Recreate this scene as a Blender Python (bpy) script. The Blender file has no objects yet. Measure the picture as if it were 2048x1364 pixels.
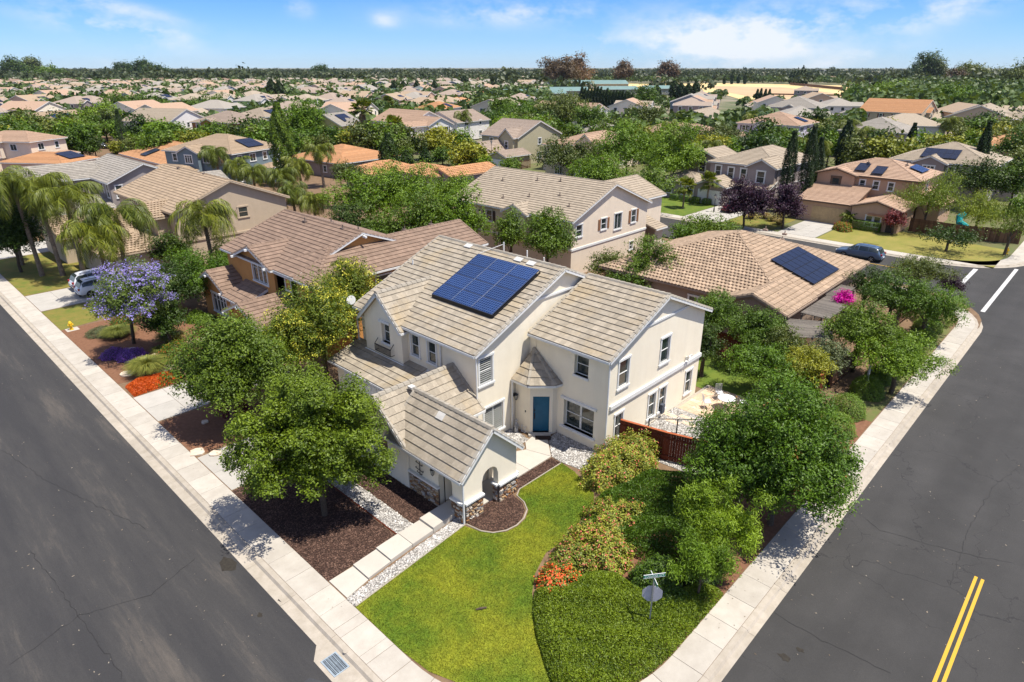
import bpy, math, random
import numpy as np
from mathutils import Matrix, Vector
random.seed(7)
D = bpy.data; SC = bpy.context.scene; COL = SC.collection
# ---------------------------------------------------------------- camera
FPX = 1285.0; CX, CY, YH = 1024.0, 682.0, 134.0; HC = 20.0
PIT = math.atan((CY - YH) / FPX); ROT = -0.0234
def _rot():
    def r0(x, y):
        a = (x - CX) / FPX; b = (CY - y) / FPX
        return (a, math.cos(PIT) + b * math.sin(PIT), -math.sin(PIT) + b * math.cos(PIT))
    v2 = r0(2350, YH); v1 = r0(-432, YH)
    a2 = math.atan2(v2[1], v2[0]); a1 = math.atan2(v1[1], v1[0])
    return -(a2 + a1 - math.pi / 2) / 2
ROT = _rot()
_c, _s = math.cos(ROT), math.sin(ROT)
RT = np.array([_c, _s, 0.0])
FW = np.array([-_s * math.cos(PIT), _c * math.cos(PIT), -math.sin(PIT)])
UP = np.array([-_s * math.sin(PIT), _c * math.sin(PIT), math.cos(PIT)])
EYE = np.array([0, 0, HC])
cam = D.objects.new('camera', D.cameras.new('camera')); COL.objects.link(cam)
cam.data.sensor_width = 36; cam.data.lens = FPX / 2048 * 36
cam.data.clip_start = 0.5; cam.data.clip_end = 60000
cam.matrix_world = Matrix(((RT[0], UP[0], -FW[0], 0), (RT[1], UP[1], -FW[1], 0), (RT[2], UP[2], -FW[2], HC), (0, 0, 0, 1)))
SC.camera = cam
# ---------------------------------------------------------------- light
SUN = Vector((0.16, -0.36, 1.0)).normalized()
sun = D.objects.new('sun', D.lights.new('sun', 'SUN')); COL.objects.link(sun)
sun.data.energy = 5.0; sun.data.angle = math.radians(0.53); sun.data.color = (1, 0.945, 0.85)
sun.rotation_euler = SUN.to_track_quat('Z', 'Y').to_euler()
W = D.worlds.new('World'); SC.world = W; W.use_nodes = True
nt = W.node_tree; nt.nodes.clear()
def N(t, typ, **k):
    n = t.nodes.new(typ)
    for a, b in k.items(): setattr(n, a, b)
    return n
sky = N(nt, 'ShaderNodeTexSky', sky_type='NISHITA', sun_disc=False)
sky.sun_elevation = math.asin(SUN.z); sky.sun_rotation = math.atan2(SUN.x, SUN.y)
sky.air_density = 1.0; sky.dust_density = 0.0; sky.ozone_density = 2.5; sky.altitude = 20
bg = N(nt, 'ShaderNodeBackground'); bg.inputs[1].default_value = 0.12
out = N(nt, 'ShaderNodeOutputWorld')
tc = N(nt, 'ShaderNodeTexCoord')
sep = N(nt, 'ShaderNodeSeparateXYZ'); nt.links.new(tc.outputs['Generated'], sep.inputs[0])
def M2(op, a, b=None, c=None):
    n = N(nt, 'ShaderNodeMath', operation=op)
    for i, v in enumerate((a, b, c)):
        if v is None: continue
        if isinstance(v, (int, float)): n.inputs[i].default_value = v
        else: nt.links.new(v, n.inputs[i])
    return n.outputs[0]
# added fill clouds outside the frame: direction projected on a high flat sheet
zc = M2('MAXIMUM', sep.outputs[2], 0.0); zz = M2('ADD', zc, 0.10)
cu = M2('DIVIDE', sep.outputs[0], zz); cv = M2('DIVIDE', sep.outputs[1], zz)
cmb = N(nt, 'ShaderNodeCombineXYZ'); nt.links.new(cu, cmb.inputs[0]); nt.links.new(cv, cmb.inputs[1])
n1 = N(nt, 'ShaderNodeTexNoise'); n1.inputs['Scale'].default_value = CLOUD_SCALE = 1.15; n1.inputs['Detail'].default_value = 8; n1.inputs['Roughness'].default_value = 0.58  # noise of the added fill clouds outside the frame
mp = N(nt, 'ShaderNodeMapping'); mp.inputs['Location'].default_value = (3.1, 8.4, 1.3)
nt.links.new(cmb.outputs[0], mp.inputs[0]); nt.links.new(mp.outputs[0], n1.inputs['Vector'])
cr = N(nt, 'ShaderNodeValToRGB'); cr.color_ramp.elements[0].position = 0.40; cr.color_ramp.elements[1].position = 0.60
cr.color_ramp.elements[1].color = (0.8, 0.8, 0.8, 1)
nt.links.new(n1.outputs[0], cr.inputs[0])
# cloud banks as they stand in the photo's part of the sky (directions), elsewhere noise clouds added as white fill
def dirpx(x, y):
    v = FW + RT * (x - CX) / FPX + UP * (CY - y) / FPX; return v / np.linalg.norm(v)
nrm = N(nt, 'ShaderNodeVectorMath', operation='NORMALIZE'); nt.links.new(tc.outputs['Generated'], nrm.inputs[0])
acc = None
nn = N(nt, 'ShaderNodeTexNoise'); nn.inputs['Scale'].default_value = 9; nn.inputs['Detail'].default_value = 9; nn.inputs['Roughness'].default_value = 0.62
mpp = N(nt, 'ShaderNodeMapping'); mpp.inputs['Scale'].default_value = (1, 1, 2.2)
nt.links.new(nrm.outputs[0], mpp.inputs[0]); nt.links.new(mpp.outputs[0], nn.inputs['Vector'])
for (x, y, sx, sy, amp) in ((215, 55, 130, 24, .95), (330, 66, 60, 10, .5), (1400, 72, 150, 45, 1.15), (1520, 80, 90, 40, .8), (1030, 25, 170, 24, .75), (1880, 25, 120, 26, .85), (1680, 40, 150, 34, .6), (595, 16, 24, 15, .7), (1700, 118, 90, 14, .7), (770, 40, 22, 12, .5), (1180, 80, 40, 12, .55), (180, 0, 160, 14, .75), (235, 131, 26, 7, .6), (1420, 125, 220, 12, .45)):
    c0 = dirpx(x, y); t1 = dirpx(x + sx, y) - c0; t2 = dirpx(x, y - sy) - c0
    a1 = t1 / np.dot(t1, t1); a2 = t2 / np.dot(t2, t2)
    sb = N(nt, 'ShaderNodeVectorMath', operation='SUBTRACT'); nt.links.new(nrm.outputs[0], sb.inputs[0]); sb.inputs[1].default_value = c0
    ds = []
    for a in (a1, a2):
        d = N(nt, 'ShaderNodeVectorMath', operation='DOT_PRODUCT'); nt.links.new(sb.outputs[0], d.inputs[0]); d.inputs[1].default_value = a
        ds.append(M2('MULTIPLY', d.outputs['Value'], d.outputs['Value']))
    e = M2('MULTIPLY', M2('EXPONENT', M2('MULTIPLY', M2('ADD', ds[0], ds[1]), -0.8)), amp)
    # only the half space in front
    d = N(nt, 'ShaderNodeVectorMath', operation='DOT_PRODUCT'); nt.links.new(nrm.outputs[0], d.inputs[0]); d.inputs[1].default_value = c0
    e = M2('MULTIPLY', e, M2('GREATER_THAN', d.outputs['Value'], 0.3))
    acc = e if acc is None else M2('ADD', acc, e)
noise_c = M2('MULTIPLY', M2('SUBTRACT', nn.outputs[0], 0.41), 6.0)
mask1 = M2('MULTIPLY', M2('MINIMUM', acc, 1.2), noise_c)
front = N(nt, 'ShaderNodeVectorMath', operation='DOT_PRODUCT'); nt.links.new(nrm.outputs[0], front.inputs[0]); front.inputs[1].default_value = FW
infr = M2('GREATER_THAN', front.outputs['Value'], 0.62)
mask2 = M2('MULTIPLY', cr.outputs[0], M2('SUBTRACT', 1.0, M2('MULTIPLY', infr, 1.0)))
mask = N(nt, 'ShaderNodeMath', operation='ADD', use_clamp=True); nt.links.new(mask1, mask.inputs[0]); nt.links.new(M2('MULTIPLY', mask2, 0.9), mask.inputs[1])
skc = N(nt, 'ShaderNodeMix', data_type='RGBA', blend_type='MULTIPLY'); skc.inputs[0].default_value = 1
nt.links.new(sky.outputs[0], skc.inputs[6]); 
tm = N(nt, 'ShaderNodeMix', data_type='RGBA'); nt.links.new(M2('MINIMUM', M2('MULTIPLY', zc, 8.0), 1.0), tm.inputs[0])
tm.inputs[6].default_value = (0.38, 0.56, 0.97, 1); tm.inputs[7].default_value = (0.195, 0.425, 0.82, 1); nt.links.new(tm.outputs[2], skc.inputs[7])
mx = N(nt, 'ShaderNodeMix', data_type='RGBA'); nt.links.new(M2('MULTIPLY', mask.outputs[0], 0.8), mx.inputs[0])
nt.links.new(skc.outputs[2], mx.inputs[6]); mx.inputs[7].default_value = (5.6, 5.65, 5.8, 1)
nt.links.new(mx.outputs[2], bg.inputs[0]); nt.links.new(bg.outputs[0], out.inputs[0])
SC.view_settings.view_transform = 'Standard'; SC.view_settings.look = 'None'
SC.view_settings.exposure = 0.58; SC.view_settings.gamma = 1; SC.view_settings.use_curve_mapping = False
SC.render.resolution_x = 1024; SC.render.resolution_y = 682
def at(px, py, z=0.0):
    r = FW + RT * (px - CX) / FPX + UP * (CY - py) / FPX
    P = EYE + r * ((z - HC) / r[2]); return np.array([P[0], P[1], z])
def depth(P): return float(np.dot(np.array(P) - EYE, FW))
def px_of(P):
    d = np.array(P, float) - EYE; z = d @ FW
    return CX + FPX * (d @ RT) / z, CY - FPX * (d @ UP) / z
# ---------------------------------------------------------------- materials
MATS = {}
def mat(name, col, col2=None, rough=0.85, scale=3.0, detail=4, attr=0.0, bump=0.0, bscale=60, spec=0.3, metal=0, obrand=0.0, mix=None, extra=None):
    if name in MATS: return MATS[name]
    m = D.materials.new(name); m.use_nodes = True; t = m.node_tree
    b = t.nodes['Principled BSDF']; L = t.links.new
    b.inputs['Roughness'].default_value = rough; b.inputs['Metallic'].default_value = metal
    b.inputs['Specular IOR Level'].default_value = spec
    tcn = N(t, 'ShaderNodeTexCoord')
    col = tuple(col) + (1,); col2 = tuple(col2) + (1,) if col2 else tuple(min(1, c * 0.8) for c in col[:3]) + (1,)
    no = N(t, 'ShaderNodeTexNoise'); no.inputs['Scale'].default_value = scale; no.inputs['Detail'].default_value = detail; no.inputs['Roughness'].default_value = 0.65
    L(tcn.outputs['Object'], no.inputs['Vector'])
    rp = N(t, 'ShaderNodeValToRGB'); rp.color_ramp.elements[0].position = 0.35; rp.color_ramp.elements[1].position = 0.65
    rp.color_ramp.elements[0].color = col; rp.color_ramp.elements[1].color = col2
    L(no.outputs[0], rp.inputs[0]); cur = rp.outputs[0]
    def mul(cur, src, amp):
        mr = N(t, 'ShaderNodeMapRange'); mr.inputs[3].default_value = 1 - amp; mr.inputs[4].default_value = 1 + amp; L(src, mr.inputs[0])
        mm = N(t, 'ShaderNodeMix', data_type='RGBA', blend_type='MULTIPLY'); mm.inputs[0].default_value = 1
        cc = N(t, 'ShaderNodeCombineColor')
        for i in range(3): L(mr.outputs[0], cc.inputs[i])
        L(cur, mm.inputs[6]); L(cc.outputs[0], mm.inputs[7]); return mm.outputs[2]
    if attr:
        a = N(t, 'ShaderNodeAttribute'); a.attribute_name = 'rnd'; cur = mul(cur, a.outputs['Fac'], attr)
    if obrand:
        o = N(t, 'ShaderNodeObjectInfo'); cur = mul(cur, o.outputs['Random'], obrand)
    if extra: cur = extra(t, L, tcn, cur, mul)
    L(cur, b.inputs['Base Color'])
    if bump:
        bn = N(t, 'ShaderNodeTexNoise'); bn.inputs['Scale'].default_value = bscale; bn.inputs['Detail'].default_value = 3
        L(tcn.outputs['Object'], bn.inputs['Vector'])
        bp = N(t, 'ShaderNodeBump'); bp.inputs['Strength'].default_value = bump; bp.inputs['Distance'].default_value = 0.03
        L(bn.outputs[0], bp.inputs['Height']); L(bp.outputs[0], b.inputs['Normal'])
    MATS[name] = m; return m
def leafmat(name, c1, c2, c3=None, trans=0.22, rough=0.5, hue=0.010):
    if name in MATS: return MATS[name]
    m = D.materials.new(name); m.use_nodes = True; t = m.node_tree; L = t.links.new
    b = t.nodes['Principled BSDF']; b.inputs['Roughness'].default_value = rough; b.inputs['Specular IOR Level'].default_value = 0.35
    a = N(t, 'ShaderNodeAttribute'); a.attribute_name = 'rnd'
    rp = N(t, 'ShaderNodeValToRGB'); e = rp.color_ramp.elements
    e[0].position = 0.0; e[0].color = tuple(c1) + (1,); e[1].position = 0.8; e[1].color = tuple(c2) + (1,)
    if c3: x = e.new(0.86); x.color = tuple(c3) + (1,)
    L(a.outputs['Fac'], rp.inputs[0])
    o = N(t, 'ShaderNodeObjectInfo'); mr = N(t, 'ShaderNodeMapRange'); mr.inputs[3].default_value = 0.5 - hue; mr.inputs[4].default_value = 0.5 + hue; L(o.outputs['Random'], mr.inputs[0])
    h = N(t, 'ShaderNodeHueSaturation'); L(mr.outputs[0], h.inputs['Hue']); L(rp.outputs[0], h.inputs['Color'])
    mr2 = N(t, 'ShaderNodeMapRange'); mr2.inputs[3].default_value = 1.2; mr2.inputs[4].default_value = 0.8; L(o.outputs['Random'], mr2.inputs[0]); L(mr2.outputs[0], h.inputs['Value'])
    L(h.outputs[0], b.inputs['Base Color'])
    tr = N(t, 'ShaderNodeBsdfTranslucent'); mc = N(t, 'ShaderNodeMix', data_type='RGBA', blend_type='MULTIPLY'); mc.inputs[0].default_value = 1
    mc.inputs[7].default_value = (1.5, 1.35, 0.6, 1); L(h.outputs[0], mc.inputs[6]); L(mc.outputs[2], tr.inputs[0])
    ms = N(t, 'ShaderNodeMixShader'); ms.inputs[0].default_value = trans
    L(b.outputs[0], ms.inputs[1]); L(tr.outputs[0], ms.inputs[2]); L(ms.outputs[0], t.nodes['Material Output'].inputs[0])
    MATS[name] = m; return m
# ---------------------------------------------------------------- mesh builder
class MB:
    def __init__(s): s.v = []; s.f = []; s.r = []; s.m = []; s.mi = 0; s.rv = 0.5
    def face(s, pts, rv=None):
        n = len(s.v); s.v.extend(tuple(map(float, p)) for p in pts); s.f.append(tuple(range(n, n + len(pts))))
        s.r.append(s.rv if rv is None else rv); s.m.append(s.mi)
    def idx(s, pts, faces, rv=None):
        n = len(s.v); s.v.extend(tuple(map(float, p)) for p in pts)
        for f in faces:
            s.f.append(tuple(n + i for i in f)); s.r.append(s.rv if rv is None else rv); s.m.append(s.mi)
    def box(s, x0, y0, z0, x1, y1, z1, rv=None):
        s.idx([(x0, y0, z0), (x1, y0, z0), (x1, y1, z0), (x0, y1, z0), (x0, y0, z1), (x1, y0, z1), (x1, y1, z1), (x0, y1, z1)],
              [(3, 2, 1, 0), (4, 5, 6, 7), (0, 1, 5, 4), (1, 2, 6, 5), (2, 3, 7, 6), (3, 0, 4, 7)], rv)
    def obox(s, O, U, V, Wv, rv=None):
        O, U, V, Wv = map(np.array, (O, U, V, Wv)); p = [O, O + U, O + U + V, O + V]
        s.idx(p + [q + Wv for q in p], [(3, 2, 1, 0), (4, 5, 6, 7), (0, 1, 5, 4), (1, 2, 6, 5), (2, 3, 7, 6), (3, 0, 4, 7)], rv)
    def bar(s, A, B, w, h, rv=None, up=(0, 0, 1)):
        A, B = np.array(A, float), np.array(B, float); d = B - A; side = np.cross(d, up)
        if np.linalg.norm(side) < 1e-6 * (1 + np.linalg.norm(d)): side = np.array([1.0, 0, 0])
        side = side / (np.linalg.norm(side) + 1e-9); u = np.cross(side, d); u = u / (np.linalg.norm(u) + 1e-9)
        s.obox(A - side * w / 2 - u * h / 2, d, side * w, u * h, rv)
    def tube(s, P, R, n=8, cap=True, rv=None):
        P = [np.array(p, float) for p in P]; base = len(s.v); prev = None
        for i, p in enumerate(P):
            d = (P[min(i + 1, len(P) - 1)] - P[max(i - 1, 0)]); d = d / (np.linalg.norm(d) + 1e-9)
            if prev is None:
                a = np.cross(d, (0, 0, 1.0)) if abs(d[2]) < .9 else np.cross(d, (1.0, 0, 0))
            else: a = prev - d * np.dot(prev, d)
            a = a / (np.linalg.norm(a) + 1e-9); prev = a; b = np.cross(d, a)
            for k in range(n):
                t = 2 * math.pi * k / n; s.v.append(tuple(p + (a * math.cos(t) + b * math.sin(t)) * R[i]))
        for i in range(len(P) - 1):
            for k in range(n):
                k2 = (k + 1) % n; s.f.append((base + i * n + k, base + i * n + k2, base + (i + 1) * n + k2, base + (i + 1) * n + k)); s.r.append(s.rv if rv is None else rv); s.m.append(s.mi)
        if cap:
            for e in (0, len(P) - 1):
                s.f.append(tuple(base + e * n + k for k in range(n))); s.r.append(.5); s.m.append(s.mi)
    def prism(s, poly, z0, z1, rv=None):
        n = len(poly); b = len(s.v)
        s.v += [(float(p[0]), float(p[1]), z0) for p in poly] + [(float(p[0]), float(p[1]), z1) for p in poly]
        fs = [tuple(b + n + i for i in range(n)), tuple(b + n - 1 - i for i in range(n))] + [(b + i, b + (i + 1) % n, b + n + (i + 1) % n, b + n + i) for i in range(n)]
        for f in fs: s.f.append(f); s.r.append(s.rv if rv is None else rv); s.m.append(s.mi)
    def mesh(s, name, mats, off=(0, 0, 0), smooth=False):
        me = D.meshes.new(name); o = off
        v = s.v if not any(o) else [(a - o[0], b - o[1], c - o[2]) for a, b, c in s.v]
        me.from_pydata(v, [], s.f)
        at_ = me.attributes.new('rnd', 'FLOAT', 'FACE'); at_.data.foreach_set('value', s.r)
        if not isinstance(mats, (list, tuple)): mats = [mats]
        for m in mats: me.materials.append(m)
        me.polygons.foreach_set('material_index', s.m)
        if smooth: me.polygons.foreach_set('use_smooth', [True] * len(s.f))
        me.update(); return me
    def build(s, name, mats, parent=None, off=None, smooth=False, **tags):
        if off is None: off = OFF.get(parent.name, (0, 0, 0)) if parent is not None else (0, 0, 0)
        o = D.objects.new(name, s.mesh(name, mats, off, smooth)); COL.objects.link(o)
        if parent is not None:
            o.parent = parent; OFF[o.name] = off
        for k, v in tags.items(): o[k] = v
        return o
OFF = {}
def thing(name, label, cat, loc=(0, 0, 0), rz=0.0, group=None, world=True):
    o = D.objects.new(name, None); COL.objects.link(o); o.empty_display_size = 0.3
    o.location = loc; o.rotation_euler = (0, 0, rz); o['label'] = label; o['category'] = cat
    if group: o['group'] = group
    OFF[o.name] = tuple(loc) if world else (0, 0, 0)
    return o
def tag(o, label, cat, group=None):
    o['label'] = label; o['category'] = cat
    if group: o['group'] = group
    return o
def place(name, me, parent, mtx, **tags):
    o = D.objects.new(name, me); COL.objects.link(o); o.parent = parent; o.matrix_local = mtx
    for k, v in tags.items(): o[k] = v
    return o
def children(o): return CH.get(o.name, [])
def copy_tree(o, kids, parent=None):
    c = o.copy(); COL.objects.link(c)
    if parent is not None: c.parent = parent
    for ch, kk in kids: copy_tree(ch, kk, c)
    return c
def kidmap():
    d = {}
    for o in COL.objects:
        if o.parent is not None: d.setdefault(o.parent.name, []).append(o)
    return d
def kids_of(o, d): return [(c, kids_of(c, d)) for c in d.get(o.name, [])]
# ---------------------------------------------------------------- colours
white = mat('white_trim', (.72, .72, .70), (.64, .64, .62), rough=.5, scale=6)
trimgrey = mat('pale_grey_trim', (.50, .53, .55), (.46, .48, .5), rough=.5)
glass = mat('window_glass', (.016, .024, .024), (.05, .065, .06), rough=.06, scale=.9, spec=.8)
blindm = mat('blind_slats', (.55, .56, .53), rough=.5)
concrete = mat('concrete_walk', (.365, .33, .28), (.43, .395, .34), rough=.9, scale=1.3, detail=8, attr=.07, bump=.15, bscale=90)
gutterm = mat('gutter_concrete', (.31, .27, .215), (.39, .345, .285), rough=.9, scale=2.2, detail=8, attr=.08)
curbdark = mat('curb_joint', (.05, .045, .04), rough=.9)
woodred = mat('red_stained_wood', (.15, .030, .012), (.10, .018, .008), rough=.7, scale=5, attr=.25)
woodbrown = mat('weathered_brown_wood', (.16, .085, .045), (.10, .05, .028), rough=.85, scale=6, attr=.3)
woodgrey = mat('silvered_wood', (.25, .22, .18), (.19, .165, .14), rough=.9, scale=6, attr=.22)
bark = mat('bark_brown', (.10, .075, .05), (.06, .045, .032), rough=.95, scale=9, bump=.5, bscale=20)
barkpale = mat('bark_pale', (.38, .35, .30), (.25, .22, .18), rough=.9, scale=9)
metal = mat('dark_metal', (.03, .03, .035), rough=.5)
steel = mat('galvanised_steel', (.36, .38, .40), (.30, .31, .33), rough=.45, metal=.6)
blackm = mat('black_rubber', (.015, .015, .015), rough=.8)
# ---------------------------------------------------------------- roofs
def vn(a): a = np.array(a, float); return a / np.linalg.norm(a)
TILEMESH = {}
def urange(poly, v):
    xs = []
    n = len(poly)
    for i in range(n):
        (u0, v0), (u1, v1) = poly[i], poly[(i + 1) % n]
        if abs(v1 - v0) < 1e-9: continue
        t = (v - v0) / (v1 - v0)
        if -1e-6 <= t <= 1 + 1e-6: xs.append(u0 + (u1 - u0) * t)
    return (min(xs), max(xs)) if len(xs) > 1 else (0, 0)
def tile_pts(kind, ua, ub, va, vb, ub0, ub1, P):
    # ua,ub at low edge; ub0,ub1 at the top edge
    t = 0.062
    if kind == 'flat':
        pts = [P(ua, va, t), P(ub, va, t), P(ub1, vb, .012), P(ub0, vb, .012), P(ua, va, 0), P(ub, va, 0)]
        return pts, [(0, 1, 2, 3), (4, 5, 1, 0), (4, 0, 3), (5, 2, 1)]
    hs = (0.0, .04, .058, .04, 0.0); us = (0, .22, .48, .74, .9); pts = []
    for (a, b, v, lift) in ((ua, ub, va, .07), (ub0, ub1, vb, .0)):
        for q, h in zip(us, hs): pts.append(P(a + (b - a) * q, v, h + lift))
        pts.append(P(b, v, lift))
    n = 6; base = len(pts); pts += [P(ua, va, 0), P(ub, va, 0)]
    f = [(i, i + 1, n + i + 1, n + i) for i in range(n - 1)] + [(base, base + 1, 5, 4, 3, 2, 1, 0)]
    return pts, f
def slope(H, O, U, V, poly, style='flat', e=.40, w=.33, rng=None):
    """one roof plane: deck slab, courses of tiles"""
    O, U, V = np.array(O, float), vn(U), vn(V); Nn = np.cross(U, V)
    if Nn[2] < 0: Nn = -Nn
    P = lambda u, v, h=0.0: O + U * u + V * v + Nn * h
    d = H['deck']; n = len(poly)
    top = [P(u, v) for u, v in poly]; bot = [P(u, v, -.13) for u, v in poly]
    d.idx(top + bot, [tuple(range(n)), tuple(range(2 * n - 1, n - 1, -1))] + [(i, (i + 1) % n, n + (i + 1) % n, n + i) for i in range(n)])
    if style == 'plain': return
    r = H['rng']; vmax = max(v for u, v in poly); k = int(vmax / e)
    if k == 0: return
    ee = vmax / k
    for i in range(k):
        va, vb = i * ee, (i + 1) * ee - 1e-4
        a0, a1 = urange(poly, va + 1e-5); b0, b1 = urange(poly, vb)
        if i == 0: va2 = va - .04
        else: va2 = va
        rowtone = r.random()
        if style == 'course':
            pts, f = tile_pts('flat', a0, a1, va2, vb, b0, b1, P); H['tiles'].idx(pts, f, .3 + .4 * rowtone); continue
        u = math.floor(min(a0, b0) / w) * w - (w / 2 if i % 2 else 0)
        while u < max(a1, b1):
            ua, ub = max(u, a0), min(u + w, a1); ta, tb = max(u, b0), min(u + w, b1)
            if ua < ub or ta < tb:
                if ua > ub: ua = ub = min(max(ua, a0), a1)
                if ta > tb: ta = tb = min(max(ta, b0), b1)
                full = abs(ub - ua - w) < 1e-3 and abs(tb - ta - w) < 1e-3
                tone = min(1, max(0, .5 + (r.random() - .5) * .6 + (rowtone - .5) * .25))
                if r.random() < .02: tone = 1.0 if r.random() < .5 else 0
                C = P(u, va)
                if full and H['piece'] is not None and i > 0:
                    H['piece'].append((depth(C), style, C, U, V, Nn, ee, w, tone))
                else:
                    g = .002; pts, f = tile_pts(style, ua + (g if ua < ub else 0), ub - (g if ua < ub else 0), va2, vb, ta, tb, P)
                    H['tiles'].idx(pts, f, tone)
            u += w
def flush_pieces(H, T, mat_tile, roofobj):
    L = H['piece']
    if not L: return
    L.sort(key=lambda q: q[0])
    for i, (dd, style, C, U, V, Nn, ee, w, tone) in enumerate(L):
        if i < H['npieces']:
            q = int(tone * 9.99); key = (style, round(ee, 3), w, q, mat_tile.name)
            if key not in TILEMESH:
                mb = MB(); pts, f = tile_pts(style, .002, w - .002, 0, ee, .002, w - .002, lambda u, v, h=0: np.array((u, v, h)))
                mb.idx(pts, f, (q + .5) / 10); TILEMESH[key] = mb.mesh('roof_tile', mat_tile)
            o = np.array(OFF.get(roofobj.name, (0, 0, 0))); c = C - o
            place('roof_tile', TILEMESH[key], roofobj, Matrix(((U[0], V[0], Nn[0], c[0]), (U[1], V[1], Nn[1], c[1]), (U[2], V[2], Nn[2], c[2]), (0, 0, 0, 1))))
        else:
            P = lambda u, v, h=0.0: C + U * u + V * v + Nn * h
            pts, f = tile_pts(style, .002, w - .002, 0, ee, .002, w - .002, P); H['tiles'].idx(pts, f, tone)
def caps(H, A, B, wd=.2, step=.38):
    A, B = np.array(A, float), np.array(B, float); L = np.linalg.norm(B - A)
    if H['style'] == 'plain': return
    n = max(1, int(L / step)); d = (B - A) / n; side = vn(np.cross(d, (0, 0, 1))); up = vn(np.cross(side, d))
    if up[2] < 0: up = -up
    for i in range(n):
        a = A + d * i; b = A + d * (i + 1.06); l0, l1 = .055, .03; wa, wb = wd * .62, wd * .52
        pts = [a - side * wa + up * (l0 - .09), a - side * wa * .5 + up * (l0 + .035), a + side * wa * .5 + up * (l0 + .035), a + side * wa + up * (l0 - .09),
               b - side * wb + up * (l1 - .09), b - side * wb * .5 + up * (l1 + .03), b + side * wb * .5 + up * (l1 + .03), b + side * wb + up * (l1 - .09)]
        H['caps'].idx(pts, [(0, 1, 5, 4), (1, 2, 6, 5), (2, 3, 7, 6), (3, 2, 1, 0), (4, 5, 6, 7)], .55 + (H['rng'].random() - .5) * .5)
def fascia(H, A, B, kind):
    if H['style'] == 'plain' and not H.get('trimfar'): return
    A, B = np.array(A, float), np.array(B, float)
    if kind == 'eave': H['trim'].bar(A + (0, 0, -.10), B + (0, 0, -.10), .11, .13)
    else: H['trim'].bar(A + (0, 0, -.115), B + (0, 0, -.115), .045, .2)
def newH(style='flat', piece=None, npieces=0, seed=1):
    return dict(deck=MB(), tiles=MB(), caps=MB(), trim=MB(), wall=MB(), rng=random.Random(seed), piece=piece, npieces=npieces, style=style, wins=[])
def wallface(H, P0, U, L, z0, z1, gable=None, holes=(), inn=None, rec=.09, thick=None):
    """vertical wall from P0 along U, length L; gable=(u,z) apex; holes (u0,u1,za,zb)"""
    mb = H['wall']; P0, U = np.array(P0, float), vn(U)
    P = lambda u, z, k=0.0: (P0[0] + U[0] * u + (inn[0] * k if inn is not None else 0), P0[1] + U[1] * u + (inn[1] * k if inn is not None else 0), z)
    us = sorted({0, L} | {h[0] for h in holes} | {h[1] for h in holes}); zs = sorted({z0, z1} | {h[2] for h in holes} | {h[3] for h in holes})
    for i in range(len(us) - 1):
        for j in range(len(zs) - 1):
            um, zm = (us[i] + us[i + 1]) / 2, (zs[j] + zs[j + 1]) / 2
            if any(h[0] < um < h[1] and h[2] < zm < h[3] for h in holes): continue
            mb.face([P(us[i], zs[j]), P(us[i + 1], zs[j]), P(us[i + 1], zs[j + 1]), P(us[i], zs[j + 1])])
    for (a, b, c, d) in holes:
        for q in ([(a, c), (b, c)], [(b, c), (b, d)], [(b, d), (a, d)], [(a, d), (a, c)]):
            mb.face([P(*q[0]), P(*q[1]), P(*q[1], rec + .06), P(*q[0], rec + .06)])
    if gable: mb.face([P(0, z1), P(L, z1), P(*gable)])
FACE = {'S': ((1, 0), (0, 1), 0.0), 'W': ((0, -1), (1, 0), -math.pi / 2), 'E': ((0, 1), (-1, 0), math.pi / 2), 'N': ((-1, 0), (0, -1), math.pi)}
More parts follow.
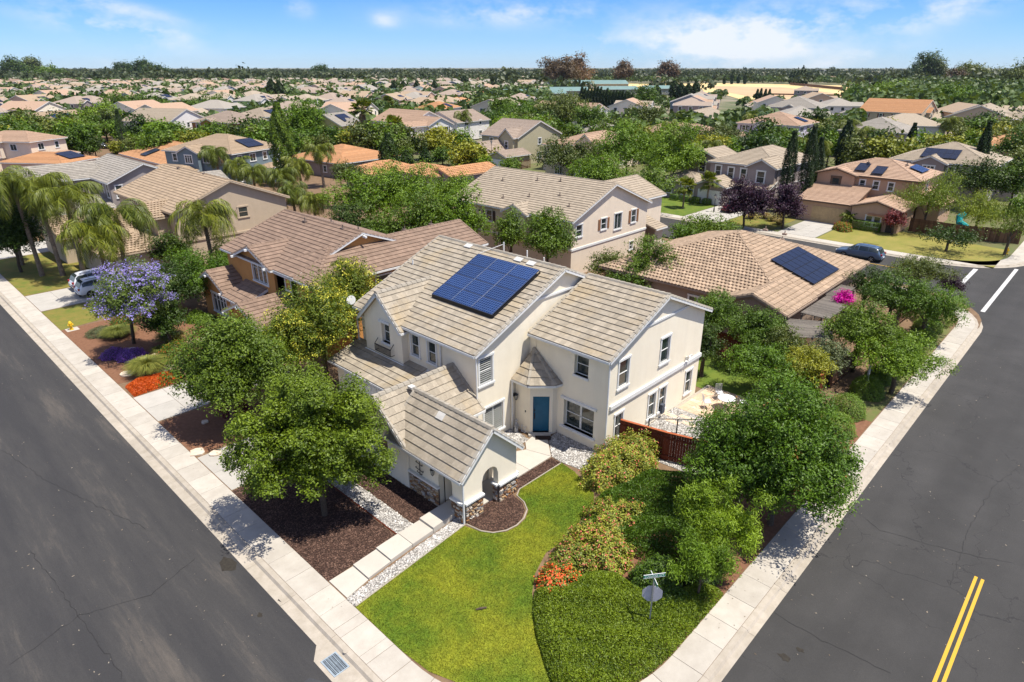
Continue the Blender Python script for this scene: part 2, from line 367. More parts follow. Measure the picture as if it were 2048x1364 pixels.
def block(H, x0, y0, x1, y1, ze, kind, pitch, z0=0.0, oh=.35, rk=.28, wins=(), walls='WSEN', style=None, e=.40, w=.33, cut=True, belt=None, wallH=True):
    """x0..y1 is the eave rectangle; roof kinds: x / y (gable, ridge along), hip, xhw (hip at west end), shedW (rises to +x), flat"""
    style = style or H['style']; sl = lambda O, U, V, poly: slope(H, O, U, V, poly, style, e, w)
    X, Y = x1 - x0, y1 - y0
    wx0, wy0, wx1, wy1 = x0 + oh, y0 + oh, x1 - oh, y1 - oh
    if kind == 'y': wy0, wy1 = y0 + rk, y1 - rk
    if kind == 'x': wx0, wx1 = x0 + rk, x1 - rk
    k = math.sqrt(1 + pitch * pitch)
    if kind == 'y':
        h = X / 2 * pitch; s = X / 2 * k; xm = (x0 + x1) / 2; zr = ze + h
        sl((x0, y1, ze), (0, -1, 0), (1, 0, pitch), [(0, 0), (Y, 0), (Y, s), (0, s)])
        sl((x1, y0, ze), (0, 1, 0), (-1, 0, pitch), [(0, 0), (Y, 0), (Y, s), (0, s)])
        caps(H, (xm, y0, zr), (xm, y1, zr), .26)
        for yy in (y0 + .06, y1 - .06):
            caps(H, (x0, yy, ze), (xm, yy, zr)); caps(H, (x1, yy, ze), (xm, yy, zr))
        for yy in (y0 - .015, y1 + .015):
            fascia(H, (x0, yy, ze), (xm, yy, zr), 'r'); fascia(H, (x1, yy, ze), (xm, yy, zr), 'r')
        fascia(H, (x0 - .04, y0, ze), (x0 - .04, y1, ze), 'eave'); fascia(H, (x1 + .04, y0, ze), (x1 + .04, y1, ze), 'eave')
    elif kind == 'x':
        h = Y / 2 * pitch; s = Y / 2 * k; ym = (y0 + y1) / 2; zr = ze + h
        sl((x0, y0, ze), (1, 0, 0), (0, 1, pitch), [(0, 0), (X, 0), (X, s), (0, s)])
        sl((x1, y1, ze), (-1, 0, 0), (0, -1, pitch), [(0, 0), (X, 0), (X, s), (0, s)])
        caps(H, (x0, ym, zr), (x1, ym, zr), .26)
        for xx in (x0 + .06, x1 - .06):
            caps(H, (xx, y0, ze), (xx, ym, zr)); caps(H, (xx, y1, ze), (xx, ym, zr))
        for xx in (x0 - .015, x1 + .015):
            fascia(H, (xx, y0, ze), (xx, ym, zr), 'r'); fascia(H, (xx, y1, ze), (xx, ym, zr), 'r')
        fascia(H, (x0, y0 - .04, ze), (x1, y0 - .04, ze), 'eave'); fascia(H, (x0, y1 + .04, ze), (x1, y1 + .04, ze), 'eave')
    elif kind in ('hip', 'xhw'):
        m = min(X, Y) / 2; h = m * pitch; s = m * k
        if kind == 'xhw':
            m = Y / 2; h = m * pitch; s = m * k; ra, rb = (x0 + m, y0 + m), (x1, y0 + m)
            pS = [(0, 0), (X, 0), (X, s), (m, s)]; pN = [(0, 0), (X, 0), (X - m, s), (0, s)]; pW = [(0, 0), (Y, 0), (m, s)]; pE = None
        elif X >= Y:
            ra, rb = (x0 + m, y0 + m), (x1 - m, y0 + m)
            pS = pN = [(0, 0), (X, 0), (X - m, s), (m, s)]; pW = pE = [(0, 0), (Y, 0), (m, s)]
        else:
            ra, rb = (x0 + m, y0 + m), (x0 + m, y1 - m)
            pS = pN = [(0, 0), (X, 0), (m, s)]; pW = pE = [(0, 0), (Y, 0), (Y - m, s), (m, s)]
        zr = ze + h
        sl((x0, y0, ze), (1, 0, 0), (0, 1, pitch), pS); sl((x1, y1, ze), (-1, 0, 0), (0, -1, pitch), pN)
        sl((x0, y1, ze), (0, -1, 0), (1, 0, pitch), pW)
        if pE: sl((x1, y0, ze), (0, 1, 0), (-1, 0, pitch), pE)
        A, B = (*ra, zr), (*rb, zr)
        if math.dist(A, B) > .3: caps(H, A, B, .26)
        c = [((x0, y0, ze), A), ((x1, y1, ze), B)] + ([((x0, y1, ze), A), ((x1, y0, ze), B)] if (X >= Y or kind == 'xhw') else [((x0, y1, ze), B), ((x1, y0, ze), A)])
        for a, b in c:
            if kind == 'xhw' and b is B: continue
            caps(H, a, b, .26)
        if kind == 'xhw':
            for yy in (y0, y1): fascia(H, (x1, yy, ze), B, 'r'); caps(H, (x1 - .06, yy, ze), (x1 - .06, ra[1], zr))
        fascia(H, (x0, y0 - .04, ze), (x1, y0 - .04, ze), 'eave'); fascia(H, (x0 - .04, y0, ze), (x0 - .04, y1, ze), 'eave')
        fascia(H, (x0, y1 + .04, ze), (x1, y1 + .04, ze), 'eave'); fascia(H, (x1 + .04, y0, ze), (x1 + .04, y1, ze), 'eave')
    elif kind == 'shedW':
        s = X * k; h = X * pitch; zr = ze + h
        sl((x0, y1, ze), (0, -1, 0), (1, 0, pitch), [(0, 0), (Y, 0), (Y, s), (0, s)]); fascia(H, (x0 - .04, y0, ze), (x0 - .04, y1, ze), 'eave')
        for yy in (y0, y1): fascia(H, (x0, yy, ze), (x1, yy, zr), 'r')
    elif kind == 'shedS':
        s = Y * k; h = Y * pitch; zr = ze + h
        sl((x0, y0, ze), (1, 0, 0), (0, 1, pitch), [(0, 0), (X, 0), (X, s), (0, s)]); fascia(H, (x0, y0 - .04, ze), (x1, y0 - .04, ze), 'eave')
    if not walls: return zr
    zt = ze + pitch * oh - .10; ends = {'S': ((wx0, wy0), wx1 - wx0), 'W': ((wx0, wy1), wy1 - wy0), 'E': ((wx1, wy0), wy1 - wy0), 'N': ((wx1, wy1), wx1 - wx0)}
    zg = zr - .14 * k
    for f in walls:
        P0, L = ends[f]; U, inn, ang = FACE[f]; holes = []
        for wn in wins:
            if wn[0] != f: continue
            _, c, za, ww, wh, st = wn[:6]; opt = wn[6] if len(wn) > 6 else {}
            u = (c - P0[0]) * U[0] if U[0] else (c - P0[1]) * U[1]
            if cut: holes.append((u - ww / 2, u + ww / 2, za, za + wh))
            H['wins'].append((P0[0] + U[0] * u, P0[1] + U[1] * u, za, ang, ww, wh, st, cut, opt))
        gab = None; ztop = zt
        if (kind == 'y' and f in 'SN') or (kind == 'x' and f in 'WE') or (kind == 'xhw' and f == 'E'): gab = (L / 2, zg)
        if kind == 'shedW' and f in 'SN':
            H['wall'].face([(wx0, P0[1], z0), (x1, P0[1], z0), (x1, P0[1], zr - .14), (wx0, P0[1], zt)]); continue
        rec = max([w_[6].get('rec', .09) for w_ in wins if w_[0] == f and len(w_) > 6] + [.09])
        wallface(H, P0, U, L, z0, ztop, gab, holes, inn, rec)
        if gab is not None: pass
    if belt is not None:
        b0, b1 = belt; H['trim'].bar((wx0 - .03, wy0 - .03, (b0 + b1) / 2), (wx1 + .03, wy0 - .03, (b0 + b1) / 2), .09, b1 - b0)
        H['trim'].bar((wx0 - .03, wy0, (b0 + b1) / 2), (wx0 - .03, wy1, (b0 + b1) / 2), .09, b1 - b0)
    return zr
# ---------------------------------------------------------------- windows
WM = {}
def win_meshes(w, h, st, cut, rec, trimw, wm, sill):
    key = (round(w, 2), round(h, 2), st, cut, rec, trimw, wm.name, sill)
    if key in WM: return WM[key]
    y = rec if cut else -.012; f = MB(); t = trimw; pr = -.045
    if t:
        f.box(-w / 2 - t, pr, 0, -w / 2, .0 if cut else .02, h); f.box(w / 2, pr, 0, w / 2 + t, .0 if cut else .02, h)
        f.box(-w / 2 - t - .03, pr - .025, h, w / 2 + t + .03, .0 if cut else .02, h + t * 1.15); 
    b = .045; yf0, yf1 = y - .03, y + .02
    f.box(-w / 2, yf0, 0, -w / 2 + b, yf1, h); f.box(w / 2 - b, yf0, 0, w / 2, yf1, h); f.box(-w / 2 + b, yf0, 0, w / 2 - b, yf1, b); f.box(-w / 2 + b, yf0, h - b, w / 2 - b, yf1, h)
    panes = []
    def vbar(x, ww=.05): f.box(x - ww / 2, yf0 - .004, b, x + ww / 2, yf1, h - b)
    def hbar(z, x0=-w / 2 + b, x1=w / 2 - b): f.box(x0, yf0 - .004, z - .02, x1, yf1, z + .02)
    cols = {'sh': 1, 'double': 2, 'slider': 2, 'triple': 3, 'quad': 4, 'fixed': 1, 'grid': 2}[st]
    xs = [-w / 2 + b + (w - 2 * b) * i / cols for i in range(cols + 1)]
    for x in xs[1:-1]: vbar(x, .13 if st in ('double', 'triple', 'quad') else .05)
    for i in range(cols):
        if st in ('sh', 'double', 'grid'):
            hbar(h / 2, xs[i], xs[i + 1]); panes += [(xs[i], xs[i + 1], b, h / 2), (xs[i], xs[i + 1], h / 2, h - b)]
        else: panes.append((xs[i], xs[i + 1], b, h - b))
    if st in ('triple', 'quad'): hbar(h * .72)
    p = MB()
    for (a, c, d, e) in panes: p.box(a, y, d, c, y + .012, e)
    s = None
    if sill:
        s = MB(); s.box(-w / 2 - t - .05, pr - .045, -.12, w / 2 + t + .05, y if cut else .02, -.0)
        s = s.mesh('sill', wm)
    WM[key] = (f.mesh('window', wm), p.mesh('pane', glass), s); return WM[key]
SHUT = {}
def add_windows(H, T, wm=None, name='window'):
    off = np.array(OFF.get(T.name, (0, 0, 0)))
    for (x, y, z, ang, w, h, st, cut, opt) in H['wins']:
        m = opt.get('mat', wm or white)
        fm, pm, sm = win_meshes(w, h, st, cut, opt.get('rec', .07), opt.get('trim', .11), m, opt.get('sill', True))
        o = place(name, fm, T, Matrix.Translation((x - off[0], y - off[1], z - off[2])) @ Matrix.Rotation(ang, 4, 'Z'))
        place('pane', pm, o, Matrix.Identity(4))
        if sm: place('sill', sm, o, Matrix.Identity(4))
        if opt.get('shut'):
            cm = opt['shut']; key = (round(h, 2), cm.name)
            if key not in SHUT:
                s = MB(); s.box(-.2, -.05, 0, .2, 0.02, h)
                for i in range(int(h / .09)): s.box(-.16, -.065, .05 + i * .09, .16, -.05, .10 + i * .09)
                SHUT[key] = s.mesh('shutter', cm)
            for sx in (-1, 1): place('shutter', SHUT[key], o, Matrix.Translation((sx * (w / 2 + .33), 0, 0)))
        if opt.get('blind'):
            bm_ = MB(); n = int(h / .075)
            for i in range(n): bm_.box(-w / 2 + .06, .10, .05 + i * (h - .1) / n, w / 2 - .06, .135, .05 + i * (h - .1) / n + .045)
            pass
def finish(H, T, wallm, roofm, trimm=None, winmat=None, capm=None, deckm=None, smooth=False):
    if H['wall'].f: H['wall'].build('wall', wallm, T)
    r = H['deck'].build('roof', deckm or roofm, T)
    OFF[r.name] = OFF.get(T.name, (0, 0, 0))
    flush_pieces(H, T, roofm, r)
    if H['tiles'].f: o = H['tiles'].build('roof_tiles', roofm, r, kind='stuff')
    if H['caps'].f: o = H['caps'].build('ridge_tiles', capm or roofm, r, kind='stuff')
    if H['trim'].f: H['trim'].build('fascia', trimm or white, T)
    add_windows(H, T, winmat)
# solar array lying on a plane: nx x ny modules
PANM = {}
cellm = None
def solar_mats():
    global cellm
    if cellm: return
    def extra_blue(t, L, tcn, cur, mul):
        br = N(t, 'ShaderNodeTexBrick'); br.offset = 0; br.inputs['Scale'].default_value = 1; br.inputs['Mortar Size'].default_value = .014; br.inputs['Brick Width'].default_value = .164; br.inputs['Row Height'].default_value = .164
        br.inputs['Color1'].default_value = (.003, .017, .075, 1); br.inputs['Color2'].default_value = (.005, .027, .11, 1); br.inputs['Mortar'].default_value = (.09, .13, .24, 1)
        L(tcn.outputs['Object'], br.inputs['Vector']); return mul(br.outputs[0], N(t, 'ShaderNodeObjectInfo').outputs['Random'], .12)
    def extra_blk(t, L, tcn, cur, mul):
        br = N(t, 'ShaderNodeTexBrick'); br.offset = 0; br.inputs['Scale'].default_value = 1; br.inputs['Mortar Size'].default_value = .006; br.inputs['Brick Width'].default_value = .16; br.inputs['Row Height'].default_value = .16
        br.inputs['Color1'].default_value = (.009, .012, .026, 1); br.inputs['Color2'].default_value = (.012, .016, .034, 1); br.inputs['Mortar'].default_value = (.05, .06, .09, 1)
        L(tcn.outputs['Object'], br.inputs['Vector']); return br.outputs[0]
    mat('solar_cells_blue', (.01, .04, .2), rough=.4, spec=.06, extra=extra_blue); mat('solar_cells_dark', (.01, .015, .04), rough=.3, spec=.2, extra=extra_blk)
    mat('aluminium_frame', (.6, .6, .6), rough=.4, metal=.3); mat('navy_frame', (.05, .065, .11), rough=.5); mat('black_frame', (.012, .012, .014), rough=.5)
    cellm = True
def solar(T, O, U, V, cols, rows, pw, ph, label=None, dark=True, lift=.14, name='solar_panel', rails=False):
    """modules are parts of the array thing T"""
    solar_mats(); U, V = vn(U), vn(V); Nn = np.cross(U, V)
    if Nn[2] < 0: Nn = -Nn
    key = (pw, ph, dark)
    if key not in PANM:
        a = MB(); a.box(.025, .025, .0, pw - .025, ph - .025, .036); b = MB()
        for q in ((0, 0, pw, .022), (0, ph - .022, pw, ph), (0, .022, .022, ph - .022), (pw - .022, .022, pw, ph - .022)): b.box(q[0], q[1], -.005, q[2], q[3], .04)
        PANM[key] = (a.mesh('cells', MATS['solar_cells_dark' if dark else 'solar_cells_blue']), b.mesh('solar_panel', MATS['black_frame' if dark else 'navy_frame']))
    off = np.array(OFF.get(T.name, (0, 0, 0)))
    for i in range(cols):
        for j in range(rows):
            c = np.array(O) + U * i * (pw + .015) + V * j * (ph + .015) + Nn * lift - off
            o = place(name, PANM[key][1], T, Matrix(((U[0], V[0], Nn[0], c[0]), (U[1], V[1], Nn[1], c[1]), (U[2], V[2], Nn[2], c[2]), (0, 0, 0, 1))))
            place('cells', PANM[key][0], o, Matrix.Identity(4))
# ---------------------------------------------------------------- foliage
def npmesh(name, V, F4, rnd, mats, tri=False):
    """V (n,3); F4 (m,3|4) int; rnd (m)"""
    me = D.meshes.new(name); n, m = len(V), len(F4); k = F4.shape[1]
    me.vertices.add(n); me.vertices.foreach_set('co', V.astype(np.float32).ravel())
    me.loops.add(m * k); me.loops.foreach_set('vertex_index', F4.astype(np.int32).ravel())
    me.polygons.add(m); me.polygons.foreach_set('loop_start', np.arange(0, m * k, k, dtype=np.int32))
    me.update(calc_edges=True)
    a = me.attributes.new('rnd', 'FLOAT', 'FACE'); a.data.foreach_set('value', rnd.astype(np.float32))
    for q in (mats if isinstance(mats, (list, tuple)) else [mats]): me.materials.append(q)
    return me
def norm(a): return a / (np.linalg.norm(a, axis=1, keepdims=True) + 1e-9)
def leaves(rs, C, Nm, L, Wd, rnd, fold=.18, droop=0.0):
    """leaf diamonds folded on the midrib"""
    n = len(C); a = rs.normal(size=(n, 3)); a -= Nm * np.sum(a * Nm, 1, keepdims=True); a[:, 2] -= droop; a = norm(a); s = norm(np.cross(Nm, a))
    L = np.broadcast_to(L, (n,))[:, None]; Wd = np.broadcast_to(Wd, (n,))[:, None]
    b = C - a * L / 2; t = C + a * L / 2; m = C - a * L * .05; l = m - s * Wd / 2 + Nm * Wd * fold; r = m + s * Wd / 2 + Nm * Wd * fold
    V = np.stack([b, r, t, l], 1).reshape(-1, 3); i = np.arange(n)[:, None] * 4
    F = np.concatenate([i + [0, 1, 2], i + [0, 2, 3]], 1).reshape(-1, 3)
    return V, F, np.repeat(rnd, 2)
def clump_centres(rs, n, rx, ry, rz, flat=.0, shell=.55, lump=.22, top=True):
    d = norm(rs.normal(size=(n, 3)))
    if flat: d[:, 2] = np.where(d[:, 2] < -flat, -flat * rs.random(n), d[:, 2])
    ph = rs.random(6) * 6.28
    k = 1 + lump * (np.sin(3 * np.arctan2(d[:, 1], d[:, 0]) + ph[0]) * .5 + np.sin(5 * np.arctan2(d[:, 1], d[:, 0]) + ph[1] + 3 * d[:, 2]) * .5 + .4 * np.sin(4 * d[:, 2] + ph[2]))
    r = (shell + (1 - shell) * rs.random(n) ** .5) * k
    return d * r[:, None] * np.array([rx, ry, rz]), d
def crown_mesh(name, seed, rx, ry, rz, nclump, nleaf, leaf, m, asp=.5, cr=None, flat=.35, shell=.55, lump=.22, up=.5, droop=0., inner=.12, tip=0., fl=None, cflat=.75, clr=.5):
    rs = np.random.default_rng(seed); cc, d = clump_centres(rs, nclump, rx, ry, rz, flat, shell, lump)
    cr = cr or .34 * (rx * ry * rz) ** (1 / 3); crs = cr * (.6 + .7 * rs.random(nclump))
    # twigs: small sprays of leaves sitting on the clumps
    nt_ = max(20, int(nleaf / 9)); w = crs ** 2; ti = rs.choice(nclump, nt_, p=w / w.sum())
    q = norm(rs.normal(size=(nt_, 3))); q[:, 2] = q[:, 2] * .8 + .22; q = norm(q); rr = (1 - inner * 2 * rs.random(nt_) ** 2)
    TP_ = cc[ti] + q * (crs[ti] * rr)[:, None] * np.array([1, 1, cflat]); ct = rs.random(nclump); tt = rs.random(nt_); tdir = norm(rs.normal(size=(nt_, 3)) * .6 + q)
    idx = rs.integers(0, nt_, nleaf); k_ = rs.random(nleaf); sp = leaf * 1.25
    P = TP_[idx] + tdir[idx] * ((k_ - .35) * sp * 2.0)[:, None] + rs.normal(size=(nleaf, 3)) * sp * .55
    Nm = norm(q[idx] * .6 + rs.normal(size=(nleaf, 3)) * .42 + np.array([0, 0, up]))
    rnd = np.clip(.08 + .26 * ct[ti][idx] * clr * 2 + .22 * tt[idx] + .24 * rs.random(nleaf) + tip * (q[idx][:, 2] - .2), 0, .8)
    if fl is not None:
        k = (tt[idx] < fl * (.35 + 1.3 * (ct[ti][idx] > .45))) & (q[idx][:, 2] > -.15) & (rs.random(nleaf) < .85); rnd[k] = .95
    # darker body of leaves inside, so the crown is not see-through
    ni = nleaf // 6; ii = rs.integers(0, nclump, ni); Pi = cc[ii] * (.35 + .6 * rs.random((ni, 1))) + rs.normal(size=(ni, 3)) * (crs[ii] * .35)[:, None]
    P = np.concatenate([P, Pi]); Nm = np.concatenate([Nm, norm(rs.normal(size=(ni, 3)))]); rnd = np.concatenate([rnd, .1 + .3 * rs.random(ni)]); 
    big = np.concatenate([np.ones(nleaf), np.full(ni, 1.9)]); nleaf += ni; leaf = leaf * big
    V, F, R = leaves(rs, P, Nm, leaf * (.7 + .6 * rs.random(nleaf)), leaf * asp * (.7 + .6 * rs.random(nleaf)), rnd, droop=droop)
    return npmesh(name, V, F, R, m), cc
def limbs(seed, base, top, cc, r0, n=9, nseg=4, side=7):
    rs = random.Random(seed); mb = MB(); base, top = np.array(base, float), np.array(top, float)
    P = [base + (top - base) * i / 4 + np.array([rs.uniform(-1, 1), rs.uniform(-1, 1), 0]) * r0 * .5 * (i > 0) for i in range(5)]
    mb.tube([base + (0, 0, -.1)] + P, [r0 * 1.35] + [r0 * (1.15 - .35 * i / 4) for i in range(5)], side)
    order = list(range(len(cc))); rs.shuffle(order)
    for k in order[:n]:
        c = cc[k]; t = rs.uniform(.45, 1); s = base + (top - base) * t; mid = s + (c - s) * .5 + np.array([rs.uniform(-.3, .3), rs.uniform(-.3, .3), rs.uniform(.1, .5)]) * np.linalg.norm(c - s) * .25
        rr = r0 * rs.uniform(.3, .5); mb.tube([s, s + (mid - s) * .5, mid, c], [rr, rr * .8, rr * .55, rr * .2], 5)
        for j in range(2):
            e = c + np.array([rs.uniform(-1, 1), rs.uniform(-1, 1), rs.uniform(-.2, .8)]) * np.linalg.norm(c - s) * .3
            mb.tube([mid, (mid + e) / 2, e], [rr * .4, rr * .28, rr * .1], 4)
    return mb
LF = {
 'maple': ((0.0255, 0.0585, 0.0030), (0.2208, 0.2944, 0.0110)), 'dark': ((0.0067, 0.0210, 0.0023), (0.0598, 0.1104, 0.0064)), 'mid': ((0.0150, 0.0420, 0.0030), (0.1334, 0.2208, 0.0092)),
 'bright': ((0.0225, 0.0638, 0.0037), (0.1840, 0.2990, 0.0092)), 'yellow': ((0.0525, 0.0825, 0.0045), (0.3496, 0.3496, 0.0230)), 'olive': ((0.0263, 0.0435, 0.0075), (0.1472, 0.1840, 0.0276)),
 'pistache': ((0.0165, 0.0495, 0.0030), (0.1656, 0.2760, 0.0083)), 'grey': ((0.0375, 0.0525, 0.0263), (0.1656, 0.2024, 0.0828)), 'plum': ((0.0075, 0.0037, 0.0090), (0.0690, 0.0276, 0.0552)),
 'cypress': ((0.0045, 0.0135, 0.0030), (0.0350, 0.0690, 0.0092)), 'brown': ((0.0525, 0.0360, 0.0180), (0.1840, 0.1150, 0.0598)), 'willow': ((0.0525, 0.0900, 0.0075), (0.2760, 0.3496, 0.0368)),
 'palm': ((0.0225, 0.0450, 0.0045), (0.1978, 0.2300, 0.0202)), 'juniper': ((0.0263, 0.0600, 0.0037), (0.2484, 0.3312, 0.0166)), 'redleaf': ((0.0375, 0.0075, 0.0075), (0.2576, 0.0460, 0.0460))}
def LM(k, fl=None, name=None):
    c = LF[k]; nm = 'foliage_' + (name or k); return leafmat(nm, c[0], c[1], fl)
def tree(label, P, r, rz, hc, kind, nleaf=9000, nclump=60, leaf=.16, base=None, cat='tree', name='tree', group=None, seed=None, trunk=.14, fl=None, mname=None, lm=None, barkm=None, nl=10, crownname='crown', ry=None, **kw):
    seed = seed if seed is not None else int(abs(P[0] * 131 + P[1] * 17)) + 1
    bx, by = (P[0], P[1]) if base is None else (base[0], base[1])
    T = thing(name, label, cat, (bx, by, kw.pop('gz', 0.0)), 0, group)
    m = lm or LM(kind, fl, mname)
    me, cc = crown_mesh(crownname, seed, r, ry or r, rz, nclump, nleaf, leaf * 1.12, m, fl=fl, **kw)
    o = D.objects.new(crownname, me); COL.objects.link(o); o.parent = T; o.location = (P[0] - bx, P[1] - by, hc)
    ctr = np.array([P[0] - bx, P[1] - by, hc])
    mb = limbs(seed, (0, 0, 0), ctr * .5 + np.array([0, 0, (hc - rz * .4) * .5]), cc * .8 + ctr, trunk, nl)
    mb.build('trunk', barkm or bark, T, off=(0, 0, 0))
    return T
def treepx(label, px, py, hc, rw, rh, kind, **kw):
    """crown centre seen at px,py when it stands hc metres high"""
    P = at(px, py, hc); d = depth(P); k_ = kw.pop('fit', .93); r = k_ * rw * d / FPX; rz = k_ * rh * d / FPX
    return tree(label, P, r, min(rz, hc * 1.02), hc, kind, **kw)
def shrub_mesh(name, seed, rx, ry, h, nleaf, leaf, m, asp=.6, lump=.12, dense=1.0, fl=None, up=.6, nclump=26):
    rs = np.random.default_rng(seed); d = norm(rs.normal(size=(nleaf, 3))); d[:, 2] = np.abs(d[:, 2])
    ph = rs.random(5) * 6.28; az = np.arctan2(d[:, 1], d[:, 0])
    k = 1 + lump * (np.sin(3 * az + ph[0]) * .6 + np.sin(7 * az + 6 * d[:, 2] + ph[1]) * .5 + np.sin(11 * az - 9 * d[:, 2] + ph[2]) * .4)
    r = k * (1 - .28 * rs.random(nleaf) ** 2.2); P = d * r[:, None] * np.array([rx, ry, h]) + rs.normal(size=d.shape) * leaf * .45
    P[:, 2] = np.maximum(P[:, 2], .03)
    Nm = norm(d * .8 + rs.normal(size=d.shape) * .5 + np.array([0, 0, up])); rnd = np.clip(.15 + .5 * rs.random(nleaf) + .12 * np.sin(9 * az + 7 * d[:, 2]), 0, .8)
    if fl is not None: rnd[(rs.random(nleaf) < fl) & (r > .85)] = .95
    V, F, R = leaves(rs, P, Nm, leaf * (.7 + .6 * rs.random(nleaf)), leaf * asp * (.7 + .6 * rs.random(nleaf)), rnd)
    return npmesh(name, V, F, R, m)
def shrub(label, x, y, r, h, kind, nleaf=2500, leaf=.09, ry=None, name='shrub', cat='shrub', group=None, seed=None, fl=None, flc=None, mname=None, z=0.0, lm=None, **kw):
    seed = seed if seed is not None else int(abs(x * 77 + y * 13)) + 3
    T = thing(name, label, cat, (x, y, z), 0, group)
    me = shrub_mesh('foliage', seed, r, ry or r, h, nleaf, leaf, lm or LM(kind, flc, mname), fl=fl, **kw)
    o = D.objects.new('foliage', me); COL.objects.link(o); o.parent = T
    mb = MB(); rs = random.Random(seed)
    for i in range(6):
        a = rs.uniform(0, 6.28); q = rs.uniform(.3, .7); mb.tube([(0, 0, -.05), (math.cos(a) * r * q * .4, math.sin(a) * r * q * .4, h * .35), (math.cos(a) * r * q, math.sin(a) * r * q, h * .75)], [.03, .022, .01], 5)
    mb.build('stem', bark, T, off=(0, 0, 0))
    return T
# ----- palms
PALM = {}
def frond(rs, V, F, R, base, az, el, L, nleaf, ll, droop, twist=0, dead=False, w=.05):
    """feather frond: arching rachis with hanging leaflets"""
    n = 10; P = []; p = np.array(base, float); e = el
    for i in range(n + 1):
        P.append(p.copy()); st = L / n; p = p + np.array([math.cos(az) * math.cos(e), math.sin(az) * math.cos(e), math.sin(e)]) * st; e -= droop / n * (1 + i * .12)
    P = np.array(P); side = np.array([-math.sin(az), math.cos(az), 0])
    for i in range(nleaf):
        t = .12 + .86 * i / nleaf; k = t * n; j = int(k); q = P[j] + (P[min(j + 1, n)] - P[j]) * (k - j); d = P[min(j + 1, n)] - P[max(j - 1, 0)]; d = d / np.linalg.norm(d)
        l = ll * (.45 + 1.1 * math.sin(math.pi * min(1, t * .9 + .08))) * rs.uniform(.8, 1.15)
        for sgn in (-1, 1):
            dr = side * sgn * rs.uniform(.55, .85) + d * .55 + np.array([0, 0, rs.uniform(-.75, -.1)]); dr = dr / np.linalg.norm(dr)
            mid = q + dr * l * .55; end = q + (dr * .8 + np.array([0, 0, -.55])) * l; wv = d * w * .5
            b = len(V); V += [q - wv, q + wv, mid + wv * 1.1, mid - wv * 1.1, end]; F.append((b, b + 1, b + 2)); F.append((b, b + 2, b + 3)); F.append((b + 3, b + 2, b + 4)); c = rs.uniform(.1, .75); R += [c, c, c]
    for i in range(n):   # rachis
        wv = side * .025 * (1 - i / n * .7); b = len(V); V += [P[i] - wv, P[i] + wv, P[i + 1] + wv * .9, P[i + 1] - wv * .9]; F += [(b, b + 1, b + 2), (b, b + 2, b + 3)]; R += [.75, .75]
def fan(rs, V, F, R, base, az, el, L, fr, nb, droop=.3, split=.55):
    """palmate leaf on a petiole"""
    d = np.array([math.cos(az) * math.cos(el), math.sin(az) * math.cos(el), math.sin(el)]); side = np.array([-math.sin(az), math.cos(az), 0]); upv = np.cross(side, d) * -1
    c = np.array(base) + d * L; b = len(V); wv = side * .02; V += [np.array(base) - wv, np.array(base) + wv, c + wv, c - wv]; F += [(b, b + 1, b + 2), (b, b + 2, b + 3)]; R += [.6, .6]
    for i in range(nb):
        a = -1.9 + 3.8 * i / (nb - 1); v = d * math.cos(a) + side * math.sin(a); l = fr * (1 - .18 * abs(a)); w2 = fr * .085
        ax = np.cross(v, upv); m = c + v * l * split; e = c + v * l + np.array([0, 0, -droop * l * rs.uniform(.5, 1.3)]); b = len(V)
        V += [c, m + ax * w2, e, m - ax * w2]; F += [(b, b + 1, b + 2), (b, b + 2, b + 3)]; q = rs.uniform(.15, .8); R += [q, q]
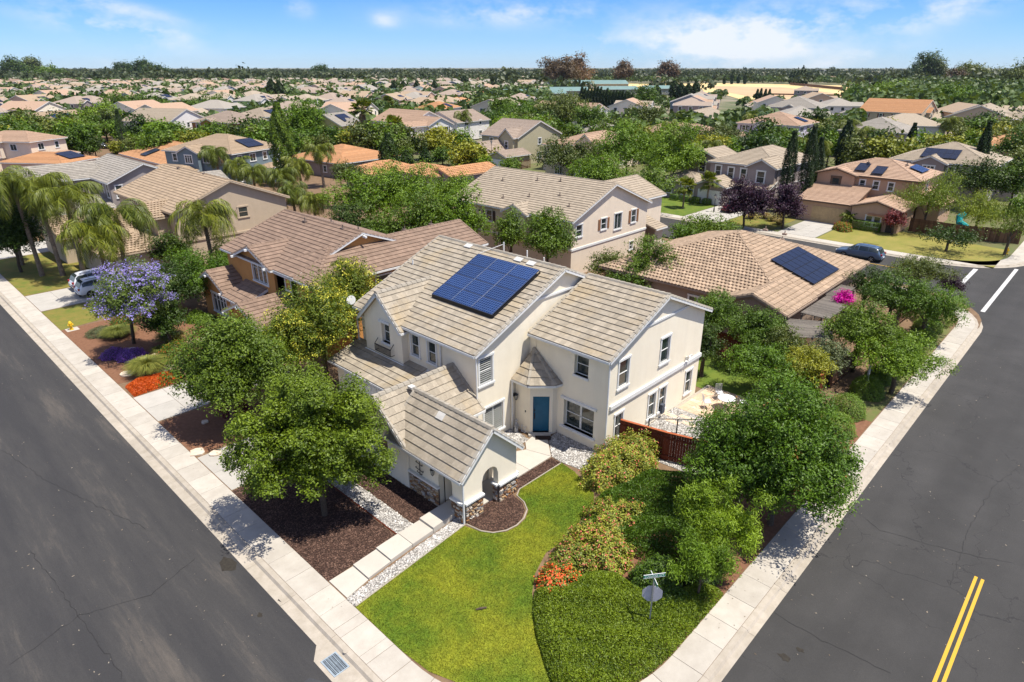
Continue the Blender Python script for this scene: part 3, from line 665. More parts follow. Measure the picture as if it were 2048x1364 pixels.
def palm_parts(kind, seed, H, s=1.0):
    key = (kind, seed, H, s)
    if key in PALM: return PALM[key]
    rs = random.Random(seed); V, F, R = [], [], []; DV, DF, DR = [], [], []; tr = MB()
    if kind == 'queen':
        lean = (rs.uniform(-.3, .3), rs.uniform(-.3, .3)); tr.tube([(lean[0] * t, lean[1] * t, H * t) for t in (0, .25, .5, .75, 1)], [.26, .2, .18, .17, .16], 10)
        for i in range(int(H / .22)): z = .2 + i * .22; tr.tube([(lean[0] * z / H, lean[1] * z / H, z), (lean[0] * z / H, lean[1] * z / H, z + .05)], [.2 * (1.12 - .15 * z / H)] * 2, 10, False)
        for i in range(32):
            frond(rs, V, F, R, (lean[0], lean[1], H), rs.uniform(0, 6.28), rs.uniform(-.15, 1.25), rs.uniform(2.5, 3.4) * s, 34, .62 * s, rs.uniform(1.3, 2.1), w=.055)
        for i in range(7): frond(rs, DV, DF, DR, (lean[0], lean[1], H - .1), rs.uniform(0, 6.28), rs.uniform(-1.1, -.7), rs.uniform(1.6, 2.3) * s, 16, .4, .5, w=.05)
    elif kind == 'fanbig':
        tr.tube([(0, 0, 0), (.05, 0, H * .5), (0, .05, H)], [.42, .34, .3], 10)
        for i in range(46): fan(rs, V, F, R, (0, 0, H), rs.uniform(0, 6.28), rs.uniform(-.5, 1.35), rs.uniform(.8, 1.3) * s, 1.0 * s, 15)
        for i in range(150):
            z = H - rs.random() ** .8 * min(H * .75, 5); a = rs.uniform(0, 6.28); fan(rs, DV, DF, DR, (math.cos(a) * .25, math.sin(a) * .25, z), a, rs.uniform(-1.5, -1.2), .7 * s, .75 * s, 7, .1)
    elif kind == 'windmill':
        tr.tube([(0, 0, 0), (.03, 0, H * .5), (0, .03, H)], [.14, .13, .15], 8)
        for i in range(34): fan(rs, V, F, R, (0, 0, H), rs.uniform(0, 6.28), rs.uniform(-.9, 1.3), rs.uniform(.5, .85) * s, .62 * s, 13)
        for i in range(14): a = rs.uniform(0, 6.28); fan(rs, DV, DF, DR, (0, 0, H - .1 - rs.random() * .5), a, -1.2, .4, .45, 7, .1)
    elif kind == 'pygmy':
        tr.tube([(0, 0, 0), (.03, 0, H)], [.3, .22], 8)
        for i in range(40): frond(rs, V, F, R, (0, 0, H), rs.uniform(0, 6.28), rs.uniform(-.2, 1.35), rs.uniform(2.2, 3.) * s, 26, .42 * s, rs.uniform(.9, 1.6), w=.05)
    mk = lambda nm, V, F, R, m: npmesh(nm, np.array(V), np.array(F), np.array(R), m) if F else None
    dm = leafmat('dry_palm_leaf', (.14, .095, .05), (.33, .24, .13))
    PALM[key] = (mk('crown', V, F, R, LM('palm')), mk('dead_fronds', DV, DF, DR, dm), tr.mesh('trunk', mat('palm_trunk', (.23, .18, .13), (.13, .095, .07), rough=.95, scale=7)))
    return PALM[key]
def palm(label, x, y, H, kind='queen', seed=1, s=1.0, rz=0, group=None, z=0.):
    c, d, t = palm_parts(kind, seed, H, s); T = thing('palm_tree', label, 'palm', (x, y, z), rz, group)
    place('trunk', t, T, Matrix.Identity(4)); place('crown', c, T, Matrix.Identity(4))
    if d: place('dead_fronds', d, T, Matrix.Identity(4))
    return T
def cypress_mesh(seed, H, r, nleaf, m, leaf=.14):
    rs = np.random.default_rng(seed); t = rs.random(nleaf) ** .8; prof = r * np.sin(np.clip(t * 1.02 + .05, 0, 1) * math.pi * .93 + .14) ** .55
    az = rs.random(nleaf) * 6.283; k = 1 + .13 * np.sin(5 * az + 14 * t) + .1 * np.sin(9 * az - 31 * t); rr = prof * k * (1 - .3 * rs.random(nleaf) ** 2)
    P = np.stack([np.cos(az) * rr, np.sin(az) * rr, .25 + t * (H - .25)], 1) + rs.normal(size=(nleaf, 3)) * .05
    d = np.stack([np.cos(az), np.sin(az), np.full(nleaf, .7)], 1); Nm = norm(d + rs.normal(size=d.shape) * .45); rnd = np.clip(.1 + .55 * rs.random(nleaf) + .15 * np.sin(5 * az + 14 * t), 0, .8)
    V, F, R = leaves(rs, P, Nm, leaf * 1.3, leaf * .6, rnd, droop=-.8); return npmesh('crown', V, F, R, m)
CYP = {}
def cypress(label, x, y, H, r, seed=1, n=6000, group=None, lean=0, leaf=.14, key=None, cat='tree', kind='cypress', name='cypress_tree'):
    k = (seed, H, r, n, leaf, kind)
    if k not in CYP:
        t = MB(); t.tube([(0, 0, -.1), (0, 0, H * .9)], [r * .22, .03], 6); CYP[k] = (cypress_mesh(seed, H, r, n, LM(kind), leaf), t.mesh('trunk', bark))
    T = thing(name, label, cat, (x, y, 0), 0, group); T.rotation_euler = (0, lean, 0)
    place('crown', CYP[k][0], T, Matrix.Identity(4)); place('trunk', CYP[k][1], T, Matrix.Identity(4)); return T
# ---------------------------------------------------------------- ground and streets
def struct(name, mb, m, **k): o = mb.build(name, m); o['kind'] = 'structure'; [o.__setitem__(a, b) for a, b in k.items()]; return o
def arc(cx, cy, r, a0, a1, n=14): return [(cx + r * math.cos(math.radians(a0 + (a1 - a0) * i / n)), cy + r * math.sin(math.radians(a0 + (a1 - a0) * i / n))) for i in range(n + 1)]
ZR = -0.13
def ex_ground(t, L, tcn, cur, mul):
    no = N(t, 'ShaderNodeTexNoise'); no.inputs['Scale'].default_value = .035; no.inputs['Detail'].default_value = 6; L(tcn.outputs['Object'], no.inputs['Vector'])
    rp = N(t, 'ShaderNodeValToRGB'); e = rp.color_ramp.elements; e[0].position = .4; e[0].color = (.075, .10, .03, 1); e[1].position = .58; e[1].color = (.24, .20, .14, 1)
    L(no.outputs[0], rp.inputs[0]); mm = N(t, 'ShaderNodeMix', data_type='RGBA'); mm.inputs[0].default_value = .75; L(cur, mm.inputs[6]); L(rp.outputs[0], mm.inputs[7]); return mm.outputs[2]
g = MB(); g.face([(-12000, -12000, -.30), (12000, -12000, -.30), (12000, 12000, -.30), (-12000, 12000, -.30)])
struct('ground', g, mat('ground_earth', (.16, .13, .085), (.09, .10, .04), scale=.5, detail=8, extra=ex_ground))
def ex_road(t, L, tcn, cur, mul):
    # tar-stained lanes, paler worn scuffs and hairline cracks
    mp_ = N(t, 'ShaderNodeMapping'); mp_.inputs['Scale'].default_value = (.6, .07, 1); L(tcn.outputs['Object'], mp_.inputs[0])
    a = N(t, 'ShaderNodeTexNoise'); a.inputs['Scale'].default_value = 1.0; a.inputs['Detail'].default_value = 9; a.inputs['Roughness'].default_value = .72; L(mp_.outputs[0], a.inputs['Vector'])
    rp = N(t, 'ShaderNodeValToRGB'); e = rp.color_ramp.elements; e[0].position = .40; e[0].color = (.034, .033, .034, 1); e[1].position = .72; e[1].color = (.092, .08, .068, 1)
    x = e.new(.56); x.color = (.045, .043, .042, 1); L(a.outputs[0], rp.inputs[0])
    gn = N(t, 'ShaderNodeTexNoise'); gn.inputs['Scale'].default_value = 35; gn.inputs['Detail'].default_value = 3; L(tcn.outputs['Object'], gn.inputs['Vector'])
    return mul(rp.outputs[0], gn.outputs[0], .35)
def ex_road2(t, L, tcn, cur, mul):
    v = N(t, 'ShaderNodeTexVoronoi', feature='DISTANCE_TO_EDGE'); v.inputs['Scale'].default_value = .16
    w = N(t, 'ShaderNodeTexNoise'); w.inputs['Scale'].default_value = .8; w.inputs['Detail'].default_value = 6; L(tcn.outputs['Object'], w.inputs['Vector'])
    ad = N(t, 'ShaderNodeVectorMath', operation='MULTIPLY_ADD'); ad.inputs[1].default_value = (2.2, 2.2, 0); L(w.outputs['Color'], ad.inputs[0]); L(tcn.outputs['Object'], ad.inputs[2]); L(ad.outputs[0], v.inputs['Vector'])
    lt = N(t, 'ShaderNodeMath', operation='LESS_THAN'); lt.inputs[1].default_value = .0022; L(v.outputs['Distance'], lt.inputs[0])
    f = N(t, 'ShaderNodeMath', operation='MULTIPLY'); f.inputs[1].default_value = .55; L(lt.outputs[0], f.inputs[0])
    mm = N(t, 'ShaderNodeMix', data_type='RGBA'); L(f.outputs[0], mm.inputs[0]); L(cur, mm.inputs[6]); mm.inputs[7].default_value = (.018, .017, .018, 1)
    gn = N(t, 'ShaderNodeTexNoise'); gn.inputs['Scale'].default_value = 35; gn.inputs['Detail'].default_value = 3; L(tcn.outputs['Object'], gn.inputs['Vector'])
    n2 = N(t, 'ShaderNodeTexNoise'); n2.inputs['Scale'].default_value = .35; n2.inputs['Detail'].default_value = 7; L(tcn.outputs['Object'], n2.inputs['Vector'])
    m3 = N(t, 'ShaderNodeMapping'); m3.inputs['Scale'].default_value = (.03, .55, 1); L(tcn.outputs['Object'], m3.inputs[0]); n3 = N(t, 'ShaderNodeTexNoise'); n3.inputs['Scale'].default_value = 1; n3.inputs['Detail'].default_value = 5; L(m3.outputs[0], n3.inputs['Vector'])
    return mul(mul(mul(mm.outputs[2], gn.outputs[0], .30), n2.outputs[0], .28), n3.outputs[0], .35)
mroad = mat('asphalt_worn', (.05, .05, .05), rough=.9, extra=ex_road, bump=.25, bscale=130)
mroad2 = mat('asphalt_sealed', (.040, .0385, .037), (.046, .044, .042), rough=.88, scale=.6, detail=8, extra=ex_road2, bump=.25, bscale=130)
r = MB(); r.face([(-3.5, 12.5, ZR), (8.1, 12.5, ZR), (8.1, 420, ZR), (-3.5, 420, ZR)]); r.face([(-60, -14, ZR), (-3.5, -14, ZR), (-3.5, 420, ZR), (-60, 420, ZR)]); struct('road', r, mroad)
r = MB(); r.face([(-3.5, -9.5, ZR), (420, -9.5, ZR), (420, 6.2, ZR), (16, 6.2, ZR), (11, 8, ZR), (8.3, 12.5, ZR), (-3.5, 12.5, ZR)]); struct('road', r, mroad2)
r = MB(); r.face([(70, 6.2, ZR), (85, 6.2, ZR), (83.5, 9, ZR), (82.6, 14, ZR), (82.6, 130, ZR), (72.6, 130, ZR), (72.6, 12, ZR), (71.2, 9, ZR)]); struct('road', r, mroad2)
r = MB(); r.face([(58, 4, ZR - .004), (95, 4, ZR - .004), (95, 24, ZR - .004), (58, 24, ZR - .004)]); struct('road', r, mroad2)
# dark fresh-seal patch at the corner and the dark oil spots
r = MB(); r.face([(-3.4, 12.6, ZR + .004), (7.3, 12.6, ZR + .004), (7.35, 15.7, ZR + .004), (6.9, 16.6, ZR + .004), (-3.4, 16.9, ZR + .004)])
struct('asphalt_patch', r, mat('asphalt_patch', (.040, .041, .045), (.05, .05, .053), rough=.9, scale=1.2, bump=.25, bscale=130))
rs = random.Random(4); r = MB()
for px, py, q in ((455, 1128, .34), (700, 1250, .1), (560, 1200, .08), (1570, 1315, .16), (1600, 1300, .1), (625, 1240, .07), (1165, 0, 0), (520, 1230, .09)):
    if not q: continue
    P = at(px, py, ZR); r.face([(P[0] + math.cos(a) * q * rs.uniform(.7, 1.3), P[1] + math.sin(a) * q * 1.5 * rs.uniform(.7, 1.3), ZR + .008) for a in [k * .45 for k in range(14)]])
struct('oil_stain', r, mat('oil_stain', (.022, .018, .014), (.035, .03, .022), rough=.8, scale=8))
ym = mat('yellow_road_paint', (.55, .32, .02), (.48, .30, .05), rough=.8, scale=7); wm_ = mat('white_road_paint', (.55, .54, .52), (.40, .39, .38), rough=.8, scale=6)
for y0 in (.12, .36):
    r = MB(); r.face([(-3, y0 - .06, ZR + .006), (29.25, y0 - .06, ZR + .006), (29.25, y0 + .06, ZR + .006), (-3, y0 + .06, ZR + .006)]); o = struct('road_line', r, ym)
for a, b, w_ in (((68.0, 6.75), (86.2, 6.75), .34), ((75.8, 9.95), (83.2, 9.95), .42)):
    r = MB(); r.bar((a[0], a[1], ZR + .005), (b[0], b[1], ZR + .005), w_, .004); struct('stop_line', r, wm_)
r = MB(); r.bar((77.7, 10.6, ZR + .005), (77.7, 24, ZR + .005), .12, .004); struct('road_line', r, ym)
def crack(pts, w_, sd):
    rs_ = random.Random(sd); P = [at(x, y, ZR)[:2] for x, y in pts]; Q = []
    for a, b in zip(P[:-1], P[1:]):
        n = max(2, int(np.linalg.norm(b - a) / .25)); Q += [a + (b - a) * i / n + np.array([rs_.gauss(0, .035), rs_.gauss(0, .035)]) for i in range(n)]
    m = MB()
    for a, b in zip(Q[:-1], Q[1:]):
        d_ = vn(b - a); s_ = np.array([-d_[1], d_[0]]) * w_ * rs_.uniform(.4, 1.2); m.face([(*(a - s_), ZR + .009), (*(b - s_), ZR + .009), (*(b + s_), ZR + .009), (*(a + s_), ZR + .009)])
    struct('road_crack', m, mat('crack_tar', (.024, .023, .023), rough=.7))
crack([(1551, 1228), (1645, 1281), (1800, 1356)], .014, 1); crack([(2046, 925), (1985, 975), (1935, 1060), (1900, 1180)], .012, 2); crack([(1680, 1000), (1760, 1060), (1900, 1100), (2040, 1130)], .010, 3)
crack([(20, 1330), (160, 1230), (300, 1190), (400, 1110)], .012, 4); crack([(5, 900), (90, 960), (190, 1010), (300, 1060)], .010, 5); crack([(60, 1100), (120, 1180), (250, 1362)], .012, 6)
def litter(name, label, poly, n, s, m, sd, z):
    g_ = np.random.default_rng(sd); a = np.array(poly); lo, hi = a.min(0), a.max(0); P = g_.random((n, 2)) * (hi - lo) + lo; C = np.concatenate([P, np.full((n, 1), z)], 1); ang = g_.random(n) * 6.28; L_ = s * (.4 + g_.random(n) ** 3 * 1.6); u = np.stack([np.cos(ang) * L_, np.sin(ang) * L_, np.zeros(n)], 1); v_ = np.stack([-np.sin(ang) * L_ * .5, np.cos(ang) * L_ * .5, np.zeros(n)], 1)
    V = np.stack([C - u, C - v_, C + u + [0, 0, .012], C + v_], 1).reshape(-1, 3); o = D.objects.new(name, npmesh(name, V, np.arange(4 * n).reshape(-1, 4), g_.random(n), m)); COL.objects.link(o); o['kind'] = 'stuff'; tag(o, label, 'litter')
lm_ = mat('dry_litter', (.30, .27, .22), (.12, .09, .06), scale=.7, attr=.6)
litter('leaf_litter', 'scattered pale dry leaf bits on the right-hand street', [(16, -3), (60, 5.8)], 420, .035, lm_, 1, ZR + .012)
litter('leaf_litter', 'dry leaf bits on the left street and in its gutter', [(1, 14), (8.2, 70)], 420, .03, lm_, 2, ZR + .012)
litter('leaf_litter', 'sparse leaf bits on the sidewalk slabs', [(8.6, 14.5), (9.8, 60)], 110, .022, lm_, 3, .012)
litter('leaf_litter', 'sparse leaf bits under the pistache on the right sidewalk', [(17, 6.0), (40, 7.6)], 220, .024, lm_, 4, .012)
# block soil (raised 13 cm above the carriageway)
C0 = (16.6, 14.45)
soil = mat('garden_soil', (.13, .082, .048), (.20, .13, .075), rough=.95, scale=1.5, detail=9, bump=.5, bscale=25)
inner = arc(C0[0], C0[1], 8.25, 180, 270)       # top of kerb outline
poly = [(8.35, 300)] + [(x, y) for x, y in inner] + [(63.5, 6.2)] + arc(63.5, 14.2, 8.0, 270, 360, 8) + [(71.5, 130), (71.5, 300)]
g = MB(); g.prism(poly, -.3, -.012); struct('garden_ground', g, soil)
g = MB(); g.prism([(83.0, 130), (83.0, 14)] + arc(91.4, 14.6, 8.4, 180, 270, 8) + [(420, 6.2), (420, 130)], -.3, -.012); struct('garden_ground', g, mat('far_garden_ground', (.13, .11, .055), (.09, .12, .03), scale=.4, detail=8))
# gutters, kerbs and slabs
def strip(path, offs, z, m, name, seglen=3.0, kerb=False):
    pass
def lathe_path():
    L = [(8.35, 130 - i * 1.5) for i in range(0, 200) if 130 - i * 1.5 > C0[1]]
    return L
slabrs = random.Random(11); slabs = thing  # keep lint quiet
SW = D.objects.new('sidewalk', None); COL.objects.link(SW); SW['kind'] = 'structure'; OFF[SW.name] = (0, 0, 0)
GT = D.objects.new('kerb_and_gutter', None); COL.objects.link(GT); GT['kind'] = 'structure'; OFF[GT.name] = (0, 0, 0)
def quadpiece(name, par, pts, z0, z1, m, rv):
    mb = MB(); mb.rv = rv; n = len(pts); cx_ = sum(p[0] for p in pts) / n; cy_ = sum(p[1] for p in pts) / n
    mb.prism([(p[0], p[1]) for p in pts], z0, z1); return mb.build(name, m, par)
def gutterpiece(par, a0, a1, b0, b1, c0, c1, rv):
    # profile from asphalt edge a, kerb foot b, kerb back c
    mb = MB(); mb.rv = rv
    for (p, q) in ((0, 1),):
        A0, A1 = (*a0, ZR + .006), (*a1, ZR + .006); B0, B1 = (*b0, ZR + .012), (*b1, ZR + .012)
        t = .28; K0, K1 = (b0[0] + (c0[0] - b0[0]) * t, b0[1] + (c0[1] - b0[1]) * t, -.01), (b1[0] + (c1[0] - b1[0]) * t, b1[1] + (c1[1] - b1[1]) * t, -.01)
        E0, E1 = (*c0, .004), (*c1, .004)
        mb.idx([A0, A1, B0, B1, K0, K1, E0, E1, (*a0, -.28), (*a1, -.28), (*c0, -.28), (*c1, -.28)], [(0, 1, 3, 2), (2, 3, 5, 4), (4, 5, 7, 6), (0, 2, 4, 6, 10, 8), (1, 9, 11, 7, 5, 3), (8, 9, 1, 0), (6, 7, 11, 10)])
    mb.build('gutter_segment', gutterm, par)
# left street: joints measured near the corner, then every 1.5 m
js = [14.45, 15.5, 15.95, 17.2, 17.7, 18.7, 19.9]
while js[-1] < 128: js.append(js[-1] + (1.22 if slabrs.random() < .35 else 1.5))
for i in range(len(js) - 1):
    a, b = js[i] + .008, js[i + 1] - .008
    quadpiece('slab', SW, [(8.56, a), (9.8, a), (9.8, b), (8.56, b)], -.2, .0 + slabrs.uniform(0, .006), concrete, slabrs.random())
k = 14.45; 
while k < 128:
    e = k + 3.0; gutterpiece(GT, (7.8, k + .006), (7.8, e - .006), (8.24, k + .006), (8.24, e - .006), (8.545, k + .006), (8.545, e - .006), slabrs.random()); k = e
# corner
for i in range(9):
    a0, a1 = 180 + i * 10 + .08, 190 + i * 10 - .08
    p = lambda r_, a_: (C0[0] + r_ * math.cos(math.radians(a_)), C0[1] + r_ * math.sin(math.radians(a_)))
    quadpiece('slab', SW, [p(8.04, a0), p(8.04, (a0 + a1) / 2), p(8.04, a1), p(6.8, a1), p(6.8, (a0 + a1) / 2), p(6.8, a0)], -.2, slabrs.uniform(0, .006), concrete, slabrs.random())
    for q in range(2):
        s0, s1 = a0 + q * 5, a0 + q * 5 + 4.9; gutterpiece(GT, p(8.8, s0), p(8.8, s1), p(8.36, s0), p(8.36, s1), p(8.055, s0), p(8.055, s1), slabrs.random())
# right street
x = 16.6; 
while x < 62:
    e = x + (1.22 if slabrs.random() < .25 else 1.52); quadpiece('slab', SW, [(x + .008, 6.42), (e - .008, 6.42), (e - .008, 7.65), (x + .008, 7.65)], -.2, slabrs.uniform(0, .006), concrete, slabrs.random()); x = e
xe = x; x = 16.6
while x < xe - .1:
    e = min(xe, x + 3.05); gutterpiece(GT, (x + .006, 5.85), (e - .006, 5.85), (x + .006, 6.10), (e - .006, 6.10), (x + .006, 6.405), (e - .006, 6.405), slabrs.random()); x = e
CR = (xe, 14.2)
for i in range(9):
    a0, a1 = 270 + i * 10, 280 + i * 10
    p = lambda r_, a_: (CR[0] + r_ * math.cos(math.radians(a_)), CR[1] + r_ * math.sin(math.radians(a_)))
    quadpiece('slab', SW, [p(6.55, a0), p(6.55, (a0 + a1) / 2), p(6.55, a1), p(7.78, a1), p(7.78, (a0 + a1) / 2), p(7.78, a0)], -.2, slabrs.uniform(0, .006), concrete, slabrs.random())
    gutterpiece(GT, p(8.35, a0), p(8.35, a1), p(8.1, a0), p(8.1, a1), p(7.795, a0), p(7.795, a1), .5)
y = 14.2
while y < 60:
    e = y + 1.5; quadpiece('slab', SW, [(CR[0] + 6.55, y + .01), (CR[0] + 7.78, y + .01), (CR[0] + 7.78, e - .01), (CR[0] + 6.55, e - .01)], -.2, .0, concrete, slabrs.random())
    gutterpiece(GT, (CR[0] + 8.35, y), (CR[0] + 8.35, e), (CR[0] + 8.1, y), (CR[0] + 8.1, e), (CR[0] + 7.795, y), (CR[0] + 7.795, e), .5); y = e
# far side of the back street
y = 14.6
while y < 118:
    e = y + 1.5; quadpiece('slab', SW, [(83.3, y + .01), (84.7, y + .01), (84.7, e - .01), (83.3, e - .01)], -.2, .0, concrete, slabrs.random())
    gutterpiece(GT, (82.6, y), (82.6, e), (82.9, y), (82.9, e), (83.28, y), (83.28, e), .5); y = e
for i in range(9):
    a0, a1 = 180 + i * 10, 190 + i * 10; CF = (91.4, 14.6)
    p = lambda r_, a_: (CF[0] + r_ * math.cos(math.radians(a_)), CF[1] + r_ * math.sin(math.radians(a_)))
    quadpiece('slab', SW, [p(8.1, a0), p(8.1, (a0 + a1) / 2), p(8.1, a1), p(6.5, a1), p(6.5, (a0 + a1) / 2), p(6.5, a0)], -.2, 0.0, concrete, slabrs.random())
    gutterpiece(GT, p(8.8, a0), p(8.8, a1), p(8.5, a0), p(8.5, a1), p(8.12, a0), p(8.12, a1), .5)
x = 91.4
while x < 140:
    e = x + 1.5; quadpiece('slab', SW, [(x + .01, 6.5), (e - .01, 6.5), (e - .01, 8.1), (x + .01, 8.1)], -.2, 0.0, concrete, slabrs.random()); x = e
mb = MB(); mb.bar((91.4, 6.1, -.06), (140, 6.1, -.06), .7, .12); mb.build('gutter_segment', gutterm, GT)
# storm drain in the gutter apron
T = thing('storm_drain', 'rectangular steel storm drain grate set in a concrete apron at the kerb', 'drain grate', (7.8, 16.4, ZR))
a = MB(); 
a.prism([(7.35, 15.75), (7.72, 15.3), (8.22, 15.3), (8.22, 17.65), (7.78, 17.65), (7.35, 17.1)], ZR - .1, ZR + .012); a.build('apron', gutterm, T)
a = MB(); a.box(7.52, 15.98, ZR + .013, 8.12, 16.86, ZR + .016); a.build('pit', mat('pit_black', (.004, .004, .005)), T)
a = MB()
for q in ((7.5, 15.95, 8.14, 16.0), (7.5, 16.84, 8.14, 16.89), (7.5, 16.0, 7.55, 16.84), (8.09, 16.0, 8.14, 16.84)): a.box(q[0], q[1], ZR + .012, q[2], q[3], ZR + .035)
a.build('grate_frame', mat('grate_steel', (.30, .36, .40), (.22, .26, .3), rough=.6), T)
for i in range(13):
    a = MB(); yy = 16.045 + i * .062; a.box(7.551, yy, ZR + .014, 8.089, yy + .018, ZR + .032); a.build('grate_bar', MATS['grate_steel'], T)
for i in range(4):
    a = MB(); xx = 7.65 + i * .105; a.box(xx, 16.001, ZR + .015, xx + .016, 16.839, ZR + .037); a.build('grate_bar', MATS['grate_steel'], T)
P = at(691, 1303); a = MB(); a.prism([(P[0] + .09 * math.cos(k * .42), P[1] + .09 * math.sin(k * .42)) for k in range(15)], .0, .012); tag(a.build('survey_cap', gutterm), 'small round utility cap in the sidewalk beside the storm drain', 'utility cap')
# ---------------------------------------------------------------- main garden surfaces
def inpoly(px, py, poly):
    c = np.zeros(len(px), bool); n = len(poly)
    for i in range(n):
        x0, y0 = poly[i]; x1, y1 = poly[(i + 1) % n]
        k = ((y0 > py) != (y1 > py)) & (px < (x1 - x0) * (py - y0) / (y1 - y0 + 1e-12) + x0); c ^= k
    return c
def scatter(rs, poly, n):
    a = np.array(poly); lo, hi = a.min(0), a.max(0); P = rs.random((int(n * 2.6), 2)) * (hi - lo) + lo; P = P[inpoly(P[:, 0], P[:, 1], poly)]; return P[:n]
def surf(name, poly, z, m, th=.03):
    g = MB(); g.prism(poly, z - th, z); return struct(name, g, m)
LAWN = [(9.82, 18.1), (11.5, 18.3), (14.0, 18.55), (16.2, 18.62), (16.45, 17.75), (16.75, 17.25), (17.3, 16.85), (17.9, 16.75), (18.6, 16.85), (19.2, 17.2), (19.55, 17.75), (19.68, 18.35), (20.2, 18.68), (23.45, 18.62),
        (23.3, 17.6), (22.5, 15.7), (21.6, 15.0), (20.4, 14.9), (19.4, 14.5), (17.5, 14.6), (16.2, 14.1), (15.3, 13.45), (14.6, 12.7), (13.9, 11.9), (13.2, 10.8), (12.6, 9.9), (12.1, 9.4), (11.2, 10.6), (10.4, 12.4), (9.95, 13.6), (9.82, 15.0)]
def ex_lawn(t, L, tcn, cur, mul):
    a = N(t, 'ShaderNodeTexNoise'); a.inputs['Scale'].default_value = .42; a.inputs['Detail'].default_value = 5; L(tcn.outputs['Object'], a.inputs['Vector'])
    rp = N(t, 'ShaderNodeValToRGB'); e = rp.color_ramp.elements; e[0].position = .38; e[0].color = (.07, .13, .006, 1); e[1].position = .62; e[1].color = (.225, .225, .012, 1); L(a.outputs[0], rp.inputs[0])
    mm = N(t, 'ShaderNodeMix', data_type='RGBA'); mm.inputs[0].default_value = .6; L(cur, mm.inputs[6]); L(rp.outputs[0], mm.inputs[7])
    b = N(t, 'ShaderNodeTexNoise'); b.inputs['Scale'].default_value = 2.6; b.inputs['Roughness'].default_value = .8; b.inputs['Detail'].default_value = 4; L(tcn.outputs['Object'], b.inputs['Vector']); cur = mul(mm.outputs[2], b.outputs[0], .55)
    at_ = N(t, 'ShaderNodeAttribute'); at_.attribute_name = 'rnd'; return mul(cur, at_.outputs['Fac'], .35)
lawnm = mat('lawn_green', (.10, .16, .008), (.17, .20, .010), scale=2.5, rough=.8, extra=ex_lawn)
surf('lawn', LAWN, .004, lawnm)
def grass(name, poly, n, h, w, m, z=.0, seed=1):
    rs = np.random.default_rng(seed); P = scatter(rs, poly, n); n = len(P); a = rs.random(n) * 6.283; ln = rs.normal(size=(n, 2)) * h * .5; hh = h * (.6 + .6 * rs.random(n))
    V = np.zeros((n, 3, 3)); dx, dy = np.cos(a) * w / 2, np.sin(a) * w / 2
    V[:, 0] = np.stack([P[:, 0] - dx, P[:, 1] - dy, np.full(n, z)], 1); V[:, 1] = np.stack([P[:, 0] + dx, P[:, 1] + dy, np.full(n, z)], 1); V[:, 2] = np.stack([P[:, 0] + ln[:, 0], P[:, 1] + ln[:, 1], z + hh], 1)
    me = npmesh(name, V.reshape(-1, 3), np.arange(n * 3).reshape(-1, 3), rs.random(n), m); o = D.objects.new(name, me); COL.objects.link(o); o['kind'] = 'stuff'; return o
o = grass('grass', LAWN, 110000, .055, .022, lawnm); tag(o, 'short yellow-green lawn grass on the corner plot', 'grass')
mulchm = mat('mulch_dark', (.030, .016, .012), (.06, .032, .022), rough=.95, scale=14, detail=6, attr=.5, bump=.8, bscale=40)
gravm = mat('gravel_pale', (.30, .28, .255), (.15, .135, .12), rough=.9, scale=22, detail=4, bump=.8, bscale=40)
MULCH = {'bed left': [(9.82, 20.12), (13.55, 20.35), (13.6, 29.2), (9.82, 29.2)], 'bed right': [(14.65, 20.4), (16.3, 20.55), (16.3, 22.7), (16.3, 27.4), (14.65, 27.4)],
         'tongue': [(16.45, 18.68), (16.6, 17.8), (16.9, 17.35), (17.4, 17.0), (17.95, 16.9), (18.5, 17.0), (19.05, 17.3), (19.4, 17.8), (19.55, 18.68)], 'threshold': [(17.57, 18.7), (18.62, 18.7), (18.62, 19.05), (17.57, 19.05)], 'strip': [(19.9, 18.72), (23.42, 18.68), (23.45, 19.36), (19.95, 19.42)]}
GRAV = {'path left': [(13.68, 20.38), (14.6, 20.42), (14.6, 27.4), (13.68, 27.4)], 'walk side': [(9.82, 18.12), (16.3, 18.66), (16.35, 19.3), (9.82, 18.72)],
        'door right': [(23.55, 19.4), (23.5, 18.7), (23.7, 17.3), (25.8, 16.9), (25.8, 20.9), (24.85, 20.75)], 'door left': [(20.2, 19.6), (20.9, 19.6), (22.7, 21.4), (24.0, 21.6), (24.3, 23.1), (20.2, 23.1)],
        'side yard': [(27.4, 12.6), (33.3, 14.2), (33.3, 17.4), (27.0, 17.4)]}
for k, p in MULCH.items(): surf('mulch_bed', p, .0, mulchm)
for k, p in GRAV.items(): surf('gravel_bed', p, .0, gravm)
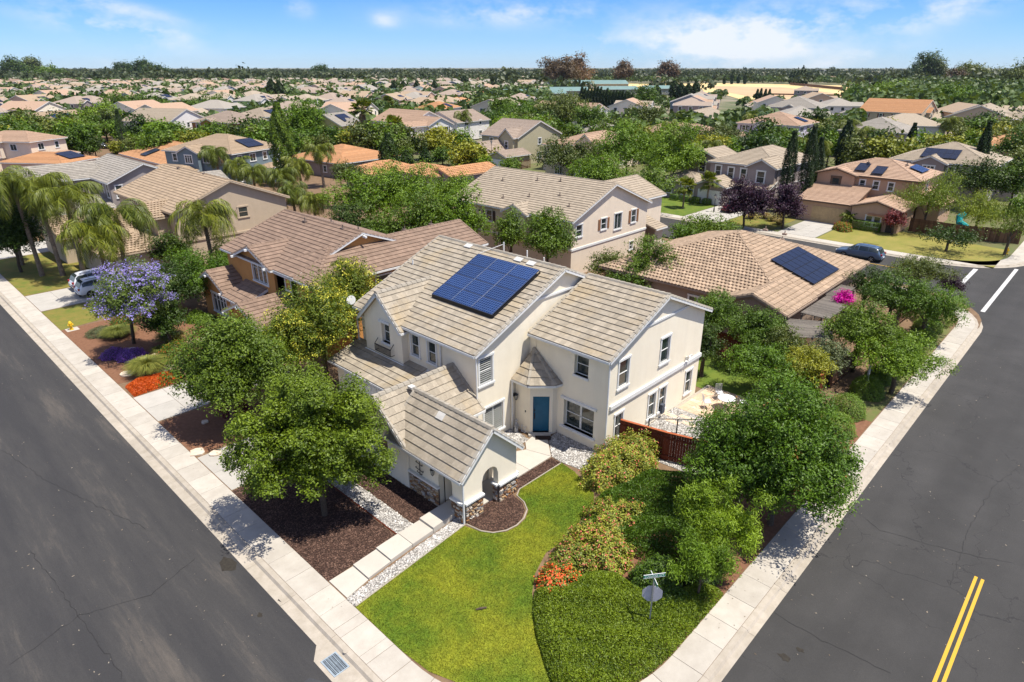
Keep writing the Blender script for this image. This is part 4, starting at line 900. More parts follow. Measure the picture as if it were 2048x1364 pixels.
def chips(name, polys, n, s, m, seed, tall=.5, z=.01):
    rs = np.random.default_rng(seed); P = np.concatenate([scatter(rs, p, int(n * abs(np.ptp(np.array(p)[:, 0]) * np.ptp(np.array(p)[:, 1])))) for p in polys]); n = len(P)
    # flattened octahedra
    base = np.array([(1, 0, 0), (0, .7, 0), (-1, 0, 0), (0, -.7, 0), (0, 0, tall), (0, 0, -tall)]); F = np.array([(0, 1, 4), (1, 2, 4), (2, 3, 4), (3, 0, 4)])
    a = rs.random(n) * 6.283; sc = s * (.5 + rs.random(n)); c, q = np.cos(a), np.sin(a); V = np.repeat(base[None], n, 0) * sc[:, None, None]; V += rs.normal(size=V.shape) * (sc * .15)[:, None, None]
    x = V[..., 0] * c[:, None] - V[..., 1] * q[:, None]; y = V[..., 0] * q[:, None] + V[..., 1] * c[:, None]
    V[..., 0] = x + P[:, 0:1]; V[..., 1] = y + P[:, 1:2]; V[..., 2] += z + rs.random(n)[:, None] * .02
    FF = (F[None] + (np.arange(n) * 6)[:, None, None]).reshape(-1, 3); o = D.objects.new(name, npmesh(name, V.reshape(-1, 3), FF, np.repeat(rs.random(n), 4), m)); COL.objects.link(o); o['kind'] = 'stuff'; return o
pebm = mat('pebble', (.46, .44, .41), (.28, .26, .235), rough=.85, scale=3, attr=.65); chipm = mat('bark_chip', (.055, .030, .022), (.12, .07, .05), rough=.95, scale=3, attr=.75)
tag(chips('gravel', list(GRAV.values()), 480, .038, pebm, 3), 'pale grey pebble gravel along the walk and round the front door', 'gravel')
tag(chips('bark_mulch', list(MULCH.values()), 420, .035, chipm, 5, .25), 'dark brown bark mulch in the front garden beds', 'mulch')
# front walk: separate cast slabs with steps
P_ = lambda name, par, pts, z1, rv: quadpiece(name, par, pts, -.15, z1, mat('concrete_pale', (.42, .385, .33), (.465, .43, .37), rough=.9, scale=1.2, detail=7, attr=.05, bump=.1, bscale=90), rv)
T = thing('front_walk', 'pale concrete front walk of stepped slabs from sidewalk to portico and door', 'walkway', (9.8, 19.4, 0))
zz = [.03, .11, .19, .19, .30]; xs = [9.84, 11.05, 12.32, 13.6, 14.88, 17.9]
ya = [20.08, 20.1, 20.18, 20.25, 20.28, 20.35]; yb = [18.72, 18.95, 19.08, 19.18, 19.25, 19.4]
for i in range(5): P_('slab', T, [(xs[i] + .012, yb[i]), (xs[i + 1] - .012, yb[i + 1] if i < 4 else 19.45), (xs[i + 1] - .012, ya[i + 1]), (xs[i] + .012, ya[i])], zz[i], random.random())
for i, q in enumerate(([(17.91, 19.07), (19.9, 19.07), (19.9, 20.46), (17.91, 20.46)], [(19.92, 19.42), (21.7, 19.42), (21.7, 20.5), (19.92, 20.5)], [(21.72, 19.42), (23.5, 19.42), (23.05, 20.9), (22.4, 21.25), (21.72, 20.5)], [(23.52, 19.44), (24.65, 20.65), (24.95, 21.15), (24.45, 21.6), (23.6, 21.45), (23.07, 20.9)], )): P_('slab', T, q, .05, random.random())
P_('door_step', T, [(24.2, 21.75), (25.15, 20.85), (25.6, 21.3), (24.65, 22.2)], .12, .5)
# timber edging along the beds
for pts in ([(13.62, 20.4), (13.62, 27.3)], [(9.85, 18.1), (16.3, 18.63)], [(16.35, 18.6), (16.5, 17.75), (16.8, 17.25), (17.35, 16.92), (17.95, 16.82), (18.55, 16.92), (19.15, 17.25), (19.5, 17.78), (19.63, 18.4), (20.1, 18.66), (23.4, 18.63)]):
    e = MB(); e.tube([(x, y, .02) for x, y in pts], [.03] * len(pts), 5); tag(e.build('garden_edging', woodred if pts[0][0] == 13.62 else gutterm), 'thin edging strip ' + {13.62: 'in rusty red between mulch bed and gravel path', 9.85: 'between the gravel and the lawn', 16.35: 'curving round the rounded mulch tongue'}[pts[0][0]], 'garden edging')
# driveways and neighbours' front yards on the left street
drv = mat('driveway_concrete', (.34, .32, .285), (.40, .375, .335), rough=.9, scale=.9, detail=8, attr=.06)
def drive(label, x0, y0, x1, y1, nx, ny, m=None, cat='driveway'):
    T = thing('driveway', label, cat, (x0, y0, 0)); 
    for i in range(nx):
        for j in range(ny): quadpiece('slab', T, [(x0 + (x1 - x0) * i / nx + .01, y0 + (y1 - y0) * j / ny + .01), (x0 + (x1 - x0) * (i + 1) / nx - .01, y0 + (y1 - y0) * j / ny + .01), (x0 + (x1 - x0) * (i + 1) / nx - .01, y0 + (y1 - y0) * (j + 1) / ny - .01), (x0 + (x1 - x0) * i / nx + .01, y0 + (y1 - y0) * (j + 1) / ny - .01)], -.1, .006, m or drv, random.random())
drive('concrete driveway of the cream corner house behind the street tree', 9.84, 29.3, 19.3, 33.6, 5, 2)
drive('concrete driveway beside the orange flower bed', 9.84, 39.4, 19.0, 43.8, 5, 2)
drive('concrete driveway with the white cars parked on it', 9.84, 67.3, 20, 73.2, 5, 2)
drive('concrete driveway at the far left edge behind the palms', 9.84, 90.5, 20, 97, 4, 3)
drive('broad pale driveway in front of the tan garage door', 84.75, 27.6, 94.6, 32.4, 3, 3)
drive('narrow driveway with the red car under the plum tree', 84.75, 40.5, 98.6, 46.3, 5, 2)
drylawn = mat('dry_lawn', (.20, .15, .035), (.10, .13, .018), scale=.9, detail=8, rough=.95, bump=.4, bscale=30)
greenlawn = mat('garden_lawn', (.07, .12, .012), (.12, .155, .018), scale=.8, detail=8, rough=.9, bump=.4, bscale=30)
surf('lawn', [(9.84, 60.9), (14.4, 61.5), (14.4, 67.1), (9.84, 67.1)], .0, drylawn); surf('lawn', [(9.84, 73.4), (18, 73.4), (18, 90.3), (9.84, 90.3)], .0, drylawn)
surf('lawn', [(84.75, 8.6), (94.5, 8.6), (96, 20), (94, 27.4), (84.75, 27.4)], .0, mat('verge_lawn', (.17, .17, .03), (.24, .20, .05), scale=.5, detail=8)); surf('lawn', [(84.75, 46.5), (97, 46.5), (97, 60), (84.75, 60)], .0, greenlawn)
surf('lawn', [(84.75, 33.5), (94, 33.5), (94, 40.3), (84.75, 40.3)], .0, drylawn)
surf('lawn', [(36.9, 12.2), (43.5, 12.2), (43.5, 20), (36.9, 20)], .0, greenlawn)
surf('lawn', [(40, 7.72), (61, 7.72), (61, 9.2), (40, 9.2)], .0, mat('verge_rough', (.15, .12, .05), (.10, .12, .03), scale=1.2, detail=8))
redbark = mat('red_brown_mulch', (.14, .065, .035), (.20, .10, .055), rough=.95, scale=5, detail=8, bump=.6, bscale=30)
surf('mulch_bed', [(9.84, 46.8), (19.4, 44), (19.4, 60.8), (9.84, 60.8)], .0, redbark); surf('mulch_bed', [(9.84, 33.8), (19, 33.8), (19, 39.2), (9.84, 39.2)], .0, redbark)
surf('mulch_bed', [(17.2, 7.7), (40, 7.7), (40, 11.9), (27, 12.0), (25, 16), (23.6, 17.2), (22.5, 15.3), (19, 14), (18, 9)], -.004, redbark)
pm = mat('sandstone_paver', (.50, .36, .235), (.58, .45, .33), rough=.85, scale=2, attr=.16)
T = thing('patio', 'peach stone paver patio at the back corner of the cream house', 'patio', (33.3, 15, 0)); rs = random.Random(2)
yy = 12.4; j = 0
while yy < 17.35:
    xx = 33.35 - (j % 2) * .3; hgt = .45 if j % 2 else .6
    while xx < 37.6:
        w_ = rs.choice((.45, .6, .9)); a_, b_ = max(xx, 33.35), min(xx + w_, 37.6)
        if b_ - a_ > .08 and not (yy + hgt > 17.42): quadpiece('paver', T, [(a_ + .008, yy + .008), (b_ - .008, yy + .008), (b_ - .008, yy + hgt - .008), (a_ + .008, yy + hgt - .008)], -.1, .02 + rs.uniform(0, .006), pm, rs.random())
        xx += w_
    yy += hgt; j += 1
surf('patio_base', [(33.3, 12.3), (37.62, 12.3), (37.62, 17.42), (33.3, 17.42)], .008, gutterm)
# ---------------------------------------------------------------- roof / wall colours
def ex_stain(t, L, tcn, cur, mul):
    a = N(t, 'ShaderNodeTexNoise'); a.inputs['Scale'].default_value = .7; a.inputs['Detail'].default_value = 7; L(tcn.outputs['Object'], a.inputs['Vector'])
    rp = N(t, 'ShaderNodeValToRGB'); e = rp.color_ramp.elements; e[0].position = .5; e[0].color = (0, 0, 0, 1); e[1].position = .75; e[1].color = (.55, .55, .55, 1); L(a.outputs[0], rp.inputs[0])
    mm = N(t, 'ShaderNodeMix', data_type='RGBA'); L(rp.outputs[0], mm.inputs[0]); L(cur, mm.inputs[6]); mm.inputs[7].default_value = (.34, .25, .13, 1)
    b = N(t, 'ShaderNodeTexNoise'); b.inputs['Scale'].default_value = 7; b.inputs['Detail'].default_value = 6; L(tcn.outputs['Object'], b.inputs['Vector']); return mul(mm.outputs[2], b.outputs[0], .28)
def roofmat(name, c, c2=None, attr=.32, stain=False): return mat(name, c, c2, rough=.85, scale=2.2, detail=6, attr=attr, extra=ex_stain if stain else None, bump=.12, bscale=70)
R_main = roofmat('roof_tile_grey_tan', (.265, .225, .17), (.31, .268, .208), .24, True)
R_cap = roofmat('ridge_tile_pale', (.27, .24, .195), (.33, .295, .24), .15)
R_brown = roofmat('roof_tile_brown', (.185, .125, .09), (.225, .155, .112), .22)
R_tan = roofmat('roof_tile_tan', (.29, .215, .14), (.34, .255, .175), .2)
R_beige = roofmat('roof_tile_beige', (.285, .232, .17), (.335, .277, .208), .15)
R_hip = roofmat('roof_tile_rose_tan', (.30, .215, .145), (.355, .26, .18), .3)
R_terra = roofmat('roof_tile_terracotta', (.38, .19, .085), (.44, .24, .12), .3)
R_rose = roofmat('roof_tile_pinkish', (.325, .215, .145), (.385, .265, .185), .22)
R_grey = roofmat('roof_tile_grey', (.25, .225, .19), (.30, .27, .23), .2)
R_taupe = roofmat('roof_tile_taupe', (.26, .20, .155), (.31, .245, .195), .2)
def ex_streak(t, L, tcn, cur, mul):
    mp_ = N(t, 'ShaderNodeMapping'); mp_.inputs['Scale'].default_value = (2.2, 2.2, .25); L(tcn.outputs['Object'], mp_.inputs[0]); a = N(t, 'ShaderNodeTexNoise'); a.inputs['Scale'].default_value = 1; a.inputs['Detail'].default_value = 6; L(mp_.outputs[0], a.inputs['Vector']); return mul(cur, a.outputs[0], .07)
def wm(name, c, c2=None): return mat('stucco_' + name, c, c2 or tuple(x * .93 for x in c), rough=.92, scale=1.1, detail=6, bump=.2, bscale=110, extra=ex_streak)
S_cream = wm('cream', (.82, .745, .595), (.79, .71, .56)); S_ochre = wm('ochre', (.54, .265, .085)); S_tan = wm('tan', (.50, .40, .285)); S_grey = wm('warm_grey', (.30, .265, .25))
S_pink = wm('pale_pink_beige', (.72, .61, .475)); S_hip = wm('taupe', (.30, .225, .17)); S_mauve = wm('mauve_grey', (.30, .25, .235)); S_brown = wm('rosy_tan', (.46, .30, .20)); S_blue = wm('slate_blue', (.16, .21, .24)); S_navy = wm('navy', (.035, .05, .095))
S_brick = mat('brick_red', (.22, .075, .045), (.28, .10, .06), scale=6, detail=6); S_white = wm('white', (.70, .67, .63)); S_yel = wm('pale_yellow', (.60, .47, .22)); S_olive = wm('olive_beige', (.40, .36, .235)); S_khaki = wm('khaki', (.24, .235, .185)); S_peach = wm('peach', (.60, .42, .30)); S_lilac = wm('lilac_white', (.58, .54, .62))
# ---------------------------------------------------------------- cream corner house
T = thing('corner_house', 'large cream two-storey corner house with grey-tan tile roof and blue solar array', 'house', (21.4, 23.1, 0))
pieces = []; H = newH('flat', pieces, 300, 3)
sh = lambda c, z, w, h, f='S', st='sh', **o: (f, c, z, w, h, st, o)
block(H, 21.1, 22.87, 35.9, 34.25, 5.9, 'y', .435, oh=.35, rk=.28, walls='WSEN', wins=[
    sh(22.16, 3.78, .98, 1.62, blind=1), sh(22.72, .45, 1.5, 1.75, st='slider'), sh(28.45, 4.05, .72, 1.35, 'W'), sh(26.9, 4.05, .72, 1.35, 'W')])
block(H, 25.35, 17.15, 36.3, 22.9, 5.95, 'y', .42, oh=.4, rk=.28, walls='WSE', wins=[
    sh(27.1, 3.8, .92, 1.62), sh(31.35, 3.82, .92, 1.62), sh(26.95, .55, .72, 1.6), sh(30.4, .5, .72, 1.6), sh(31.58, .5, .72, 1.6), sh(34.7, .52, .72, 1.6),
    sh(19.3, 4.25, .98, 1.25, 'W', rec=.26, trim=0), sh(19.35, .72, 2.15, 1.75, 'W', 'double', rec=.26, trim=0)])
H['wall'].face([(25.75, 22.6, 0), (25.75, 23.2, 0), (25.75, 23.2, 6.0), (25.75, 22.6, 6.0)])
block(H, 20.72, 28.9, 25.3, 33.2, 5.6, 'x', .93, z0=3.0, oh=.25, rk=.28, walls='WSN', wins=[sh(30.75, 4.35, .8, 1.3, 'W', rec=.24, trim=0)])
block(H, 19.0, 27.4, 21.45, 34.4, 2.75, 'shedW', .32, oh=.35, walls='WN', wins=[])
block(H, 15.95, 22.55, 21.44, 27.5, 2.68, 'x', .79, oh=.28, rk=.3, walls='WSN', wins=[sh(25.0, .55, 1.1, 1.6, 'W', rec=.2, trim=0)])
block(H, 15.97, 18.45, 20.13, 24.2, 2.68, 'y', .93, oh=.38, rk=.28, walls='')
# entrance bay roof and walls
ap = (25.70, 22.72, 4.95); ev = [(24.18, 23.1, 3.38), (24.18, 21.82, 3.38), (25.28, 20.68, 3.38), (25.74, 20.60, 3.38)]
for a, b in zip(ev[:-1], ev[1:]):
    A, B, C = map(np.array, (a, b, ap)); U = vn(B - A); Nn = vn(np.cross(U, C - A)); V = np.cross(Nn, U); V = V if V[2] > 0 else -V
    slope(H, A, U, V, [(0, 0), (np.dot(B - A, U), 0), (np.dot(C - A, U), np.dot(C - A, V))], 'flat'); fascia(H, a, b, 'eave')
for a in ev[1:3]: caps(H, a, ap, .24, .42)
W_ = H['wall']
for a, b in (((24.5, 23.1), (24.5, 21.93)), ((25.4, 20.97), (25.76, 20.92))): W_.face([(*a, 0), (*b, 0), (*b, 3.42), (*a, 3.42)])
dA, dB = np.array([24.5, 21.93]), np.array([25.4, 20.97]); dU = vn(dB - dA); dL = np.linalg.norm(dB - dA); dIn = np.array([.729, .684]); wallface(H, (*dA, 0), (*dU, 0)[:2] if 0 else dU, dL, 0, 3.42, None, [(.17, 1.13, .12, 2.5)], dIn, .16)
# portico walls with arched openings
def archwall(mb, P0, U, L, thick, inn, zt, opens, gab=None, n=12):
    """wall slab with arches: opens = (u0,u1,z_spring) semicircular tops"""
    P0, U, inn = np.array(P0, float), vn(U), np.array(inn, float)
    def top(u):
        if gab: return zt + (gab[1] - zt) * (1 - abs(u - gab[0]) / (L / 2))
        return zt
    for k in (0, thick):
        P = lambda u, z: (P0[0] + U[0] * u + inn[0] * k, P0[1] + U[1] * u + inn[1] * k, z)
        cuts = sorted({0, L} | ({gab[0]} if gab else set()) | {o[0] for o in opens} | {o[1] for o in opens} | {o[0] + (o[1] - o[0]) * i / n for o in opens for i in range(n + 1)})
        for a, b in zip(cuts[:-1], cuts[1:]):
            m = (a + b) / 2; zb = [0, 0]
            for o in opens:
                if o[0] < m < o[1]:
                    r_ = (o[1] - o[0]) / 2; c = (o[0] + o[1]) / 2; zb = [o[2] + math.sqrt(max(0, r_ * r_ - (q - c) ** 2)) for q in (a, b)]
            mb.face([P(a, zb[0]), P(b, zb[1]), P(b, top(b)), P(a, top(a))])
    for o in opens:
        r_ = (o[1] - o[0]) / 2; c = (o[0] + o[1]) / 2; pts = [(o[0], 0)] + [(c - r_ * math.cos(math.pi * i / n), o[2] + r_ * math.sin(math.pi * i / n)) for i in range(n + 1)] + [(o[1], 0)]
        for (a, za), (b, zb_) in zip(pts[:-1], pts[1:]):
            Q = lambda u, z, k: (P0[0] + U[0] * u + inn[0] * k, P0[1] + U[1] * u + inn[1] * k, z)
            mb.face([Q(a, za, 0), Q(b, zb_, 0), Q(b, zb_, thick), Q(a, za, thick)])
archwall(W_, (16.38, 18.73), (1, 0), 3.56, .34, (0, 1), 2.9, [(1.17, 2.26, 1.74)], (1.78, 4.45))
archwall(W_, (16.38, 22.8), (0, -1), 4.07, .34, (1, 0), 2.92, [(2.22, 3.24, 1.70)])
archwall(W_, (19.94, 22.8), (0, -1), 4.07, -.34, (1, 0), 2.92, [(2.42, 3.66, 1.65)])
W_.face([(16.7, 20.48, 0), (19.62, 20.48, 0), (19.62, 20.48, 3.0), (16.7, 20.48, 3.0)])
# trims: belt course, ledges, downspouts, gable bands
tr = H['trim']
tr.bar((25.95, 17.38, 2.86), (35.95, 17.38, 2.86), .13, .24); tr.bar((26.0, 17.405, 2.70), (35.92, 17.405, 2.70), .05, .08)
for (a, b, c) in ((28.0, 33.9, 17.40),): tr.bar((a, c, 6.78), (b, c, 6.78), .05, .13)
tr.bar((25.9, 23.1, 7.65), (31, 23.1, 7.65), .05, .13)
for (x, y, z1) in ((25.66, 17.36, 5.8), (21.36, 23.05, 5.75), (21.38, 26.05, 5.8), (24.12, 23.0, 3.25), (21.2, 34.1, 5.7), (16.27, 18.66, 2.6)): tr.bar((x, y, .05 if x != 21.38 else 3.5), (x, y, z1), .07, .07)
for (a, b, z, w_) in (((20.95, 31.3), (20.95, 30.2), 5.72, .14), ((25.70, 19.95), (25.70, 18.65), 5.58, .14), ((25.70, 20.62), (25.70, 18.1), 2.55, .14)): tr.bar((*a, z), (*b, z), .12, w_)
tr.bar((25.68, 20.62, .66), (25.68, 18.1, .66), .16, .10); tr.bar((20.93, 33.0, 3.32), (20.93, 29.05, 3.32), .12, .16); tr.bar((21.4, 29.0, 3.42), (21.4, 27.2, 3.42), .1, .12)
finish(H, T, S_cream, R_main, white, capm=R_cap)
# dark room behind glass is the pane itself; blinds behind the two glazed gable windows
for (cx_, z0_, w_, h_) in ((22.16, 3.78, .98, 1.62), (22.72, .45, 1.5, 1.75)):
    b = MB(); n = int(h_ / .13)
    for i in range(n):
        if abs(i / n - .5) < .03 and w_ < 1: continue
        z = z0_ + .06 + i * (h_ - .1) / n; b.box(cx_ - w_ / 2 + .06, 23.196, z, cx_ + w_ / 2 - .06, 23.215, z + .03)
    b.build('blind', blindm, T)
# garage door behind the tree
g = MB(); g.box(19.3, 28.4, 0, 19.36, 33.2, 2.3); 
for i in range(4):
    for j in range(8): g.box(19.27, 28.5 + j * .59, .1 + i * .56, 19.3, 28.98 + j * .59, .52 + i * .56)
g.build('garage_door', white, T)
# front door
dm = mat('blue_door_paint', (.012, .105, .19), (.01, .09, .165), rough=.45)
P0 = dA + dU * .17 + dIn * .16; d = MB(); d.obox((*P0, .12), (*(dU * .96), 0), (*(dIn * .04), 0), (0, 0, 2.38))
for i in range(2):
    for j, (za, zb_) in enumerate(((.25, 1.0), (1.12, 2.3))):
        q = P0 + dU * (.12 + .40 * i) - dIn * .008; d.obox((*q, .12 + za), (*(dU * .32), 0), (*(dIn * .01), 0), (0, 0, zb_ - za))
door = d.build('front_door', dm, T); h = MB(); q = P0 + dU * .1 - dIn * .05; h.bar((*q, .95), (*q, 1.35), .04, .05); h.bar((*q, 1.5), (*q, 1.58), .06, .04); h.build('door_handle', metal, door)
for z, s in ((1.35, .06),):
    b = MB(); b.box(24.46, 22.25, z, 24.5, 22.3, z + .1); b.build('doorbell', metal, T)
# wall lanterns
def lantern(par, x, y, z, nx, ny):
    m = MB(); cx_, cy_ = x + nx * .2, y + ny * .2; m.bar((x, y, z + .1), (x + nx * .03, y + ny * .03, z + .1), .1, .2); m.bar((x, y, z + .2), (cx_, cy_, z + .3), .03, .03)
    m.tube([(cx_, cy_, z + .28), (cx_, cy_, z + .22), (cx_, cy_, z + .16)], [.02, .1, .13], 6); 
    for k in range(6): a = k * math.pi / 3; m.bar((cx_ + .11 * math.cos(a), cy_ + .11 * math.sin(a), z + .16), (cx_ + .07 * math.cos(a), cy_ + .07 * math.sin(a), z - .12), .015, .015)
    m.tube([(cx_, cy_, z - .12), (cx_, cy_, z - .18)], [.08, .03], 6); l = m.build('wall_lantern', metal, par); g_ = MB(); g_.tube([(cx_, cy_, z + .15), (cx_, cy_, z - .11)], [.1, .065], 6); g_.build('lamp_glass', mat('frosted_glass', (.5, .48, .42), rough=.3), l)
lantern(T, 16.38, 20.75, 2.0, -1, 0); lantern(T, 24.35, 23.1, 2.15, 0, -1)
# balconet
b = MB(); b.bar((20.72, 31.62, 4.15), (20.72, 30.0, 4.15), .05, .05); b.bar((20.72, 31.62, 3.72), (20.72, 30.0, 3.72), .035, .035)
for i in range(14): y = 31.6 - i * .122; b.bar((20.72, y, 3.7), (20.72, y, 4.15), .034, .034)
for y in (31.62, 30.0): b.bar((20.72, y, 4.15), (21.0, y, 4.45), .03, .03); b.bar((20.72, y, 3.72), (21.0, y, 3.72), .03, .03)
b.build('balconet', metal, T)
# stone veneer piers: every visible stone its own piece
stm = [mat('stone_%s' % n, c, tuple(x * .8 for x in c), rough=.95, scale=6, bump=.5, bscale=30) for n, c in (('tan', (.42, .28, .15)), ('buff', (.52, .42, .30)), ('brown', (.20, .12, .075)), ('grey', (.33, .31, .29)), ('rust', (.36, .18, .08)), ('pale', (.58, .52, .44)))]
mort = mat('mortar', (.12, .09, .07), rough=.95)
v = MB(); V_ = [((16.38, 18.73), (17.55, 18.73), 1.05), ((18.64, 18.73), (19.94, 18.73), .98), ((16.38, 19.6), (16.38, 18.73), 1.03), ((16.38, 22.8), (16.38, 20.52), 1.08), ((19.94, 18.73), (19.94, 19.5), .98), ((18.64, 19.07), (18.64, 18.73), .98)]
for (a, b_, h_) in V_:
    a, b_ = np.array(a), np.array(b_); u = vn(b_ - a); n_ = np.array([u[1], -u[0]]); n_ = n_ if (n_[0] < 0 or n_[1] < 0) else -n_
    if a[0] == b_[0] == 19.94: n_ = np.array([1, 0])
    if a[0] == b_[0] == 18.64: n_ = np.array([-1, 0])
    v.obox((*(a), 0), (*(b_ - a), 0), (*(n_ * .06), 0), (0, 0, h_))
sv = v.build('stone_veneer', mort, T); OFF[sv.name] = OFF[T.name]
SM = {}
rs = random.Random(9)
for (a, b_, h_) in V_:
    a, b_ = np.array(a), np.array(b_); L_ = np.linalg.norm(b_ - a); u = vn(b_ - a); n_ = np.array([u[1], -u[0]]); n_ = n_ if (n_[0] < 0 or n_[1] < 0) else -n_
    if a[0] == b_[0] == 19.94: n_ = np.array([1, 0])
    if a[0] == b_[0] == 18.64: n_ = np.array([-1, 0])
    z = .01
    while z < h_ - .06:
        hh = min(rs.choice((.07, .10, .13)), h_ - z); q = 0
        while q < L_ - .03:
            ww = min(rs.choice((.16, .22, .3, .38)), L_ - q); 
            if L_ - q - ww < .08: ww = L_ - q
            mi = rs.randrange(6); k = (mi, rs.randrange(4))
            if k not in SM:
                r2 = random.Random(k[0] * 10 + k[1]); m = MB(); j = lambda s=.1: r2.uniform(0, s)
                bs = [(j(), 0, j()), (1 - j(), 0, j()), (1 - j(), 0, 1 - j()), (j(), 0, 1 - j())]; fr = [(.12 + j(), 1, .12 + j()), (.88 - j(), 1, .12 + j()), (.88 - j(), 1, .88 - j()), (.12 + j(), 1, .88 - j())]
                m.idx(bs + fr, [(4, 5, 6, 7), (0, 1, 5, 4), (1, 2, 6, 5), (2, 3, 7, 6), (3, 0, 4, 7)]); SM[k] = m.mesh('stone', stm[mi])
            O_ = np.array([*(a + u * q + n_ * .058), z]) - np.array(OFF[T.name]); d_ = rs.uniform(.03, .07); uu = u * (ww - .012); nn_ = n_ * d_
            place('stone', SM[k], sv, Matrix(((uu[0], nn_[0], 0, O_[0]), (uu[1], nn_[1], 0, O_[1]), (0, 0, hh - .012, O_[2]), (0, 0, 0, 1)))); q += ww
        z += hh
c = MB()
for (a, b_, h_) in V_:
    a, b_ = np.array(a, float), np.array(b_, float); n_ = (b_ - a); u = vn(n_); nn_ = np.array([u[1], -u[0]]); nn_ = nn_ if (nn_[0] < 0 or nn_[1] < 0) else -nn_
    if a[0] == b_[0] == 19.94: nn_ = np.array([1, 0])
    if a[0] == b_[0] == 18.64: nn_ = np.array([-1, 0])
    c.obox((*(a - u * .02 - nn_ * .02), h_), (*(n_ + u * .04), 0), (*(nn_ * .19), 0), (0, 0, .1))
c.build('stone_cap', white, T)
# roof penetrations, pale replacement tiles, dish
v = MB()
for (x, y) in ((28.2, 30.9), (28.15, 26.3), (28.1, 25.2)):
    z = 5.9 + .435 * (x - 21.1) + .07; v.obox((x - .16, y - .28, z - .07), (.33, 0, .33 * .435), (0, .6, 0), (0, 0, .045))
v.obox((17.42, 21.35, 4.13 - .05), (.28, 0, .26), (0, .5, 0), (-.03, 0, .04)); v.obox((17.9, 24.3, 4.55), (.3, 0, .0), (0, .35, .0), (0, 0, .12)); v.build('roof_vent', mat('pale_vent_tile', (.55, .53, .49)), T)
v = MB()
for (x, y, h_) in ((29.5, 28.9, .75), (29.7, 27.0, .6), (30.2, 26.0, .45), (32.2, 22.0, .3), (25.5, 33.5, .35)): z = 9.12 - .435 * abs(x - 28.5); v.tube([(x, y, z), (x, y, z + h_)], [.045, .045], 8)
v.tube([(27.8, 29.4, 8.95), (29.0, 28.5, 9.45)], [.02, .02], 5); v.build('vent_pipe', white, T)
v = MB(); v.tube([(21.3, 34.35, 5.7), (21.2, 34.5, 6.1)], [.02, .02], 6)
for i in range(1): v.tube([(21.2, 34.5, 6.15), (21.12, 34.42, 6.2), (21.05, 34.36, 6.25)], [.05, .22, .3], 14)
v.build('satellite_dish', mat('dish_grey', (.6, .6, .58)), T)
v = MB(); v.bar((34.0, 17.3, 3.1), (34.0, 17.3, 3.35), .06, .2); v.tube([(34.0, 17.25, 3.35), (33.85, 17.05, 3.5)], [.05, .07], 8); v.tube([(34.0, 17.25, 3.35), (34.15, 17.05, 3.5)], [.05, .07], 8); v.build('floodlight', white, T)
v = MB(); v.box(31.4, 17.22, .35, 31.7, 17.42, .95); v.build('meter_box', mat('meter_grey', (.07, .08, .1)), T)
SA = thing('solar_array', 'blue twelve-panel solar array in three columns on the front slope of the cream house roof', 'solar panels', (23.6, 24.0, 7.1))
k = .435; kk = math.sqrt(1 + k * k); solar(SA, (23.62, 29.24, 5.9 + k * 2.52 + .08), (0, -1, 0), (1, 0, k), 3, 4, 1.73, 1.075, dark=False, lift=.17)
s = MB(); s.obox((23.56, 24.02, 5.9 + k * 2.46 + .02), (.04, 0, .02), (0, 5.24, 0), (0, 0, .24)); s.obox((23.6, 23.99, 5.9 + k * 2.5 + .04), (3.98, 0, 3.98 * k), (0, .03, 0), (0, 0, .15)); s.build('skirt', MATS['black_frame'], SA)
for yy in (27.5, 25.76): s = MB(); s.obox((23.62, yy - .012, 5.9 + k * 2.52 + .29), (3.97, 0, 3.97 * k), (0, .04, 0), (0, 0, .015)); s.build('rail', MATS['aluminium_frame'], SA)
# ironwork wall ornament
a = MB(); x = 16.3
a.bar((x, 21.9, 2.3), (x, 21.9, 1.25), .03, .03)
for z, w_ in ((2.15, .25), (1.85, .4), (1.5, .5), (1.3, .3)): a.bar((x, 21.9 - w_ / 2, z), (x, 21.9 + w_ / 2, z + .05), .025, .025); a.tube([(x, 21.9 - w_ / 2, z), (x - .03, 21.9 - w_ / 2 - .05, z + .06), (x, 21.9 - w_ / 2, z + .1)], [.02] * 3, 5); a.tube([(x, 21.9 + w_ / 2, z + .05), (x - .03, 21.9 + w_ / 2 + .05, z + .1), (x, 21.9 + w_ / 2, z + .14)], [.02] * 3, 5)
tag(a.build('wall_ornament', mat('rusty_iron', (.07, .05, .045))), 'rusty iron scrollwork ornament on the portico wall beside the lantern', 'wall ornament')
# things by the front door
a = MB(); b0 = at(1050, 866) ; x, y = b0[0], b0[1]
for dx in (0, .45):
    for dy in (0, .3): a.bar((x + dx, y + dy, 0), (x + dx, y + dy, .42), .03, .03)
for z in (.03, .4): a.bar((x, y, z), (x + .45, y, z), .03, .03); a.bar((x, y + .3, z), (x + .45, y + .3, z), .03, .03); a.bar((x, y, z), (x, y + .3, z), .03, .03); a.bar((x + .45, y, z), (x + .45, y + .3, z), .03, .03)
tag(a.build('plant_stand', white), 'small white metal box-frame stand beside the blue front door', 'plant stand')
a = MB(); b0 = at(1036, 866); x, y = b0[0] , b0[1] + .15
a.tube([(x, y, 0), (x, y, .18), (x, y, .4), (x, y, .62), (x, y, .72)], [.11, .13, .10, .09, .03], 8); a.tube([(x, y, .74), (x, y, .82), (x, y, .9)], [.05, .075, .04], 8); a.tube([(x - .1, y, .55), (x - .16, y - .1, .35)], [.04, .03], 6); a.tube([(x + .1, y, .55), (x + .16, y - .1, .35)], [.04, .03], 6)
tag(a.build('garden_statue', mat('statue_stone', (.45, .45, .44), (.2, .2, .2), scale=8)), 'little grey and white garden figure against the wall left of the blue door', 'garden statue')
